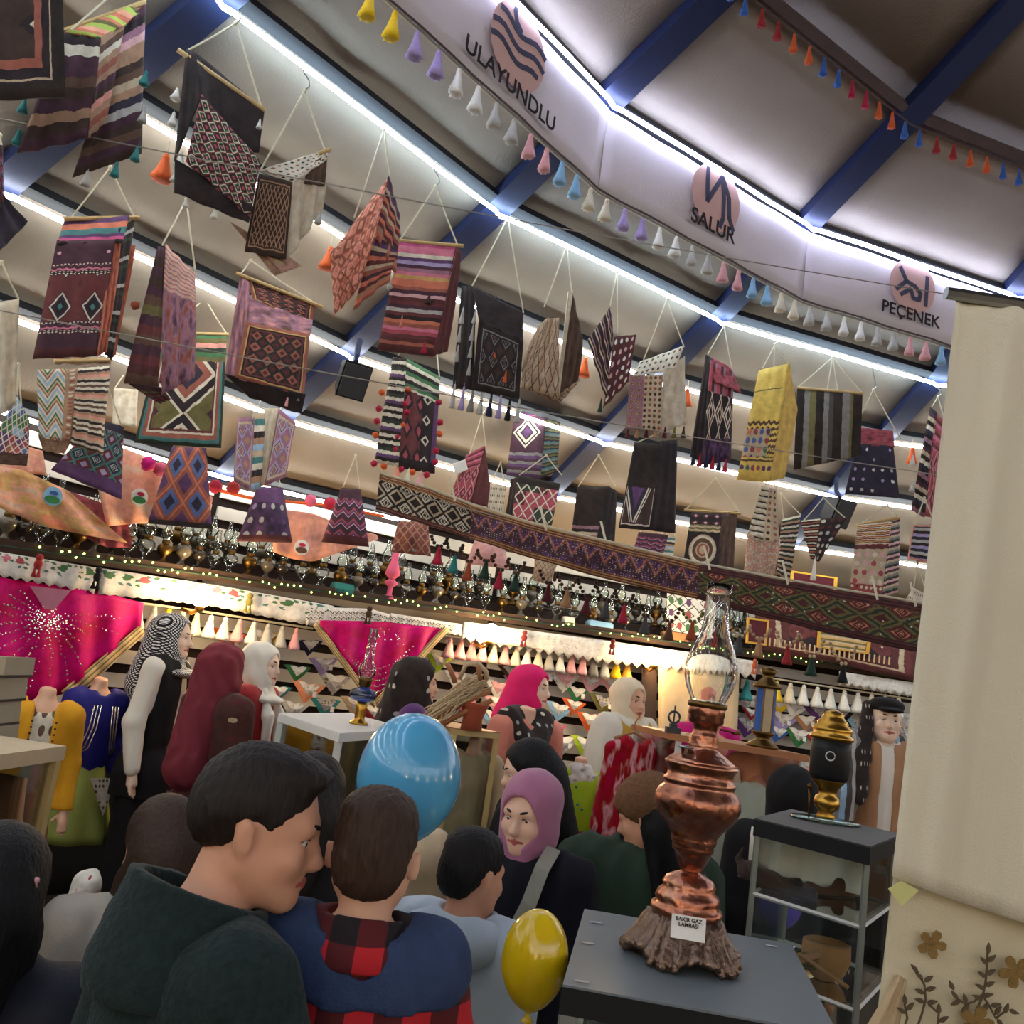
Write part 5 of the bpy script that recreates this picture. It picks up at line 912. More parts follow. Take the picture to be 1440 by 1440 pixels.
def nets(D, lo, vox):
    I = D < 0; sh = np.array(D.shape)-1; cor = [(a, b, c) for a in (0, 1) for b in (0, 1) for c in (0, 1)]
    V = [D[a:sh[0]+a, b:sh[1]+b, c:sh[2]+c] for a, b, c in cor]; cnt = sum((v < 0).astype(np.int8) for v in V); act = (cnt > 0) & (cnt < 8); idx = np.argwhere(act)
    if len(idx) == 0: return np.zeros((0, 3)), np.zeros((0, 4), int)
    ci = -np.ones(sh, np.int64); ci[act] = np.arange(len(idx)); val = np.stack([v[act] for v in V], 1); pos = np.zeros((len(idx), 3)); w_ = np.zeros(len(idx))
    for a in range(8):
        for b in range(a+1, 8):
            ca, cb = np.array(cor[a]), np.array(cor[b])
            if np.abs(ca-cb).sum() != 1: continue
            va, vb = val[:, a], val[:, b]; mk = (va < 0) != (vb < 0); t = np.where(mk, va/(va-vb+1e-12), 0)
            pos += np.where(mk[:, None], ca+(cb-ca)*t[:, None], 0); w_ += mk
    pos = (idx+pos/w_[:, None])*vox+lo; F = []
    for axis in range(3):
        s0 = [slice(1, -1)]*3; s0[axis] = slice(0, -1); s1 = list(s0); s1[axis] = slice(1, None)
        a, b = I[tuple(s0)], I[tuple(s1)]; E = np.argwhere(a != b)
        if len(E) == 0: continue
        fl_ = a[tuple(E.T)]; off = [1, 1, 1]; off[axis] = 0; E = E+np.array(off); u, v = [(1, 2), (2, 0), (0, 1)][axis]
        du = np.zeros(3, int); du[u] = 1; dv = np.zeros(3, int); dv[v] = 1
        q = np.stack([ci[tuple((E-du-dv).T)], ci[tuple((E-dv).T)], ci[tuple(E.T)], ci[tuple((E-du).T)]], 1); q[~fl_] = q[~fl_][:, ::-1]; F.append(q)
    F = np.concatenate(F); F = F[(F >= 0).all(1)]; return pos, F
def sdf_obj(sd, name, mat, parent, vox, noise=None):
    P, F = sd.mesh(vox, noise); me = bpy.data.meshes.new(name); me.from_pydata(P.tolist(), [], F.tolist()); me.materials.append(M(mat)); me.polygons.foreach_set('use_smooth', [True]*len(me.polygons))
    lay = me.uv_layers.new(name='UVMap'); idx = np.zeros(len(me.loops), dtype=np.int32); me.loops.foreach_get('vertex_index', idx)
    if len(P):
        lo, hi = P.min(0), P.max(0); uv = np.stack([(P[:, 0]-lo[0])/(hi[0]-lo[0]+1e-6), (hi[2]-P[:, 2])/(hi[2]-lo[2]+1e-6)], 1); lay.data.foreach_set('uv', uv[idx].astype(np.float32).ravel())
    me.update(); return link(name, me, parent)
def folds(amp, fx=60, fz=9):
    return lambda x, y, z: amp*(np.sin(x*fx+np.sin(z*fz)*1.5)*np.cos(y*fx*.7+z*fz*.6))
solid('skin_a', (214, 158, 128), .55, var=.06, scale=20, sub=.12, bump=.05); solid('skin_b', (226, 176, 148), .5, var=.05, sub=.12); solid('skin_w', (228, 184, 160), .5, var=.04, sub=.1)
solid('manq', (226, 176, 146), .35, var=.03, spec=.5); solid('manq_pale', (236, 204, 180), .35, var=.03); solid('lip', (176, 92, 86), .45, var=.05); solid('eye_w', (225, 222, 216), .2, var=0); solid('eye_i', (48, 32, 24), .1, var=0)
def hairmat(n, c):
    t = NT(n); oc = t.obj(); mp = t.n('ShaderNodeMapping'); mp.inputs['Scale'].default_value = (90, 90, 9); t.l(oc, mp.inputs[0]); f = t.noise(2, 3, mp.outputs[0]); a = lin(c)
    t.l(t.mix(f, tuple(x*.45 for x in a[:3])+(1,), tuple(x*1.5 for x in a[:3])+(1,)), t.b.inputs['Base Color']); t.b.inputs['Roughness'].default_value = .6; t.b.inputs['Specular IOR Level'].default_value = .25
    bp = t.n('ShaderNodeBump'); bp.inputs['Strength'].default_value = .9; bp.inputs['Distance'].default_value = .004; t.l(f, bp.inputs['Height']); t.l(bp.outputs[0], t.b.inputs['Normal'])
hairmat('hair_dk', (34, 27, 24)); hairmat('hair_br', (60, 42, 32)); hairmat('hair_bk', (20, 18, 20))

class Fig:
    """standing figure; local frame: +y forward, +x its right side, origin on the ground"""
    def __init__(s, label, top, face, *, base=0., name='person', cat='person', hh=.228, sw=.175, hrot=(0, 0, 0), skin='skin_a', vox=.012, arms=None, head=True, body_z=None, group=None, hshift=(0, 0), legs='stand', H=None, ear=0, slim=1.0):
        s.H = H if H else top.z-base; H = s.H; s.hh = hh; s.sw = sw; s.k = sw/.175; s.skin = skin; s.vox = vox; s.head = head; s.ear = ear; s.slim = slim
        rzz = face-math.pi/2; R = Matrix.Rotation(rzz, 3, 'Z'); off = R@Vector((hshift[0], hshift[1], 0))
        s.t = thing(name, label, cat, (top.x-off.x, top.y-off.y, base), group, rotz=rzz)
        s.shz = H-hh-.075*s.k; s.hz = H*.5 if H > 1.2 else H*.48; s.hc = np.array([hshift[0], hshift[1], H-hh*.5]); s.hs = hh/.23; s.HR = rotm(*hrot)
        j = {}
        for sg, nm in ((1, 'r'), (-1, 'l')):
            sh_ = np.array([sg*sw, 0, s.shz]); L = H*.165
            a = (arms or {}).get(nm)
            el, wr = (np.array(a[0], float), np.array(a[1], float)) if a else (sh_+np.array([sg*.035, -.01, -L]), sh_+np.array([sg*.05, .05, -L*1.9]))
            j[nm] = (sh_, el, wr)
        s.j = j
        s.legs = legs
    def hp(s, p): return s.hc+s.HR@(np.array(p)*s.hs)
    def head_sdf(s, d, ears=True):
        q = s.hs; E = lambda c, r, k=.015, op=1, R=None: d.e(s.hp(c), np.array(r)*q, k*q, s.HR if R is None else s.HR@R, op)
        E((0, -.014, .032), (.074, .096, .083)); E((0, .028, -.022), (.062, .064, .082), .03); E((0, .03, -.06), (.052, .052, .05), .03)
        for sg in (-1, 1): d.c(s.hp((sg*.05, -.0, -.05)), s.hp((sg*.016, .068, -.093)), .022*q, .02*q, .03*q)
        E((0, .074, -.098), (.02, .017, .016), .02); E((0, .073, .018), (.05, .02, .014), .02)
        for sg in (-1, 1): E((sg*.032, .092, -.002), (.019, .016, .011), .012, -1); E((sg*.033, .0765, .0075), (.017, .010, .0065), .006); E((sg*.033, .0745, -.0125), (.015, .010, .0045), .006); E((sg*.04, .062, -.035), (.024, .022, .02), .02)
        d.c(s.hp((0, .086, .004)), s.hp((0, .108, -.034)), .0085*q, .0125*q, .014*q); E((0, .1, -.04), (.017, .011, .009), .008)
        E((0, .086, -.064), (.023, .011, .006), .008); E((0, .086, -.073), (.019, .011, .006), .008)
        if ears:
            for sg in (-1, 1): E((sg*(.078+.006*s.ear), -.010, -.012), (.008, .019, .030), .008, 1, rotm(sg*(-.35-.35*s.ear), 0, .12*sg)); E((sg*(.088+.008*s.ear), -.002+.004*s.ear, -.010), (.005, .010, .017), .006, -1)
    def torso(s, d, t=0., low=True, k=.05):
        K_ = s.k; H = s.H; z = s.shz
        d.e((0, 0, z-.13*K_), (s.sw*.9+t, .105*K_+t, .2*K_+t), k); d.c((-s.sw*.78, -.005, z-.012), (s.sw*.78, -.005, z-.012), .058*K_+t, None, k)
        d.e((0, .005, (z+s.hz)/2-.03), (s.sw*.74+t, .095*K_+t, (z-s.hz)*.42+t), k)
        if low: d.e((0, -.01, s.hz), (s.sw*.86+t, .11*K_+t, .12*K_+t), k)
    def arm(s, d, nm, t=0., end=1., k=.03):
        a, e, w_ = s.j[nm]; K_ = s.k; q = s.slim; d.c(a, e, .052*K_*q+t*q, .042*K_*q+t*q, k); d.c(e, e+(w_-e)*end, .042*K_*q+t*q, .030*K_*q+t*.9*q, k)
    def hand(s, d, nm, curl=.5):
        a, e, w_ = s.j[nm]; K_ = s.k; f = (w_-e)/np.linalg.norm(w_-e); side = np.cross(f, [0, 1, 0]); side = side/(np.linalg.norm(side)+1e-9); nrm = np.cross(side, f); sg = 1 if nm == 'r' else -1
        d.c(w_, w_+f*.075*K_, .026*K_, .032*K_, .015)
        for i, (o, L) in enumerate(((-.028, .062), (-.009, .075), (.010, .07), (.028, .055))):
            b = w_+f*.085*K_+side*o*K_; m1 = b+(f*.9+nrm*.25*curl)*L*.55*K_; m2 = m1+(f*.8+nrm*.6*curl)*L*.5*K_; d.c(b, m1, .0098*K_, .0092*K_, .006); d.c(m1, m2, .0092*K_, .008*K_, .006)
        b = w_+f*.03*K_-side*.028*K_*sg; m1 = b+(f*.6-side*.8*sg)*.045*K_; d.c(b, m1, .013*K_, .011*K_, .01); d.c(m1, m1+(f*.95-side*.2*sg)*.035*K_, .011*K_, .009*K_, .006)
    def leg(s, d, t=0., end=1., k=.03):
        H = s.H
        for sg in (-1, 1):
            a = np.array([sg*s.sw*.48, 0, s.hz])
            if s.legs == 'stand': kn = np.array([sg*s.sw*.5, .015, H*.27]); an = np.array([sg*s.sw*.5, -.01, .075])
            else: kn = np.array([sg*s.sw*.85, .26, s.hz-.05]); an = np.array([sg*s.sw*.9, .22, s.hz-.33])
            d.c(a, kn, .078*s.k+t, .053*s.k+t, k); d.c(kn, kn+(an-kn)*end, .053*s.k+t, .036*s.k+t, k)
            if end == 1: d.c(an+np.array([0, -.01, -.045]), an+np.array([sg*.01, .12, -.05]), .034+t*.5, .026+t*.5, .02)
    def body(s, legs=True, hands='rl', neck=True, curl=.5, ears=True):
        d = SDF(); s.torso(d)
        if legs: s.leg(d)
        for nm in 'rl':
            if s.j[nm] is not None: s.arm(d, nm);
            if nm in hands: s.hand(d, nm, curl)
        if neck: d.c((s.hc[0]*.3, -.012, s.shz-.02), s.hp((0, -.025, -.05)) if s.head else (0, .0, s.shz+.16), .06*s.k, .05*s.k, .04)
        if s.head: s.head_sdf(d, ears)
        else: d.cut((0, 0, s.shz+.125), (0, .2, 1))
        s.b = sdf_obj(d, 'body', s.skin, s.t, s.vox)
        return s
    def eyes(s, brow='hair_dk', lash=True, lip='lip'):
        for sg in (-1, 1):
            g = G(); g.ball(s.hp((sg*.032, .0715, -.003)), .0118*s.hs, 14, 10); e = link('eye', g.mesh('eye', 'eye_w', True), s.t)
            g = G(); g.ball(s.hp((sg*.032, .0792, -.004)), .0056*s.hs, 10, 6); link('iris', g.mesh('iris', 'eye_i', True), e)
            g = G(); g.tube([s.hp((sg*(.016+.036*k/5), .0965-.0036*k-.0006*k*k, .0215+.0032*math.sin(k*.62))) for k in range(6)], [.0025*s.hs, .0042*s.hs, .0044*s.hs, .004*s.hs, .003*s.hs, .0015*s.hs], 6); link('eyebrow', g.mesh('eyebrow', brow, True), s.t)
            g = G(); g.tube([s.hp((sg*(.019+.027*k/5), .0852-.0022*k+.002*math.sin(k*.63), .0005+.0038*math.sin(k*.63))) for k in range(6)], .0019*s.hs, 5); link('upper_lid', g.mesh('upper_lid', s.skin if not lash else brow, True), s.t)
        d = SDF()
        for zc, hw in ((-.0640, .025), (-.0722, .021)):
            d.c(s.hp((-hw, .0885, -.0685)), s.hp((0, .0945, zc)), .0034*s.hs, .0055*s.hs, .004); d.c(s.hp((0, .0945, zc)), s.hp((hw, .0885, -.0685)), .0055*s.hs, .0034*s.hs, .004)
        sdf_obj(d, 'lips', lip, s.t, .0018*s.hs); return s
    def add(s, name, mat, fn, vox=None, noise=None):
        d = SDF(); fn(d); return sdf_obj(d, name, mat, s.t, vox or s.vox, noise)
    # ---- garments
    def top(s, mat, t=.022, hem=None, sleeve=.95, neck=.075, collar=0, name='jacket', arms='rl', noise=.004, open_front=0, vox=None):
        hem = s.hz-.12 if hem is None else hem
        def fn(d):
            s.torso(d, t); d.c((0, 0, s.hz-.02), (0, 0, hem-.1), s.sw*.86+t, s.sw*.9+t, .06) if hem < s.hz-.1 else None
            for nm in arms: s.arm(d, nm, t*1.0, sleeve)
            if collar: d.c((0, -.015, s.shz+.02), (0, -.01, s.shz+.055+collar), neck+.03, neck+.012, .03)
            d.c((0, -.01, s.shz-.0), (s.hc[0]*.3, .02, s.shz+.3), neck, neck+.01, .012, -1)
            if open_front: d.b((0, .2, s.shz-.25), (open_front, .2, .4), .01, None, -1)
            d.cut((0, 0, hem), (0, 0, -1))
        return s.add(name, mat, fn, vox, folds(noise) if noise else None)
    def pants(s, mat, t=.018, name='trousers'):
        def fn(d): s.leg(d, t, .94); d.e((0, -.01, s.hz), (s.sw*.86+t, .11*s.k+t, .13*s.k+t), .05)
        return s.add(name, mat, fn, max(s.vox, .014), folds(.004))
    def skirt(s, mat, z1=.08, r0=None, r1=.30, z0=None, n=22, amp=.09, name='skirt', sy=.8):
        r0 = r0 or s.sw*.8; z0 = z0 or s.hz+.1; g = G(); ph = random.Random(int(s.H*1e4)).uniform(0, 6)
        pr = [(r0+(r1-r0)*(i/10)**.85, z0+(z1-z0)*i/10) for i in range(11)]; inner = [(r-.012, z) for r, z in pr[::-1]]
        g.lathe(pr+inner, 66, wob=lambda a, f: 1+amp*math.sin(a*n/2+ph)*min(f*2, 2-f*2, 1)*min(1, f*4), sy=sy, cap=False); return link(name, g.mesh(name, mat, True), s.t)
    # ---- hair and head cloths
    def hair(s, mat, kind='short', name='hair', vox=None, noise=.0025):
        def fn(d):
            q = s.hs; E = lambda c, r, k=.012, op=1, R=None: d.e(s.hp(c), np.array(r)*q, k*q, s.HR if R is None else s.HR@R, op)
            E((0, -.016, .034), (.079, .101, .087) if kind in ('short', 'boy') else (.084, .106, .093))
            if kind == 'short':   # cropped sides, fuller top
                E((0, .018, .09), (.060, .082, .032), .03); E((0, -.07, -.0), (.064, .038, .05), .03)
                E((0, .105, -.025), (.12, .085, .09), .008, -1); E((0, .135, .055), (.11, .062, .062), .01, -1); E((0, -.02, -.13), (.15, .2, .072), .012, -1)
                for sg in (-1, 1): E((sg*.085, .0, -.035), (.03, .036, .05), .01, -1)
            if kind == 'boy':
                E((0, -.02, .08), (.068, .088, .04), .03); E((0, -.066, -.02), (.068, .042, .06), .03)
                E((0, .115, -.035), (.12, .09, .10), .008, -1); E((0, -.01, -.155), (.15, .2, .08), .012, -1)
                for sg in (-1, 1): E((sg*.092, .0, -.035), (.028, .036, .055), .01, -1)
            if kind in ('long', 'bun'):
                E((0, -.05, -.03), (.088, .075, .10), .03)
                if kind == 'long': d.c(s.hp((0, -.075, -.04)), s.hp((0, -.10, -.30)), .085*q, .065*q, .04); d.c(s.hp((.06, -.03, -.06)), s.hp((.075, .0, -.26)), .035*q, .022*q, .03); d.c(s.hp((-.06, -.03, -.06)), s.hp((-.075, .0, -.26)), .035*q, .022*q, .03)
                E((0, .115, -.03), (.075, .085, .105), .012, -1)
        return s.add(name, mat, fn, vox or .007, (lambda x, y, z: noise*np.sin(x*260+np.sin(z*70)*2)*np.cos(y*230+z*40)) if noise else None)
    def hijab(s, mat, drape=.16, name='headscarf', face=(.063, .11, .081), vox=None, back=0, front=.05, fold=.003, cut=None, pad=1.0):
        def fn(d):
            q = s.hs; E = lambda c, r, k=.012, op=1, R=None: d.e(s.hp(c), np.array(r)*q, k*q, s.HR if R is None else s.HR@R, op)
            E((0, -.02, .03), (.094*pad, .118*pad, .10*pad)); E((0, .0, -.06), (.085, .09, .08), .05)
            nb = np.array([s.hc[0]*.4, .01, s.shz+.01]); d.c(s.hp((0, .0, -.09)), nb, .08*q, .088*s.k, .05); d.e(nb+np.array([0, front, -drape*.45]), (s.sw*.8, .12*s.k, drape*.6), .06) if drape > .04 else None
            if back: d.c(s.hp((0, -.06, .0)), (0, -.11, s.shz-back), .09*q, .12, .05)
            E((0, .115, -.010), face, .008, -1)
        return s.add(name, mat, fn, vox or .009, folds(fold, 70, 25))
ANG = math.radians
# ================================================================== visitors
solid('fleece', (28, 44, 44), .95, var=.45, scale=70, bump=1.0, bscale=90, sheen=.05); solid('navyjacket', (22, 26, 38), .7, bump=.3); solid('creamcoat', (186, 178, 164), .9, bump=.4); solid('hoodie', (178, 190, 200), .92, var=.06, bump=.3, sheen=.2)
solid('abaya', (20, 20, 30), .9, bump=.2); solid('mauvecloth', (170, 108, 138), .75, var=.08, sheen=.2); solid('strap', (150, 146, 132), .7); solid('denim', (50, 66, 100), .9, var=.2, scale=30, bump=.5); solid('darkcloth', (26, 24, 26), .9); solid('greencoat', (44, 62, 48), .8, var=.15, bump=.3)
solid('knit', (120, 84, 56), .95, var=.3, scale=60, bump=1.0, bscale=120); solid('furdark', (70, 64, 58), .95, var=.4, scale=80, bump=1, bscale=120)
def plaid(name, a, b):
    t = NT(name); oc = t.obj(); sx = t.n('ShaderNodeSeparateXYZ'); t.l(oc, sx.inputs[0])
    f = lambda s, n: t.math('GREATER_THAN', t.math('FRACT', t.math('MULTIPLY', s, n)), .5); u = f(sx.outputs[0], 11); v = f(sx.outputs[2], 11); s = t.math('MULTIPLY', t.math('ADD', u, v), .5)
    t.l(t.ramp(s, [(0, a), (.4, tuple((x+y)/2*.8 for x, y in zip(a, b))), (.9, b)]), t.b.inputs['Base Color']); t.b.inputs['Roughness'].default_value = .9
plaid('plaid', (190, 30, 40), (26, 18, 22))
# man in dark fleece, profile to the right
f = Fig('man in dark green fleece jacket turned right toward the boy he carries', at(383, 1056, 1.55), ANG(42), hh=.238, sw=.168, hrot=(-.6, -.16, .0), vox=.0075, arms={'r': ((.24, .08, 1.16), (.10, .32, 1.12)), 'l': ((-.205, -.03, 1.14), (-.17, .16, .98))}, hshift=(.0, .07))
f.body(legs=True); f.eyes(); f.hair('hair_dk', 'short', vox=.006); f.top('fleece', .028, neck=.085, noise=.004, name='fleece_jacket', vox=.009); f.pants('darkcloth')
def rim(d): d.c((0, -.03, f.shz-.02), (0, -.015, f.shz+.09), .135, .114, .02); d.c((0, -.025, f.shz-.2), (0, .0, f.shz+.3), .09, .09, .008, -1); d.cut((0, -.02, f.shz+.095), (0, .3, 1)); d.cut((0, 0, f.shz-.05), (0, 0, -1))
f.add('collar', 'fleece', rim, .007)
# boy seen from behind, carried
f = Fig('small boy seen from behind in red plaid shirt with denim yoke', at(540, 1114, 1.6), ANG(92), base=at(540, 1114, 1.6).z-1.0, hh=.205, sw=.128, hrot=(-.05, -.08, 0), vox=.0075, skin='skin_b', legs='sit', ear=1, arms={'r': ((.17, .04, .58), (.12, .2, .55)), 'l': ((-.17, .04, .58), (-.12, .2, .55))})
f.body(); f.hair('hair_br', 'boy', vox=.006); f.eyes(); f.top('plaid', .022, hem=.44, collar=.0, neck=.056, noise=.004, name='plaid_shirt', vox=.009)
f.add('denim_yoke', 'denim', lambda d: (f.torso(d, .031), [d.c(f.j[q][0], f.j[q][0]+(f.j[q][1]-f.j[q][0])*.12, .047*f.k+.03, None, .03) for q in 'rl'], d.c((0, -.015, f.shz-.02), (0, .03, f.shz+.3), .078, .09, .012, -1), d.cut((0, 0, f.shz-.065), (0, 0, -1))), .008, folds(.002))
f.add('shirt_collar', 'plaid', lambda d: (d.c((0, -.02, f.shz+.005), (0, -.012, f.shz+.045), .088, .072, .02), d.c((0, -.02, f.shz-.05), (0, 0, f.shz+.2), .058, .06, .01, -1), d.b((0, .12, f.shz), (.03, .1, .1), .01, None, -1), d.cut((0, 0, f.shz+.055), (0, .2, 1)), d.cut((0, 0, f.shz-.01), (0, 0, -1))), .006); f.pants('navy')
# black-haired person, lower left
f = Fig('person with black hair and dark navy jacket in the lower left corner', at(14, 1163, 1.68), ANG(95), hh=.24, sw=.18, hrot=(.1, -.1, 0), vox=.012); f.body(); f.eyes('hair_bk'); f.hair('hair_bk', 'long', vox=.008); f.top('navyjacket', .04, collar=.02, name='jacket'); f.pants('darkcloth')
P = f.hp((.075, -.07, .03)); g = G(); g.ball(P, (.006, .008, .014), 8, 6); g.ball(P+np.array([.002, 0, .012]), .006, 8, 6); link('hair_clip', g.mesh('hair_clip', 'lpink', True), f.t)
# brown-haired woman in cream coat
f = Fig('woman with long brown hair and cream coat behind the man', at(240, 1124, 2.3), ANG(110), hh=.24, sw=.165, hrot=(.35, -.25, 0), vox=.012, hshift=(0, .04)); f.body(); f.eyes(); f.hair('hair_br', 'long', vox=.008); f.top('creamcoat', .035, hem=.55, name='coat', noise=.008); f.pants('darkcloth')
f.add('hair_lock', 'hair_br', lambda d: (d.c(f.hp((-.07, .0, -.06)), f.hp((-.10, .05, -.24)), .03, .02, .02), d.c(f.hp((-.10, .05, -.24)), f.hp((-.06, .08, -.34)), .02, .008, .02)), .008)
# dark-haired woman right behind the man's head
f = Fig('dark-haired woman in black mostly hidden behind the man', at(448, 1062, 2.35), ANG(80), hh=.235, sw=.165, vox=.014); f.body(); f.eyes(); f.hair('hair_dk', 'long', vox=.009); f.top('darkcloth', .03, hem=.6, name='coat'); f.pants('darkcloth')
# teen in pale blue hoodie
f = Fig('black-haired boy in pale blue hoodie turned to the right', at(674, 1169, 2.5), ANG(62), hh=.212, sw=.15, hrot=(-.3, -.12, 0), vox=.010, skin='skin_a'); f.body(); f.eyes('hair_bk'); f.hair('hair_bk', 'boy', vox=.007); f.top('hoodie', .030, name='hoodie', neck=.07, noise=.007, vox=.010)
f.add('hood', 'hoodie', lambda d: (d.e((0, -.09, f.shz+.015), (.14, .075, .075), .03), d.c((-.1, -.02, f.shz+.02), (.1, -.02, f.shz+.02), .05, .05, .03), d.e((0, -.02, f.shz+.07), (.075, .085, .07), .02, None, -1)), .009, folds(.006, 50, 20)); f.pants('navy')
# woman in mauve headscarf
f = Fig('woman in mauve headscarf and black coat with a grey shoulder strap', at(752, 1089, 3.1), ANG(-115), hh=.245, sw=.17, hrot=(-.08, -.2, 0), vox=.009, skin='skin_w', hshift=(0, .03)); f.body(ears=False); f.eyes(); f.hijab('mauvecloth', .03, vox=.007, face=(.065, .11, .082), fold=.002, front=.0); f.top('abaya', .036, hem=.25, name='coat', neck=.07, noise=.006)
f.skirt('abaya', .04, r0=.19, r1=.22, z0=.7, name='coat_skirt')
SP = [(-.105, .05, f.shz+.085), (-.10, .115, f.shz+.03), (-.085, .148, f.shz-.06), (-.045, .158, f.shz-.18), (.02, .156, f.shz-.32), (.1, .13, f.shz-.46)]
g = G(); vs = []
for i, p in enumerate(SP):
    p = Vector(p); dr_ = (Vector(SP[min(i+1, len(SP)-1)])-Vector(SP[max(i-1, 0)])).normalized(); nr = Vector((p.x*.6, p.y+.02, .25 if i < 2 else 0)).normalized(); sd_ = dr_.cross(nr).normalized()*.024
    vs += [p-sd_+nr*.012, p+sd_+nr*.012, p+sd_+nr*.02, p-sd_+nr*.02]
fs = []
for i in range(len(SP)-1):
    for k in range(4): b = i*4; fs.append((b+k, b+(k+1) % 4, b+4+(k+1) % 4, b+4+k))
fs += [(3, 2, 1, 0), tuple(len(vs)-4+k for k in range(4))]; g.add(vs, fs); link('shoulder_strap', g.mesh('shoulder_strap', 'strap'), f.t)
g = G(); g.box((-.03, .182, f.shz-.21), (.026, .005, .014)); link('strap_buckle', g.mesh('strap_buckle', 'steel'), f.t)
g = G(); g.tube([(.03, .155, f.shz-.02), (.035, .168, f.shz-.07)], .003, 5); g.ball((.036, .172, f.shz-.085), (.014, .005, .018), 12, 8); link('pendant', g.mesh('pendant', 'steel', True), f.t)
# woman behind, profile to the left
f = Fig('dark-haired woman looking left behind the mauve headscarf', at(748, 1042, 3.8), ANG(188), hh=.235, sw=.165, hrot=(0, -.3, 0), vox=.012, skin='skin_w'); f.body(); f.eyes(); f.hair('hair_bk', 'long', vox=.009); f.top('darkcloth', .03, hem=.5, name='coat'); f.pants('darkcloth')
# person with dark cap and beige shawl
f = Fig('person in black with beige hood seen below the blue balloon', at(612, 1170, 3.15), ANG(60), hh=.235, sw=.17, vox=.014); f.body(); f.eyes(); f.hijab('sand', .08, vox=.011); f.top('darkcloth', .05, hem=.4, collar=.03, name='jacket'); f.pants('darkcloth')
g = G(); g.ball((-.12, -.13, f.shz-.02), .012, 8, 6); link('snap_button', g.mesh('snap_button', 'steel', True), f.t)
# person in dark green coat and knit cap
f = Fig('person in dark green coat and brown knitted cap behind the copper lamp', at(914, 1100, 3.4), ANG(-95), hh=.24, sw=.2, hrot=(-1.95, -.35, 0), vox=.012, hshift=(-.0, .03)); f.body(); f.eyes(); f.hair('hair_bk', 'long', vox=.01)
f.add('knit_cap', 'knit', lambda d: (d.e(f.hp((0, -.02, .05)), np.array((.1, .122, .1))*f.hs, .02, f.HR), d.e(f.hp((0, .12, -.05)), np.array((.14, .1, .09))*f.hs, .01, f.HR, -1), d.e(f.hp((0, 0, -.12)), np.array((.2, .2, .1))*f.hs, .01, f.HR, -1)), .009, folds(.003, 200, 10))
f.top('greencoat', .05, hem=.5, collar=.03, name='coat', noise=.007); f.add('fur_collar', 'furdark', lambda d: (d.c((-.12, .0, f.shz+.06), (.12, .0, f.shz+.06), .045, None, .03)), .011, folds(.008, 150, 90)); f.pants('darkcloth')
g = G(); g.tube([(.0, .168, f.shz-.1), (.0, .172, f.shz-.14)], .004, 5); g.lathe([(.004, -.02), (.009, -.01), (.004, .0)], 8, (0, .174, f.shz-.145)); link('zip_pull', g.mesh('zip_pull', 'steel'), f.t)
g = G(); g.box((.1, .165, f.shz-.17), (.05, .012, .025)); link('pocket_flap', g.mesh('pocket_flap', 'greencoat'), f.t)
f = Fig('person in black with black hood behind the right showcase', at(1116, 1083, 3.95), ANG(80), hh=.25, sw=.17, vox=.016); f.body(); f.eyes(); f.hijab('darkcloth', .1, vox=.013, pad=1.08); f.top('darkcloth', .04, hem=.4, name='coat'); f.pants('darkcloth')

# ================================================================== mannequins
K('k_keff', ('l', 26, 30, .2, 'ink', ('c', 'white')), wob=.006, age=0); K('k_velvet', ('o', 5, 9, .16, ('n', 4, [(.3, 'maroon'), (.7, 'dbrown')]), ['gold', 'maroon', 'maroon', 'sand']), sat=1.0); solid('veil', (124, 44, 56), .8, var=.15); K('k_blackflower', ('o', 8, 9, .18, ('c', 'black'), ['cream', 'black', 'lgrey', 'black'])); K('k_bluepink', ('o', 5, 7, .3, ('c', 'navy'), ['crim', 'navy', 'pink', 'purple']))
solid('hotpink', (232, 24, 110), .7, var=.08); solid('creamscarf', (232, 216, 186), .8, var=.05); solid('gauze', (228, 222, 208), .85, var=.06); solid('limecloth', (172, 204, 40), .75, var=.1); solid('limeskirt', (166, 178, 92), .8, var=.1); solid('yellowjkt', (222, 158, 30), .8, var=.12, bump=.3); solid('royal', (40, 40, 130), .7, var=.1)
K('k_redfloral', ('n', 7, [(.35, 'crim'), (.5, 'red'), (.58, 'lpink'), (.68, 'crim')]), sat=1.1); K('k_shawlgrey', ('s', 'u', 6, [(0, 'lblue'), (.3, 'grey'), (.5, 'lgrey'), (.7, 'dgrey')])); K('k_cloth2', ('o', 7, 7, .3, ('c', 'cream'), ['olive', 'cream', 'brown', 'cream']))
B = .14; MG = 'dressed mannequins along the wall'
def mann(label, top, face, **k): return Fig(label, top, face, base=k.pop('base', B), name='mannequin', cat='mannequin', group=MG, skin=k.pop('skin', 'manq'), **k)
# headless yellow
f = mann('headless mannequin in yellow jacket over patterned blouse', at(72, 953, 4.75)+Vector((0, 0, .11)), ANG(-60), head=False, sw=.14, slim=.8, vox=.013); f.body(hands='rl', legs=False); f.add('blouse', 'k_cloth2', lambda d: (f.torso(d, .012), d.c((0, 0, f.shz), (0, .03, f.shz+.3), .07, None, .01, -1)), .012); f.top('yellowjkt', .032, hem=f.hz+.0, name='jacket', open_front=.05, neck=.085); f.skirt('tan', .1, r1=.2, z0=f.hz+.08, name='brocade_skirt')
g = G(); [g.ball((sg*.055, .155-.0*i, f.shz-.03-.03*i), .006, 6, 4) for sg in (-1, 1) for i in range(8)]; o = link('bead_trim', g.mesh('bead_trim', 'dbrown'), f.t); o['kind'] = 'stuff'
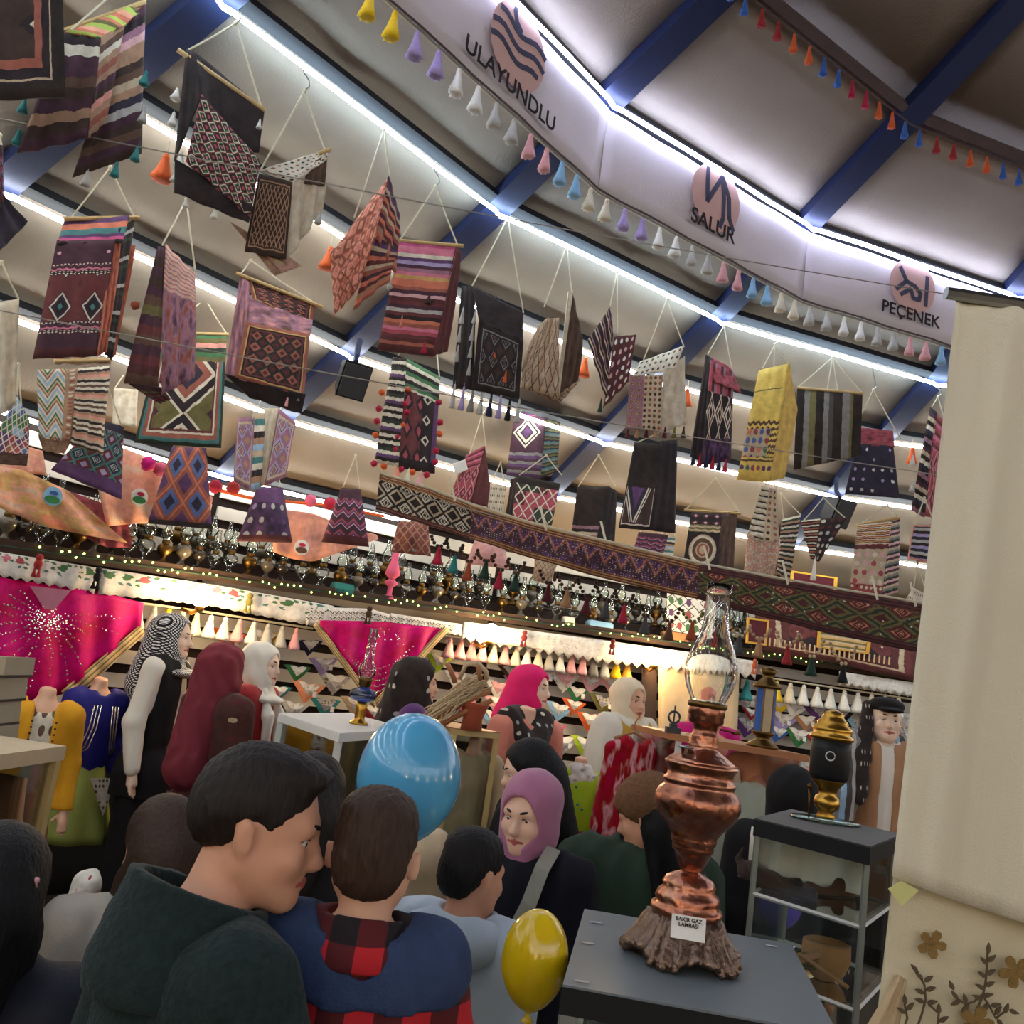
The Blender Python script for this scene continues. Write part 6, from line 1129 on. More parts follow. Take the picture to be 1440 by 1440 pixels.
# headless blue
f = mann('headless mannequin in royal blue embroidered jacket and lime skirt', at(146, 941, 5.4)+Vector((0, 0, .11)), ANG(-45), head=False, sw=.135, slim=.75, vox=.013); f.body(hands='', legs=False); f.top('royal', .03, hem=f.hz+.08, name='jacket', neck=.075); f.skirt('limeskirt', .48, r1=.23, z0=f.hz+.15, n=14, name='lime_skirt')
g = G()
for sg in (-1, 1):
    for k in range(3): g.tube([(sg*(.035+.018*k), .155-.004*k, f.shz-.02), (sg*(.04+.018*k), .168-.006*k, f.shz-.14), (sg*(.06+.018*k), .16-.01*k, f.shz-.26), (sg*(.1+.02*k), .13-.02*k, f.shz-.3+.01*k)], .005, 5)
link('silver_braid', g.mesh('silver_braid', 'sequin', True), f.t)
g = G(); g.poly([(.02, .17, f.hz+.07), (-.14, .15, f.hz+.07), (-.09, .19, f.hz-.13)], Vector((0, .008, 0)), uvs=[(0, 0), (1, 0), (.5, 1)]); link('apron_cloth', g.mesh('apron_cloth', 'k_cloth2'), f.t)
# keffiyeh
f = mann('male mannequin in white shirt and black vest with checked headcloth', at(250, 866, 5.5), ANG(-5), hh=.245, sw=.17, vox=.009, skin='manq_pale', slim=.85, arms={'r': ((.215, -.03, 1.19), (.225, .02, .93)), 'l': ((-.22, .02, 1.15), (-.225, .08, .90))}); f.body(curl=.3); f.eyes(); f.hijab('k_keff', .05, back=.10, face=(.066, .12, .1), name='checked_headcloth'); f.top('gauze', .025, hem=f.hz-.05, sleeve=.97, name='shirt', neck=.068, noise=.006); f.top('darkcloth', .034, hem=f.hz-.14, sleeve=0, arms='', name='vest', neck=.09, open_front=.03); f.skirt('darkcloth', .06, r0=.165, r1=.18, z0=f.hz, n=10, name='trousers')
tassel(f.t, Vector((.02, .2, f.shz+.02)), .12, 'yellow', 1.0).location = (.0, .17, f.shz-.02)
# maroon veil
f = mann('mannequin in maroon veil and dark velvet gown seen from behind', at(322, 908, 4.75), ANG(55), hh=.24, sw=.165, vox=.010, arms={'r': ((.2, .02, 1.12), (.2, .12, .92)), 'l': ((-.23, .02, 1.12), (-.36, .16, 1.0))}); f.body(); f.eyes(); f.hijab('veil', .14, back=.30, name='veil', fold=.006); f.top('k_velvet', .03, hem=.7, name='velvet_gown', noise=.006); f.skirt('k_velvet', .08, r0=.18, r1=.34, z0=f.hz+.1, name='gown_skirt')
# white veil red dress
f = mann('mannequin in white headscarf and bright red dress', at(374, 906, 5.5), ANG(-12), hh=.24, sw=.155, vox=.011, skin='manq_pale'); f.body(); f.eyes(); f.hijab('gauze', .05, name='headscarf', fold=.003); f.top('red', .02, hem=f.hz, name='red_dress'); f.skirt('red', .08, r1=.3, name='red_skirt')
for sg in (-1, 1): f.add('scarf_end', 'gauze', lambda d: (d.c((.05*sg, .07, f.shz+.04), (.075*sg, .125, f.shz-.1), .018, .036, .02), d.c((.075*sg, .135, f.shz-.1), (.07*sg, .145, f.shz-.28), .036, .024, .02)), .011, folds(.005, 80, 10))
# black flowered scarf
f = mann('mannequin in black flowered headscarf beside the straw bundle', at(592, 928, 5.2), ANG(8), hh=.245, sw=.155, vox=.012); f.body(); f.eyes(); f.hijab('k_blackflower', .16, back=.2, name='headscarf', fold=.004); f.top('purple', .025, hem=f.hz, name='purple_blouse'); f.skirt('dbrown', .08, name='skirt')
# hot pink
f = mann('mannequin in hot pink headscarf and navy flowered dress', at(752, 938, 5.5), ANG(-28), hh=.24, sw=.155, vox=.010, skin='manq_pale'); f.body(); f.eyes(); f.hijab('hotpink', .10, back=.02, name='headscarf', fold=.002); f.top('k_bluepink', .03, hem=f.hz, name='flowered_dress'); f.skirt('k_bluepink', .08, name='dress_skirt')
# headless pink coat
f = mann('headless mannequin in pale pink coat with black flowered shawl', at(744, 990, 4.95)+Vector((0, 0, .15)), ANG(-60), head=False, sw=.155, vox=.010, arms={'r': ((.21, .06, .95), (.23, .2, .75)), 'l': ((-.22, .04, .95), (-.26, .12, .72))}, base=0); f.body(legs=False, curl=.3); f.top('salmon', .03, hem=f.hz-.1, name='coat', noise=.006); f.skirt('salmon', .1, name='coat_skirt', r1=.26)
f.add('shawl', 'k_blackflower', lambda d: (d.c((-.1, .0, f.shz+.06), (.02, .14, f.shz-.1), .07, .06, .03), d.c((.02, .14, f.shz-.1), (.03, .16, f.shz-.33), .06, .04, .03), d.c((.1, .0, f.shz+.06), (.03, .14, f.shz-.1), .06, .05, .03), d.c((-.1, -.03, f.shz+.06), (.1, -.03, f.shz+.06), .06, None, .03)), .011, folds(.006, 60, 20))
# cream scarf
f = mann('mannequin in cream headscarf and white blouse with yellow vest', at(888, 956, 5.6), ANG(-52), hh=.24, sw=.16, vox=.010, arms={'r': ((.26, .03, 1.17), (.27, .12, .97)), 'l': ((-.26, .03, 1.17), (-.27, .12, .97))}); f.body(); f.eyes(); f.hijab('creamscarf', .06, name='headscarf', fold=.003); f.top('gauze', .05, hem=f.hz, sleeve=.85, name='blouse', noise=.009); f.top('gold', .056, hem=f.shz-.34, sleeve=0, arms='', name='yellow_vest', neck=.13, open_front=.02); f.skirt('gauze', .08, name='skirt')
# small lime dress form
P = at(818, 1064, 5.0); f = mann('small headless form in lime green tunic with red belt and white neck scarf', P+Vector((0, 0, .06)), ANG(-100), base=P.z+.06-1.05, head=False, hh=.14, sw=.115, vox=.010); f.body(legs=True, hands=''); f.top('limecloth', .022, hem=f.hz+.04, name='tunic', neck=.05); f.pants('limecloth', .02)
f.add('neck_scarf', 'k_flw', lambda d: (d.e((0, 0, f.shz+.06), (.07, .07, .045), .02), d.c((-.06, .03, f.shz+.03), (.07, .06, f.shz-.01), .04, .03, .02)), .009, folds(.006, 90, 60))
g = G(); g.lathe([(.105, f.hz+.05), (.112, f.hz+.06), (.112, f.hz+.10), (.105, f.hz+.11)], 24, sy=.85); link('belt', g.mesh('belt', 'red', True), f.t); g = G(); [g.ball((.05*math.sin(k*.7), .115+.01*math.cos(k), f.shz-.02-.018*k), .008, 6, 4) for k in range(7)]; link('silver_embroidery', g.mesh('silver_embroidery', 'teal'), f.t)
# capped man
f = mann('male mannequin in dark cap, brown waistcoat and grey-blue shawl', at(1248, 982, 5.4), ANG(-100), hh=.245, sw=.18, vox=.010, skin='manq_pale'); f.body(); f.eyes(); f.top('gauze', .02, hem=f.hz-.02, name='shirt', neck=.065); f.top('tan', .032, hem=f.hz-.16, sleeve=.5, name='waistcoat', open_front=.035, neck=.09); f.pants('dgrey')
f.add('cap', 'darkcloth', lambda d: (d.e(f.hp((0, -.01, .075)), (.1, .12, .05), .02, f.HR), d.e(f.hp((0, .1, .05)), (.07, .07, .014), .02, f.HR)), .008)
f.add('shoulder_shawl', 'k_shawlgrey', lambda d: (d.c((.17, .04, f.shz+.03), (.24, .12, f.shz-.25), .07, .09, .04), d.c((.24, .12, f.shz-.25), (.25, .15, f.shz-.62), .09, .06, .04), d.c((.15, .0, f.shz+.06), (-.16, -.06, f.shz+.06), .05, .06, .04), d.c((-.17, .02, f.shz+.03), (-.22, .1, f.shz-.2), .07, .08, .04)), .012, folds(.008, 60, 10))
f.add('dark_scarf', 'k_blackflower', lambda d: (d.c(f.hp((.09, -.03, .06)), (.14, .1, f.shz-.02), .035, .045, .03), d.c((.14, .1, f.shz-.02), (.15, .17, f.shz-.26), .045, .035, .03)), .01, folds(.005, 80, 30))
f.add('pink_shawl', 'lpink', lambda d: (d.c((-.2, .16, f.hz+.1), (-.15, .2, f.hz-.3), .06, .09, .03), d.c((-.24, .06, f.hz+.18), (-.1, .2, f.hz+.1), .06, .06, .03)), .012, folds(.008, 60, 10)); g = G(); g.lathe([(.15, f.hz+.03), (.155, f.hz+.05), (.155, f.hz+.1), (.15, f.hz+.12)], 24, sy=.78); link('sash', g.mesh('sash', 'gold', True), f.t)
# pink gown behind the glass chimney
f = mann('mannequin in coral headscarf and magenta gown behind the glass chimney', at(1000, 968, 5.9), ANG(-80), hh=.24, sw=.155, vox=.013); f.body(); f.eyes(); f.hijab('salmon', .14, back=.1, name='headscarf'); f.top('mag', .03, hem=f.hz, name='magenta_gown'); f.skirt('mag', .1, r1=.32, name='gown_skirt')
# cream dress form and coral one in the right showcases
for lab, x, y, d_, mt, sw_ in [('pale cream gown form inside the long wooden showcase right of the copper lamp', 1030, 1084, 4.45, 'gauze', .13), ('small coral felt dress form inside the wooden showcase', 1080, 1050, 4.6, 'peach', .14), ('cream gown form inside the wooden showcase below the straw', 668, 1046, 4.38, 'sand', .10)]:
    P = at(x, y, d_); f = mann(lab, P+Vector((0, 0, .1)), ANG(-90), base=P.z+.1-1.2, head=False, hh=.15, sw=sw_, vox=.014); f.body(hands='', legs=False); f.top(mt, .025, hem=f.hz, name='bodice', neck=.05); f.skirt(mt, .15, r0=.1, r1=.24, name='gown_skirt', z0=f.hz+.08)
# hanging red dress
P = at(890, 1044, 4.6); t = thing('hanging_dress', 'crimson flowered long dress on a hanger beside the cream-scarfed mannequin', 'dress', P, rotz=.2)
d = SDF(); d.c((-.085, 0, -.03), (.085, 0, -.03), .045, None, .04); d.e((0, 0, -.2), (.105, .07, .22), .05)
for sg in (-1, 1): d.c((sg*.09, 0, -.05), (sg*.125, .03, -.42), .035, .04, .03)
d.c((0, 0, -.35), (0, 0, -1.1), .09, .13, .05); d.cut((0, 0, -1.1), (0, 0, -1)); d.c((0, .02, -.02), (0, .06, .2), .055, None, .01, -1); sdf_obj(d, 'dress', 'k_redfloral', t, .013, folds(.012, 50, 3))
d = SDF(); d.c((.16, .02, -.1), (.17, .02, -.9), .06, .07, .05); d.cut((0, 0, -.92), (0, 0, -1)); sdf_obj(d, 'reflection_overlay', 'lpink', t, .015, folds(.012, 50, 3))  # solid pale pink shape standing in for the glass reflection over the dress
g = G(); g.tube([(-.1, 0, .01), (0, 0, .05), (.1, 0, .01)], .008, 6); g.tube([(0, 0, .06), (0, 0, .1), (.02, 0, .13), (.0, 0, .15)], .004, 5); link('hanger', g.mesh('hanger', 'wood', True), t)
# ================================================================== showcases, lamp, balloons, curtain
solid('slab_grey', (108, 116, 120), .38, var=.05, spec=.5); solid('slab_edge', (22, 22, 24), .5, var=.1); solid('slab_white', (226, 224, 218), .4, var=.03); solid('oak', (170, 112, 72), .5, var=.15, scale=8); solid('oakpale', (196, 168, 110), .5, var=.1); solid('alu', (150, 156, 150), .35, metal=.6, var=.05)
solid('carton', (168, 156, 134), .85, var=.08, bump=.15); solid('postw', (200, 200, 194), .4, var=.04)
Z = Vector((0, 0, 1))
def showcase(label, q, z, slab, edge, post, th=.045, shelves=(), bottom=.0, pw=.009, name='glass_showcase', glassm='case_glass', legs=True, slabm2=None):
    """q: four ground points (x,y) of the top slab in order; panes, posts and shelves below it"""
    q = [Vector((p[0], p[1], z)) for p in q]; c = sum(q, Vector())/4; t = thing(name, label, 'showcase', Vector((c.x, c.y, 0)))
    g = G(); g.hexa([p-Z*.004 for p in q], -Z*(th-.004)); part(g, 'top_slab', edge, t); g = G(); g.hexa([p.lerp(c, .004) for p in q], -Z*.004); part(g, 'top_surface', slab, t)
    s = [p.lerp(c, .06)-Z*th for p in q]
    for a, b in zip(s, s[1:]+s[:1]):
        n = (b-a).cross(Z).normalized(); g = G(); g.hexa([a, b, b-Z*(a.z-bottom-.08), a-Z*(a.z-bottom-.08)], n*.005); part(g, 'glass_pane', glassm, t)
    for a in s: g = G(); g.box((a.x, a.y, (a.z+bottom)/2), (pw, pw, (a.z-bottom)/2)); part(g, 'corner_post', post, t)
    for zz in shelves: g = G(); g.hexa([Vector((p.x, p.y, zz)) for p in s], -Z*.008); part(g, 'glass_shelf', 'green_edge', t); g = G(); [g.tube([Vector((a.x, a.y, zz)), Vector((b.x, b.y, zz))], .006, 4) for a, b in zip(s, s[1:]+s[:1])]; part(g, 'shelf_edge', 'postw', t)
    g = G(); g.hexa([Vector((p.x, p.y, bottom)) for p in q], Z*.08); part(g, 'plinth', edge, t); return t
xy = lambda v: (v.x, v.y)
showcase('waist-high glass showcase with grey top carrying the copper lamp', [(.31, 2.34), (.80, 2.29), (.69, 1.70), (.21, 1.755)], 1.37, 'slab_grey', 'slab_edge', 'alu', .05, (1.05,), pw=.014)
g = G(); 
for i, (x, y) in enumerate([(838, 1297), (826, 1326), (818, 1380), (1085, 1330)]):
    P = onz(x, y, 1.372); g = G(); g.poly([P+Vector((.009*math.cos(a)*(1.6), .006*math.sin(a*1.0)*rl.uniform(.7, 1.2), 0)) for a in [k*.785 for k in range(8)]], Z*.0006, uvs=[(0, 0)]*8); solo(g, 'tape_scrap', 'lgrey', ['pale tape scrap near the back left corner of the grey top', 'white tape scrap left of the copper lamp', 'white tape scrap at the front left of the grey top', 'pale scuff mark right of the copper lamp'][i], 'tape scrap', group='tape scraps on the grey top')
showcase('tall black-topped glass showcase with old shoes on its shelf', [(1.10, 3.26), (1.36, 2.98), (1.09, 2.57), (.85, 2.84)], 1.58, 'dgrey', 'slab_edge', 'alu', .05, (at(1058, 1255, 2.72).z, at(1120, 1362, 2.75).z), pw=.007)
A, Bq, C = onz(392, 1003, 1.58), onz(478, 1031, 1.58), onz(600, 1024, 1.58); C = Bq+(C-Bq).normalized()*.75; Dq = A+(C-Bq)
showcase('white-topped glass showcase carrying the blue glass oil lamp', [xy(A), xy(Dq), xy(C), xy(Bq)], 1.58, 'slab_white', 'slab_white', 'postw', .035, (1.1,), pw=.014)
P1, P2, P3 = at(568, 994, 4.5), at(640, 1024, 4.15), at(704, 1026, 4.3); zt = P2.z
showcase('wooden framed glass showcase under the straw bundle', [xy(P1), xy(P1+(P3-P2)), xy(P3), xy(P2)], zt, 'oak', 'oakpale', 'oakpale', .03, (), pw=.013)
P1, P2, P3 = at(888, 1021, 4.9), at(952, 1033, 4.35), at(1140, 1046, 4.15); zt = P2.z
showcase('long wooden framed glass showcase with the lantern on top', [xy(P1), xy(P1+(P3-P2)), xy(P3), xy(P2)], zt, 'oak', 'oak', 'postw', .03, (), pw=.012)
ZL = zt
P1 = onz(94, 1049, 1.56); showcase('beige showcase at the left edge with stacked boxes on top', [(P1.x-.62, P1.y+.05), (P1.x, P1.y), (P1.x-.04, P1.y-.5), (P1.x-.66, P1.y-.45)], 1.56, 'sand', 'sand', 'oakpale', .035, (1.2,), pw=.014)
# cloths standing in the left showcase
for i in range(7):
    P = Vector((P1.x-.06-.07*i, P1.y-.12-.05*(i % 2), 1.25)); d = SDF(); d.c((0, 0, .2), (0, 0, -.1), .03, .04, .02); sd = G(); sd.sheet([P+Vector((-.035, 0, .24)), P+Vector((.035, 0, .24)), P+Vector((.045, .02, -.02)), P+Vector((-.04, .01, -.04))], 8, 6, amp=.012, th=.012, seed=i)
    solo(sd, 'folded_cloth', ['tan', 'salmon', 'sand', 'brown', 'tan', 'mauve', 'sand'][i], f'{["tan","salmon","sand coloured","brown","second tan","mauve","second sand coloured"][i]} cloth hanging inside the left edge showcase', 'cloth', True, 'cloths in the left showcase')
for i, (y0, y1, x1) in enumerate([(1012, 1038, 28), (978, 1012, 31), (942, 978, 40), (918, 944, 50)]):
    A = at(-90, y0, 2.6); Bq = at(x1, y0+x1*.14, 2.6); C = at(x1-4, y1+x1*.14, 2.6); Dq = at(-92, y1-2, 2.6); n = Vector((0, -.16, 0)); g = G(); g.hexa([A, Bq, C, Dq], n); t = solo(g, 'carton', 'carton', f'flat beige carton, {["lowest", "second from below", "third from below", "topmost"][i]} in the stack at the left edge', 'box', group='beige cartons stacked at the left edge')
    g = G(); g.hexa([Dq+Vector((0, -.002, .004)), C+Vector((.002, -.002, .004)), C+Vector((.002, -.002, -.003)), Dq+Vector((0, -.002, -.003))], n); part(g, 'lid_gap', 'dbrown', t)
# ---- copper oil lamp
def hammered():
    t = NT('copper'); b = t.b; b.inputs['Metallic'].default_value = 1; b.inputs['Roughness'].default_value = .3; oc = t.obj(); f = t.noise(14, 4, oc)
    t.l(t.ramp(f, [(.3, (112, 70, 54)), (.5, (164, 106, 84)), (.7, (200, 150, 124))], False), b.inputs['Base Color']); v = t.n('ShaderNodeTexVoronoi'); v.inputs['Scale'].default_value = 70; t.l(oc, v.inputs['Vector'])
    bp = t.n('ShaderNodeBump'); bp.inputs['Strength'].default_value = .35; bp.inputs['Distance'].default_value = .004; t.l(v.outputs['Distance'], bp.inputs['Height']); t.l(bp.outputs[0], b.inputs['Normal'])
hammered(); solid('castmetal', (128, 106, 92), .38, metal=.9, var=.3, scale=60, bump=.8, bscale=120)
LB = onz(958, 1350, 1.37); sc = depth(LB)/FPX
lp = thing('copper_oil_lamp', 'tall copper oil lamp with glass chimney standing on the grey showcase', 'oil lamp', LB)
def lpart(nm, mt, prof, n=40, wob=None, cap=True): g = G(); g.lathe([(r*sc, h*sc) for r, h in prof], n, LB, wob=wob, cap=cap); return part(g, nm, mt, lp, True)
def lpart(nm, mt, prof, n=40, wob=None, cap=True):
    g = G(); g.lathe([(r*sc, h*sc) for r, h in prof], n, LB, wob=wob, cap=cap)
    if nm == 'cast_foot':
        for i, v in enumerate(g.v):
            a = math.atan2(v[1]-LB.y, v[0]-LB.x); h = (v[2]-LB.z)/sc; f_ = max(0, 1-h/40)
            g.v[i] = (v[0], v[1], v[2]+sc*f_*(13*(.5-.5*math.cos(5*(a-.4)))+2.5*math.sin(20*a)))
    return part(g, nm, mt, lp, True)
lpart('cast_foot', 'castmetal', [(70, 2), (80, 4), (79, 14), (70, 22), (62, 38), (54, 54), (49, 62), (40, 60), (45, 50), (58, 30), (68, 12), (66, 4)], 120, wob=lambda a, f: 1+.06*math.cos((a-.4)*5)+.045*math.sin(a*20)+.03*math.sin(a*35+f*25))
for k in range(5):
    a = k*1.2566+.4; g = G(); c0 = LB+Vector((math.cos(a)*66*sc, math.sin(a)*66*sc, 0)); e = Vector((math.cos(a), math.sin(a), 0))
    for j in (-1, 0, 1): f_ = Vector((math.cos(a+j*.22), math.sin(a+j*.22), 0)); g.tube([LB+f_*46*sc+Z*50*sc, LB+f_*62*sc+Z*30*sc, LB+f_*74*sc+Z*12*sc, LB+f_*84*sc+Z*4*sc], [4*sc, 6*sc, 7*sc, 4*sc], 8)
    g.ball(LB+e*80*sc+Z*7*sc, (9*sc, 9*sc, 7*sc), 10, 7); part(g, 'claw_foot', 'castmetal', lp, True)
lpart('stepped_base', 'copper', [(48, 60), (51, 66), (50, 72), (44, 76), (46, 82), (43, 90), (36, 96), (38, 102), (33, 110), (22, 116), (14, 119), (13, 122)])
lpart('body', 'copper', [(13, 120), (17, 124), (23, 136), (26, 146), (29, 148), (30, 153), (29, 156), (32, 160), (33, 165), (32, 168), (39, 178), (50, 190), (58, 200), (62, 212), (61, 222), (57, 230), (51, 236), (50, 240), (52, 243), (52, 246), (48, 249), (47, 258), (49, 262), (52, 266), (53, 269), (50, 272)], 48)
lpart('shoulder', 'copper', [(51, 271), (45, 276), (36, 282), (28, 287), (22, 291), (21, 294), (23, 297), (20, 300), (22, 303), (19, 306), (21, 309), (18, 312), (17, 318), (18, 326), (24, 328), (26, 332), (25, 338), (27, 341), (26, 346), (27, 352), (24, 354)], 40, wob=lambda a, f: 1+(.012*math.sin(a*36) if f < .3 else 0))
g = G(); g.lathe([(6*sc, 0), (6*sc, 8*sc), (11*sc, 9*sc), (11*sc, 12*sc), (2*sc, 13*sc)], 14, LB+Vector((-30*sc, -20*sc, 281*sc))); part(g, 'filler_cap', 'steel', lp, True)
g = G(); g.tube([LB+Vector((22*sc, 0, 322*sc)), LB+Vector((46*sc, 0, 320*sc))], 1.6*sc, 6); g.lathe([(6*sc, -2*sc), (7*sc, 0), (6*sc, 2*sc)], 12, LB+Vector((46*sc, 0, 320*sc))); part(g, 'wick_knob', 'dbrass', lp, True)
ch = [(24, 353), (26, 362), (33, 376), (38, 392), (39, 408), (36, 424), (30, 440), (23, 456), (19, 474), (18, 494), (18, 520), (19, 534)]
tg = NT('clear_glass'); tg.b.inputs['Transmission Weight'].default_value = 1; tg.b.inputs['Roughness'].default_value = .02; tg.b.inputs['IOR'].default_value = 1.45; tg.b.inputs['Base Color'].default_value = (.97, .99, .98, 1)
lpart('glass_chimney', 'clear_glass', ch+[(r-1.3, h) for r, h in ch[::-1]]+[ch[0]], 48, cap=False)
lpart('burner_ring', 'dbrass', [(27, 350), (29, 353), (29, 357), (27, 359), (24, 357)], 32, wob=lambda a, f: 1+.03*math.sin(a*16))
# price label, as a small card leaning on the base
c0 = at(968, 1305, depth(LB)-.075); u = Vector((1, -.12, 0)).normalized(); n_ = Vector((-.12, -1, .35)).normalized(); u = (u-n_*u.dot(n_)).normalized(); v_ = n_.cross(u).normalized(); v_ = v_ if v_.z > 0 else -v_
t = thing('price_card', 'small white printed price card on the copper lamp base', 'price card', c0); hw, hh_ = 23*sc, 15*sc
R_ = u*math.cos(-.02)+v_*math.sin(-.02)
g = G(); g.hexa([c0-u*hw+v_*hh_, c0+u*hw+v_*hh_, c0+u*hw-v_*hh_, c0-u*hw-v_*hh_], -n_*.0015); part(g, 'card', 'white', t)
for i, w_ in enumerate(['BAKIR GAZ', 'LAMBASI']): put_text(w_, 7.0*sc, c0+n_*.001+v_*(9.5-6.5*i)*sc, u, v_, t)
# ---- balloons
def balloon(label, px, py, d, rx, ry, col, lean=(0, 0), string=True):
    nm = 'latex_'+col; c = at(px, py, d); s = d/FPX
    if nm not in MATS: solid(nm, {'blue': (84, 168, 212), 'yellow': (232, 196, 20), 'purple': (92, 70, 190)}[col], .18, var=.03, spec=.6, coat=.3, sub=.15)
    t = thing('balloon', label, 'balloon', c-Z*ry*s); g = G(); pr = []
    for i in range(25):
        a = math.pi*i/24; zz = -math.cos(a); r = math.sin(a)*(1 if zz > 0 else (1-.16*zz*zz+.0)); pr.append((max(1e-4, r*rx*s), (zz if zz > 0 else zz*1.0)*ry*s))
    pr[0] = (.006*rx/47, -ry*s*1.02); g.lathe(pr, 40, c); part(g, 'skin', nm, t, True)
    g = G(); b = c-Z*ry*s*1.01; g.lathe([(.005, .004), (.004, -.004), (.010, -.014), (.012, -.018), (.006, -.018)], 12, b); part(g, 'knot', nm, t, True)
    g = G(); g.tube([b-Z*.016, b-Z*.1+Vector((.006, 0, 0)), b-Z*.35+Vector((-.01, .01, 0)), b-Z*.7], .0022, 5); part(g, 'string', 'white', t)
balloon('light blue balloon above the two boys', 575, 1094, 1.95, 73, 90, 'blue'); balloon('yellow balloon beside the grey-topped showcase', 752, 1350, 1.85, 47, 68, 'yellow'); balloon('purple balloon seen through the shoe showcase', 1098, 1272, 3.42, 29, 34, 'purple')
# ---- white curtain in the right foreground
solid('k_curtain', (228, 218, 192), .95, var=.03, scale=3, bump=.3, bscale=260); solid('k_linen', (216, 204, 172), .95, var=.04, scale=4, bump=.3, bscale=260)
cu = thing('curtain', 'cream cloth curtain hanging in the right foreground', 'curtain', at(1400, 1240, 1.7))
def dcloth(top, bot, d, n=40, m_=30, wave=.012, fold=4, th=.006, ph=0):
    g = G(); vs = []; uv = []
    for s in (0, 1):
        for j in range(m_+1):
            for i in range(n+1):
                t_ = i/n; v = j/m_; a = plerp(top, t_); b = plerp(bot, t_); L = plerp(LEFT, v) if False else None
                x = a[0]+(b[0]-a[0])*v; y = a[1]+(b[1]-a[1])*v; dd = d+wave*(math.sin(t_*6.28*fold+v*2.2+ph)+.5*math.sin(t_*6.28*fold*2.3+v*4))*(.5+.5*v)+s*th; vs.append(at(x, y, dd)); uv.append((t_, v))
    W = n+1; Mv = W*(m_+1); fs = []
    for j in range(m_):
        for i in range(n): a = j*W+i; fs += [(a, a+W, a+W+1, a+1), (Mv+a, Mv+a+1, Mv+a+W+1, Mv+a+W)]
    for i in range(n): fs += [(i, i+1, Mv+i+1, Mv+i), (m_*W+i+1, m_*W+i, Mv+m_*W+i, Mv+m_*W+i+1)]
    for j in range(m_): fs += [(j*W, Mv+j*W, Mv+j*W+W, j*W+W), (j*W+n, j*W+n+W, Mv+j*W+n+W, Mv+j*W+n)]
    return g.add(vs, fs, uv)
g = dcloth([(1345, 418), (1440, 432), (1700, 470)], [(1254, 1232), (1330, 1262), (1440, 1298), (1660, 1370)], 1.7, wave=.012, fold=3.2); part(g, 'upper_cloth', 'k_curtain', cu, True)
g = G(); g.tube([at(1330, 412, 1.7), at(1720, 470, 1.7)], .012, 8); part(g, 'hanging_rail', 'steel', cu)
lc = thing('embroidered_cloth', 'cream cloth embroidered with flowers and leafy sprigs under the curtain', 'cloth', at(1400, 1420, 1.74))
g = dcloth([(1262, 1180), (1440, 1230), (1680, 1290)], [(1225, 1500), (1440, 1540), (1640, 1580)], 1.745, wave=.008, fold=2, ph=1); part(g, 'linen', 'k_linen', lc, True)
g = dcloth([(1262, 1370), (1275, 1378)], [(1196, 1480), (1256, 1500)], 1.735, 12, 12, .006, 2); part(g, 'lace_edge', 'sand', lc, True)
solid('gilt_thread', (148, 118, 66), .6, var=.25, scale=80, bump=.6, bscale=300); solid('dark_thread', (98, 84, 62), .7, var=.2, scale=80)
EN = -fwd
def leaf(g, x, y, a, L, wd, d=1.722, round_=False):
    P = at(x, y, d); A = EX*math.cos(a)-EU*math.sin(a); Bv = EN.cross(A); s = d/FPX; pr = [(0, 0), (.3, .5), (.6, .42), (1, 0), (.6, -.42), (.3, -.5)] if not round_ else [(0, .1), (.35, .38), (.7, .5), (.95, .3), (.95, -.3), (.7, -.5), (.35, -.38), (0, -.1)]
    g.poly([P+A*(p*L*s)+Bv*(q*wd*s) for p, q in pr], EN*.004, uvs=[(0, 0)]*len(pr))
for fx, fy, r, rot in [(1310, 1327, 21, .2), (1427, 1366, 24, .5), (1372, 1438, 26, .1)]:
    for k in range(5): g = G(); leaf(g, fx, fy, rot+k*1.2566, r, r*.6, round_=True); part(g, 'petal', 'gilt_thread', lc)
for pts, lv in [([(1288, 1450), (1296, 1428), (1302, 1405), (1300, 1385), (1290, 1366)], [(1299, 1380, -.6), (1297, 1376, -2.4), (1301, 1392, -.3), (1300, 1396, -2.8), (1303, 1410, -.2), (1290, 1366, -2.3), (1300, 1408, -2.9)]), ([(1372, 1422), (1382, 1402), (1386, 1380), (1388, 1360), (1389, 1338)], [(1389, 1340, -1.5), (1388, 1352, -.7), (1388, 1356, -2.3), (1386, 1370, -.5), (1386, 1374, -2.5), (1384, 1386, -.4), (1384, 1390, -2.7), (1381, 1400, -.2), (1380, 1404, -2.8)]), ([(1346, 1404), (1358, 1412), (1370, 1408), (1382, 1398)], [(1346, 1404, -2.2), (1350, 1406, 2.7), (1358, 1410, -1.8), (1362, 1412, 2.4), (1340, 1392, -1.9)]), ([(1382, 1400), (1392, 1416), (1400, 1432), (1416, 1420)], [(1392, 1414, -.2), (1398, 1426, -.9), (1402, 1432, 1.0), (1412, 1424, -1.2), (1418, 1420, .3), (1388, 1410, 2)]), ([(1270, 1450), (1276, 1432), (1272, 1412)], [(1272, 1412, -1.6), (1274, 1420, -.8), (1273, 1424, -2.6)]), ([(1318, 1450), (1320, 1425), (1306, 1412)], [(1319, 1425, -1.5), (1320, 1436, -.5)])]:
    g = G(); g.tube([at(x, y, 1.722) for x, y in pts], .0022, 5); part(g, 'sprig_stem', 'dark_thread', lc)
    for x, y, a in lv: g = G(); leaf(g, x, y, a, 15, 6); part(g, 'sprig_leaf', 'dark_thread', lc)
q = [at(x, y, 1.69) for x, y in [(1268, 1239), (1292, 1252), (1268, 1275), (1249, 1250)]]; solid('note', (216, 214, 142), .8, var=.03); g = G(); g.hexa(q, fwd*.0012); solo(g, 'paper_note', 'note', 'pale yellow paper note stuck at the curtain hem', 'note')
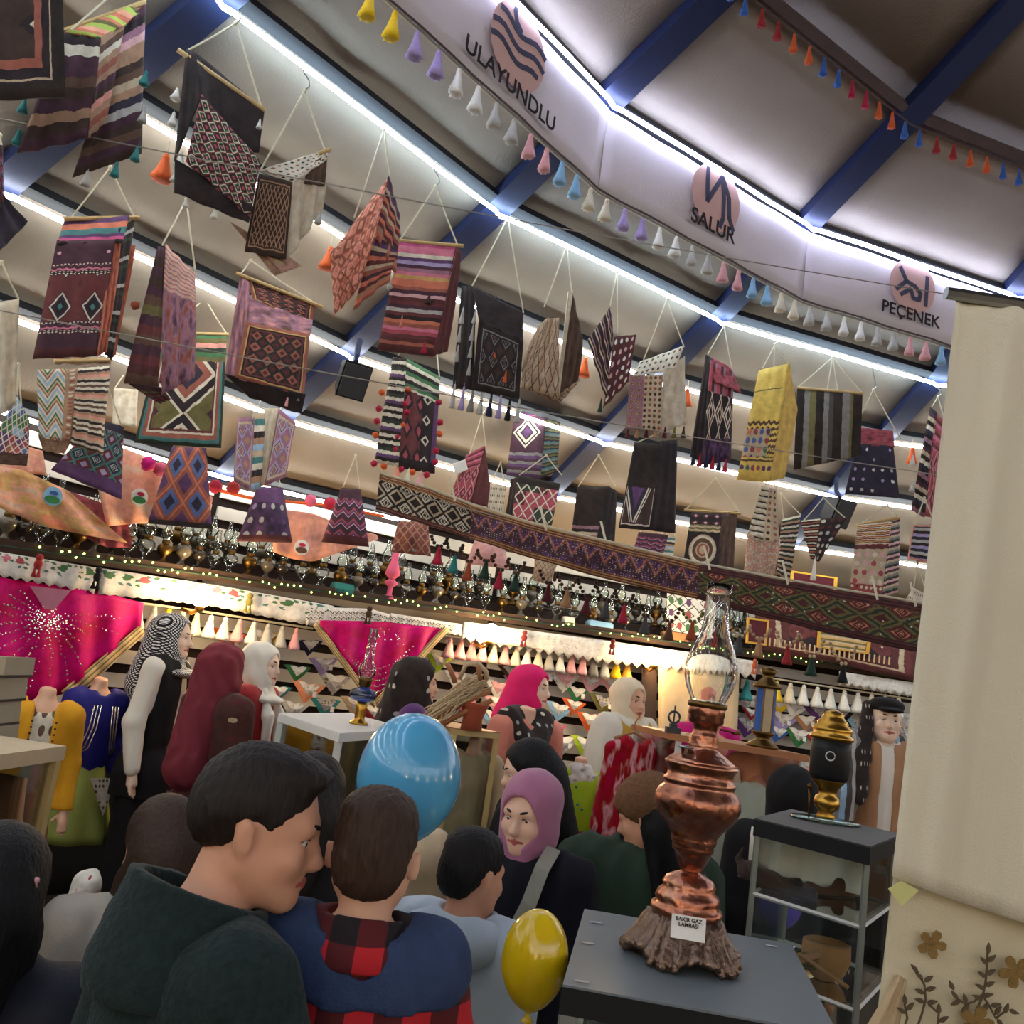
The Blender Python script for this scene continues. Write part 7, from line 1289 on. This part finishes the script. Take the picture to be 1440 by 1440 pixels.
# ---- items on the showcases
P = Vector((at(505, 1012, 4.1).x, at(505, 1012, 4.1).y, 1.58)); s = depth(P)/FPX; t = thing('oil_lamp', 'oil lamp with blue glass bowl and brass foot on the white showcase', 'oil lamp', P)
g = G(); g.lathe([(r*s, h*s) for r, h in [(13, 0), (13, 3), (8, 6), (7, 10), (8, 14), (7, 20), (9, 28), (6, 31)]], 20, P); part(g, 'brass_foot', 'brass', t, True)
g = G(); g.lathe([(r*s, h*s) for r, h in [(6, 31), (16, 34), (20, 40), (18, 47), (9, 51), (5, 53)]], 24, P); part(g, 'bowl', 'blue_glass', t, True)
g = G(); g.lathe([(r*s, h*s) for r, h in [(6, 52), (9, 54), (9, 60), (11, 63), (8, 66)]], 16, P); part(g, 'burner', 'dbrass', t, True)
pr = [(9, 64), (13, 72), (12, 80), (7, 88), (6, 104), (6, 135)]; g = G(); g.lathe([(r*s, h*s) for r, h in pr]+[(r*s-.001, h*s) for r, h in pr[::-1]], 20, P, cap=False); part(g, 'chimney', 'glass', t, True)
# straw bundle on a wooden sled
c0 = at(648, 1000, 4.25); s = 4.25/FPX; t = thing('straw_sled', 'bundle of straw tied on a small wooden carrier with curved prongs', 'straw carrier', c0-Z*.05); rs = random.Random(9)
A, Bq = at(598, 1014, 4.2), at(684, 958, 4.2); g = G()
for i in range(150):
    o = EX*rs.gauss(0, 6)*s+EU*rs.gauss(0, 8)*s+fwd*rs.gauss(0, .03); o2 = EX*rs.gauss(0, 5)*s+EU*rs.gauss(0, 7)*s+fwd*rs.gauss(0, .03); a0 = rs.uniform(0, .4); b0 = rs.uniform(.6, 1); g.tube([A.lerp(Bq, a0)+o, A.lerp(Bq, .5)+(o+o2)/2+EU*5*s, A.lerp(Bq, b0)+o2], .003, 4)
o = part(g, 'straw', 'sand', t); o['kind'] = 'stuff'
for a, b, r in [((600, 1016), (690, 972), .012), ((620, 1020), (692, 985), .012), ((640, 960), (628, 932), .012), ((676, 958), (672, 936), .012)]: g = G(); g.tube([at(*a, 4.17), at((a[0]+b[0])/2, (a[1]+b[1])/2-3, 4.17), at(*b, 4.17)], r, 8); part(g, 'wooden_bar', 'oak', t, True)
for a in [[(646, 955), (655, 935), (672, 932), (684, 945), (684, 956)], [(650, 962), (660, 952), (668, 958), (670, 966)]]: g = G(); g.tube([at(x, y, 4.22) for x, y in a], .011, 8); part(g, 'curved_prong', 'sand', t, True)
P = at(664, 1014, 4.2); P.z = at(640, 1024, 4.15).z; g = G(); g.lathe([(.05, 0), (.045, .05), (.06, .1), (.07, .12)], 16, P); part(g, 'clay_stand', 'rust', t, True)
# lantern on the long showcase
P = at(1073, 1032, 4.3); P.z = ZL; s = 4.3/FPX; t = thing('lantern', 'old metal lantern with blue glass sides on the long wooden showcase', 'lantern', P)
g = G(); g.lathe([(r*s, h*s) for r, h in [(22, 0), (22, 4), (10, 10), (9, 14), (16, 19), (16, 22)]], 16, P); part(g, 'base', 'dbrass', t, True)
for k in range(6):
    a, b = k*1.0472, (k+1)*1.0472; pa = P+Vector((math.cos(a), math.sin(a), 0))*13*s; pb = P+Vector((math.cos(b), math.sin(b), 0))*13*s; g = G(); g.hexa([pa+Z*22*s, pb+Z*22*s, pb+Z*82*s, pa+Z*82*s], (pa-P)*.1); part(g, 'side_pane', 'blue' if k % 2 else 'sand', t); g = G(); g.tube([pa+Z*22*s, pa+Z*84*s], 1.5*s, 5); part(g, 'frame_bar', 'dbrass', t)
g = G(); g.lathe([(r*s, h*s) for r, h in [(19, 82), (20, 86), (10, 94), (7, 98), (9, 102), (12, 108), (4, 112)]], 16, P); part(g, 'roof', 'dbrass', t, True)
P = at(946, 1028, 4.45); P.z = ZL; s = 4.45/FPX; t = thing('coffee_mill', 'small dark iron wheel tool on the long wooden showcase', 'tool', P); g = G(); g.box(P+Z*4*s, (10*s, 7*s, 4*s)); g.box(P+Z*9*s, (5*s, 5*s, 4*s)); part(g, 'base', 'dgrey', t); g = G(); g.tube([P+Vector((math.cos(k*.5236)*8*s, 0, (22+math.sin(k*.5236)*8)*s)) for k in range(12)], 1.8*s, 6, closed=True); g.tube([P+Z*12*s, P+Z*38*s], 1.2*s, 5); part(g, 'wheel', 'dgrey', t, True)
# brass-domed instrument on the black-topped case
P = at(1160, 1160, 2.9); P.z = 1.58; s = depth(P)/FPX; t = thing('brass_samovar', 'brass-domed black vessel on a glass disc on the black-topped showcase', 'samovar', P)
g = G(); g.lathe([(r*s, h*s) for r, h in [(48, 1), (50, 3), (48, 5)]], 40, P, sy=.6); part(g, 'glass_disc', 'green_edge', t, True)
g = G(); g.lathe([(r*s, h*s) for r, h in [(12, 5), (13, 9), (9, 14), (16, 20), (18, 26), (16, 34), (11, 38), (14, 46), (22, 56), (24, 60)]], 28, P); part(g, 'brass_foot', 'brass', t, True)
g = G(); g.lathe([(r*s, h*s) for r, h in [(24, 58), (27, 64), (28, 100), (27, 112), (22, 114)]], 28, P); part(g, 'black_body', 'slab_edge', t, True)
F_ = (CAM-P); F_.z = 0; F_.normalize(); U_ = Vector((-F_.y, F_.x, 0)); g = G(); g.tube([P+F_*28.4*s+Z*92*s+U_*math.cos(k*.3927)*6*s+Z*math.sin(k*.3927)*6*s-F_*(1-math.sqrt(max(0, 1-(math.cos(k*.3927)*6/28)**2)))*28*s for k in range(16)], .9*s, 5, closed=True); part(g, 'white_ring_mark', 'white', t, True)
g = G(); g.lathe([(r*s, h*s) for r, h in [(24, 112), (30, 115), (30, 119), (25, 122), (28, 127), (27, 131), (21, 135), (22, 138), (16, 144), (14, 147), (15, 150), (8, 155), (1, 157)]], 28, P); part(g, 'brass_dome', 'brass', t, True)
g = G(); g.tube([P+U_*-22*s+Z*3*s+F_*8*s, P+U_*-24*s+Z*44*s+F_*8*s], 1.6*s, 6); g.ball(P+U_*-24*s+Z*46*s+F_*8*s, 4*s, 8, 6); part(g, 'rod', 'dbrass', t, True)
# shoes and wooden tools inside the black-topped case
zs = at(1058, 1255, 2.72).z
def slipper(label, x, y, d, yaw, L, mat, curl=1):
    P = at(x, y, d); P.z = zs+.003; t = thing('slipper', label, 'slipper', P, 'old shoes on the glass shelf', rotz=yaw); d_ = SDF(); d_.c((-L*.4, 0, .012), (L*.3, 0, .012), .028, .03, .02); d_.e((L*.22, 0, .025), (L*.24, .036, .03), .02); d_.e((-L*.2, 0, .055), (L*.26, .024, .042), .015, None, -1); d_.c((L*.38, 0, .02), (L*.5, 0, .05), .016, .008, .02); d_.cut((0, 0, .001), (0, 0, -1))
    if curl: d_.c((L*.5, 0, .05), (L*.44, 0, .085), .008, .005, .01)
    sdf_obj(d_, 'upper', mat, t, .005); g = G(); g.poly([(L*.5*math.cos(a), .034*math.sin(a), .0) for a in [k*.5236 for k in range(12)]], Vector((0, 0, -.003)), uvs=[(0, 0)]*12); link('sole', g.mesh('sole', 'dbrown'), t)
slipper('dark leather slipper with curled toe, front left on the glass shelf', 1100, 1240, 2.78, 2.5, .2, 'dbrown'); slipper('second dark curled slipper lying behind the first', 1080, 1238, 2.9, 2.6, .2, 'dbrown'); slipper('tan slipper with high curled toe on the glass shelf', 1140, 1244, 2.95, 2.2, .2, 'brown'); slipper('brown leather shoe at the right of the glass shelf', 1168, 1258, 2.85, .4, .19, 'brown', 0)
zs2 = at(1120, 1362, 2.75).z
t = thing('wooden_bowl', 'carved wooden scoop bowl on the lower glass shelf', 'bowl', Vector((1.1, 2.85, zs2))); g = G(); pr = [(.03, 0), (.055, .02), (.07, .06), (.068, .1)]; g.lathe(pr+[(r-.01, z+.004) for r, z in pr[::-1]], 24, (1.1, 2.85, zs2+.002), cap=False); g.lathe([(.03, 0), (.0001, .006)], 24, (1.1, 2.85, zs2+.004)); part(g, 'bowl', 'wood', t, True); g = G(); g.tube([(1.06, 2.8, zs2+.08), (.98, 2.78, zs2+.05), (.92, 2.8, zs2+.03)], .012, 8); part(g, 'handle', 'wood', t, True)
t = thing('straw_broom', 'dry straw broom lying on the lower glass shelf', 'broom', Vector((1.0, 2.85, zs2))); g = G()
for i in range(60): a = rs.uniform(-.05, .05); g.tube([(.92+rs.uniform(0, .03), 2.82+a*.4, zs2+.02+rs.uniform(0, .04)), (1.1, 2.86+a, zs2+.03+rs.uniform(0, .05))], .0025, 4)
o = part(g, 'straws', 'olive', t); o['kind'] = 'stuff'; g = G(); g.tube([(.93, 2.78, zs2+.06), (1.0, 2.78, zs2+.075), (1.12, 2.72, zs2+.02)], .006, 6); part(g, 'forked_stick', 'wood', t, True)
g = G(); Q = [Vector((.93, 3.12, 1.52)), Vector((1.25, 2.95, 1.52)), Vector((1.24, 2.94, zs+.02)), Vector((.92, 3.1, zs+.02))]; g.sheet(Q, 16, 8, amp=.02, fold=3, seed=4); solo(g, 'white_garment', 'gauze', 'white pleated garment hanging inside the shoe showcase', 'garment', True)
# felt cloak in the long showcase
P = at(945, 1090, 4.6); g = G(); u = EX; q = [(932, 1060), (946, 1040), (966, 1062), (972, 1120), (930, 1130)]; g.poly([at(x, y, 4.55) for x, y in q], fwd*.05); t = solo(g, 'felt_cloak', 'rust', 'reddish brown felt cloak inside the long wooden showcase', 'cloak')
# coral cloth pile beside the coral form
d = SDF(); d.e((0, 0, .06), (.16, .1, .07), .03); d.e((.08, 0, .12), (.12, .09, .06), .03); P = at(1095, 1120, 4.5); t = thing('cloth_pile', 'heap of coral red cloth under the coral dress form', 'cloth pile', P-Z*.02); sdf_obj(d, 'cloth', 'salmon', t, .014, folds(.012, 60, 30))
# trays of goods
def tray(label, q, z, mat, items, hgt=.05):
    q = [onz(x, y, z) for x, y in q]; c = sum(q, Vector())/4; t = thing('tray_table', label, 'table', Vector((c.x, c.y, 0))); g = G(); g.hexa(q, -Z*.03); part(g, 'table_top', mat, t)
    for a, b in zip(q, q[1:]+q[:1]): m1 = (b-a).cross(Z).normalized()*.012; g = G(); g.hexa([a-m1, b-m1, b+m1, a+m1], Z*hgt); part(g, 'rim', mat, t)
    for p in q: r_ = p.lerp(c, .1); g = G(); g.box((r_.x, r_.y, z/2-.02), (.02, .02, z/2-.02)); part(g, 'leg', mat, t)
    return q, c
q, c = tray('pale tray table with packets of scarves at the lower left', [(45, 1312), (152, 1280), (182, 1306), (112, 1372)], .85, 'cream', None); rt_ = random.Random(2)
for i in range(8):
    a, b = rt_.random()*.8+.1, rt_.random()*.8+.1; p = q[0].lerp(q[1], a).lerp(q[3].lerp(q[2], a), b)+Z*.012*i; R = Matrix.Rotation(rt_.uniform(0, 3), 3, 'Z'); g = G(); g.box(p+Z*.008, (.05, .035, .007), R); g.box(p+Z*.016, (.035, .022, .002), R); solo(g, 'scarf_packet', ['pink', 'lgrey', 'purple', 'lpink', 'lav', 'white', 'crim', 'teal'][i], f'{["pink","pale grey","purple","pale pink","lavender","white","crimson","teal"][i]} wrapped packet on the lower left tray', 'packet', group='packets on the lower left tray')
q, c = tray('wooden tray table with small trinkets behind the mauve-scarfed woman', [(820, 1220), (862, 1212), (880, 1244), (836, 1268)], 1.04, 'oakpale', None)
for i in range(5):
    a, b = rt_.random()*.7+.15, rt_.random()*.7+.15; p = q[0].lerp(q[1], a).lerp(q[3].lerp(q[2], a), b); g = G(); g.tube([p+Vector((math.cos(k*.7854)*.035, math.sin(k*.7854)*.035, .012)) for k in range(8)], .01, 6, closed=True); solo(g, 'bead_bracelet', ['lav', 'lpink', 'white', 'purple', 'crim'][i], f'{["lavender","pale pink","white","purple","crimson"][i]} ring bracelet on the wooden tray', 'bracelet', True, 'bracelets on the wooden tray')
P = at(114, 1278, 3.7); t = thing('headcloth_stand', 'white cloth with red sprigs draped over a small stand', 'cloth', P); K('k_sprig', ('o', 4, 4, .14, ('c', 'white'), ['crim', 'white', 'white', 'lpink', 'white'])); d = SDF(); d.c((0, 0, .1), (0, 0, -.02), .045, .075, .03); d.e((.01, 0, .1), (.05, .05, .05), .03); d.cut((0, 0, -.04), (0, 0, -1)); sdf_obj(d, 'cloth', 'k_sprig', t, .008, folds(.006, 70, 20)); g = G(); g.tube([P-Z*.02, P-Z*.4], .012, 8); part(g, 'post', 'wood', t)
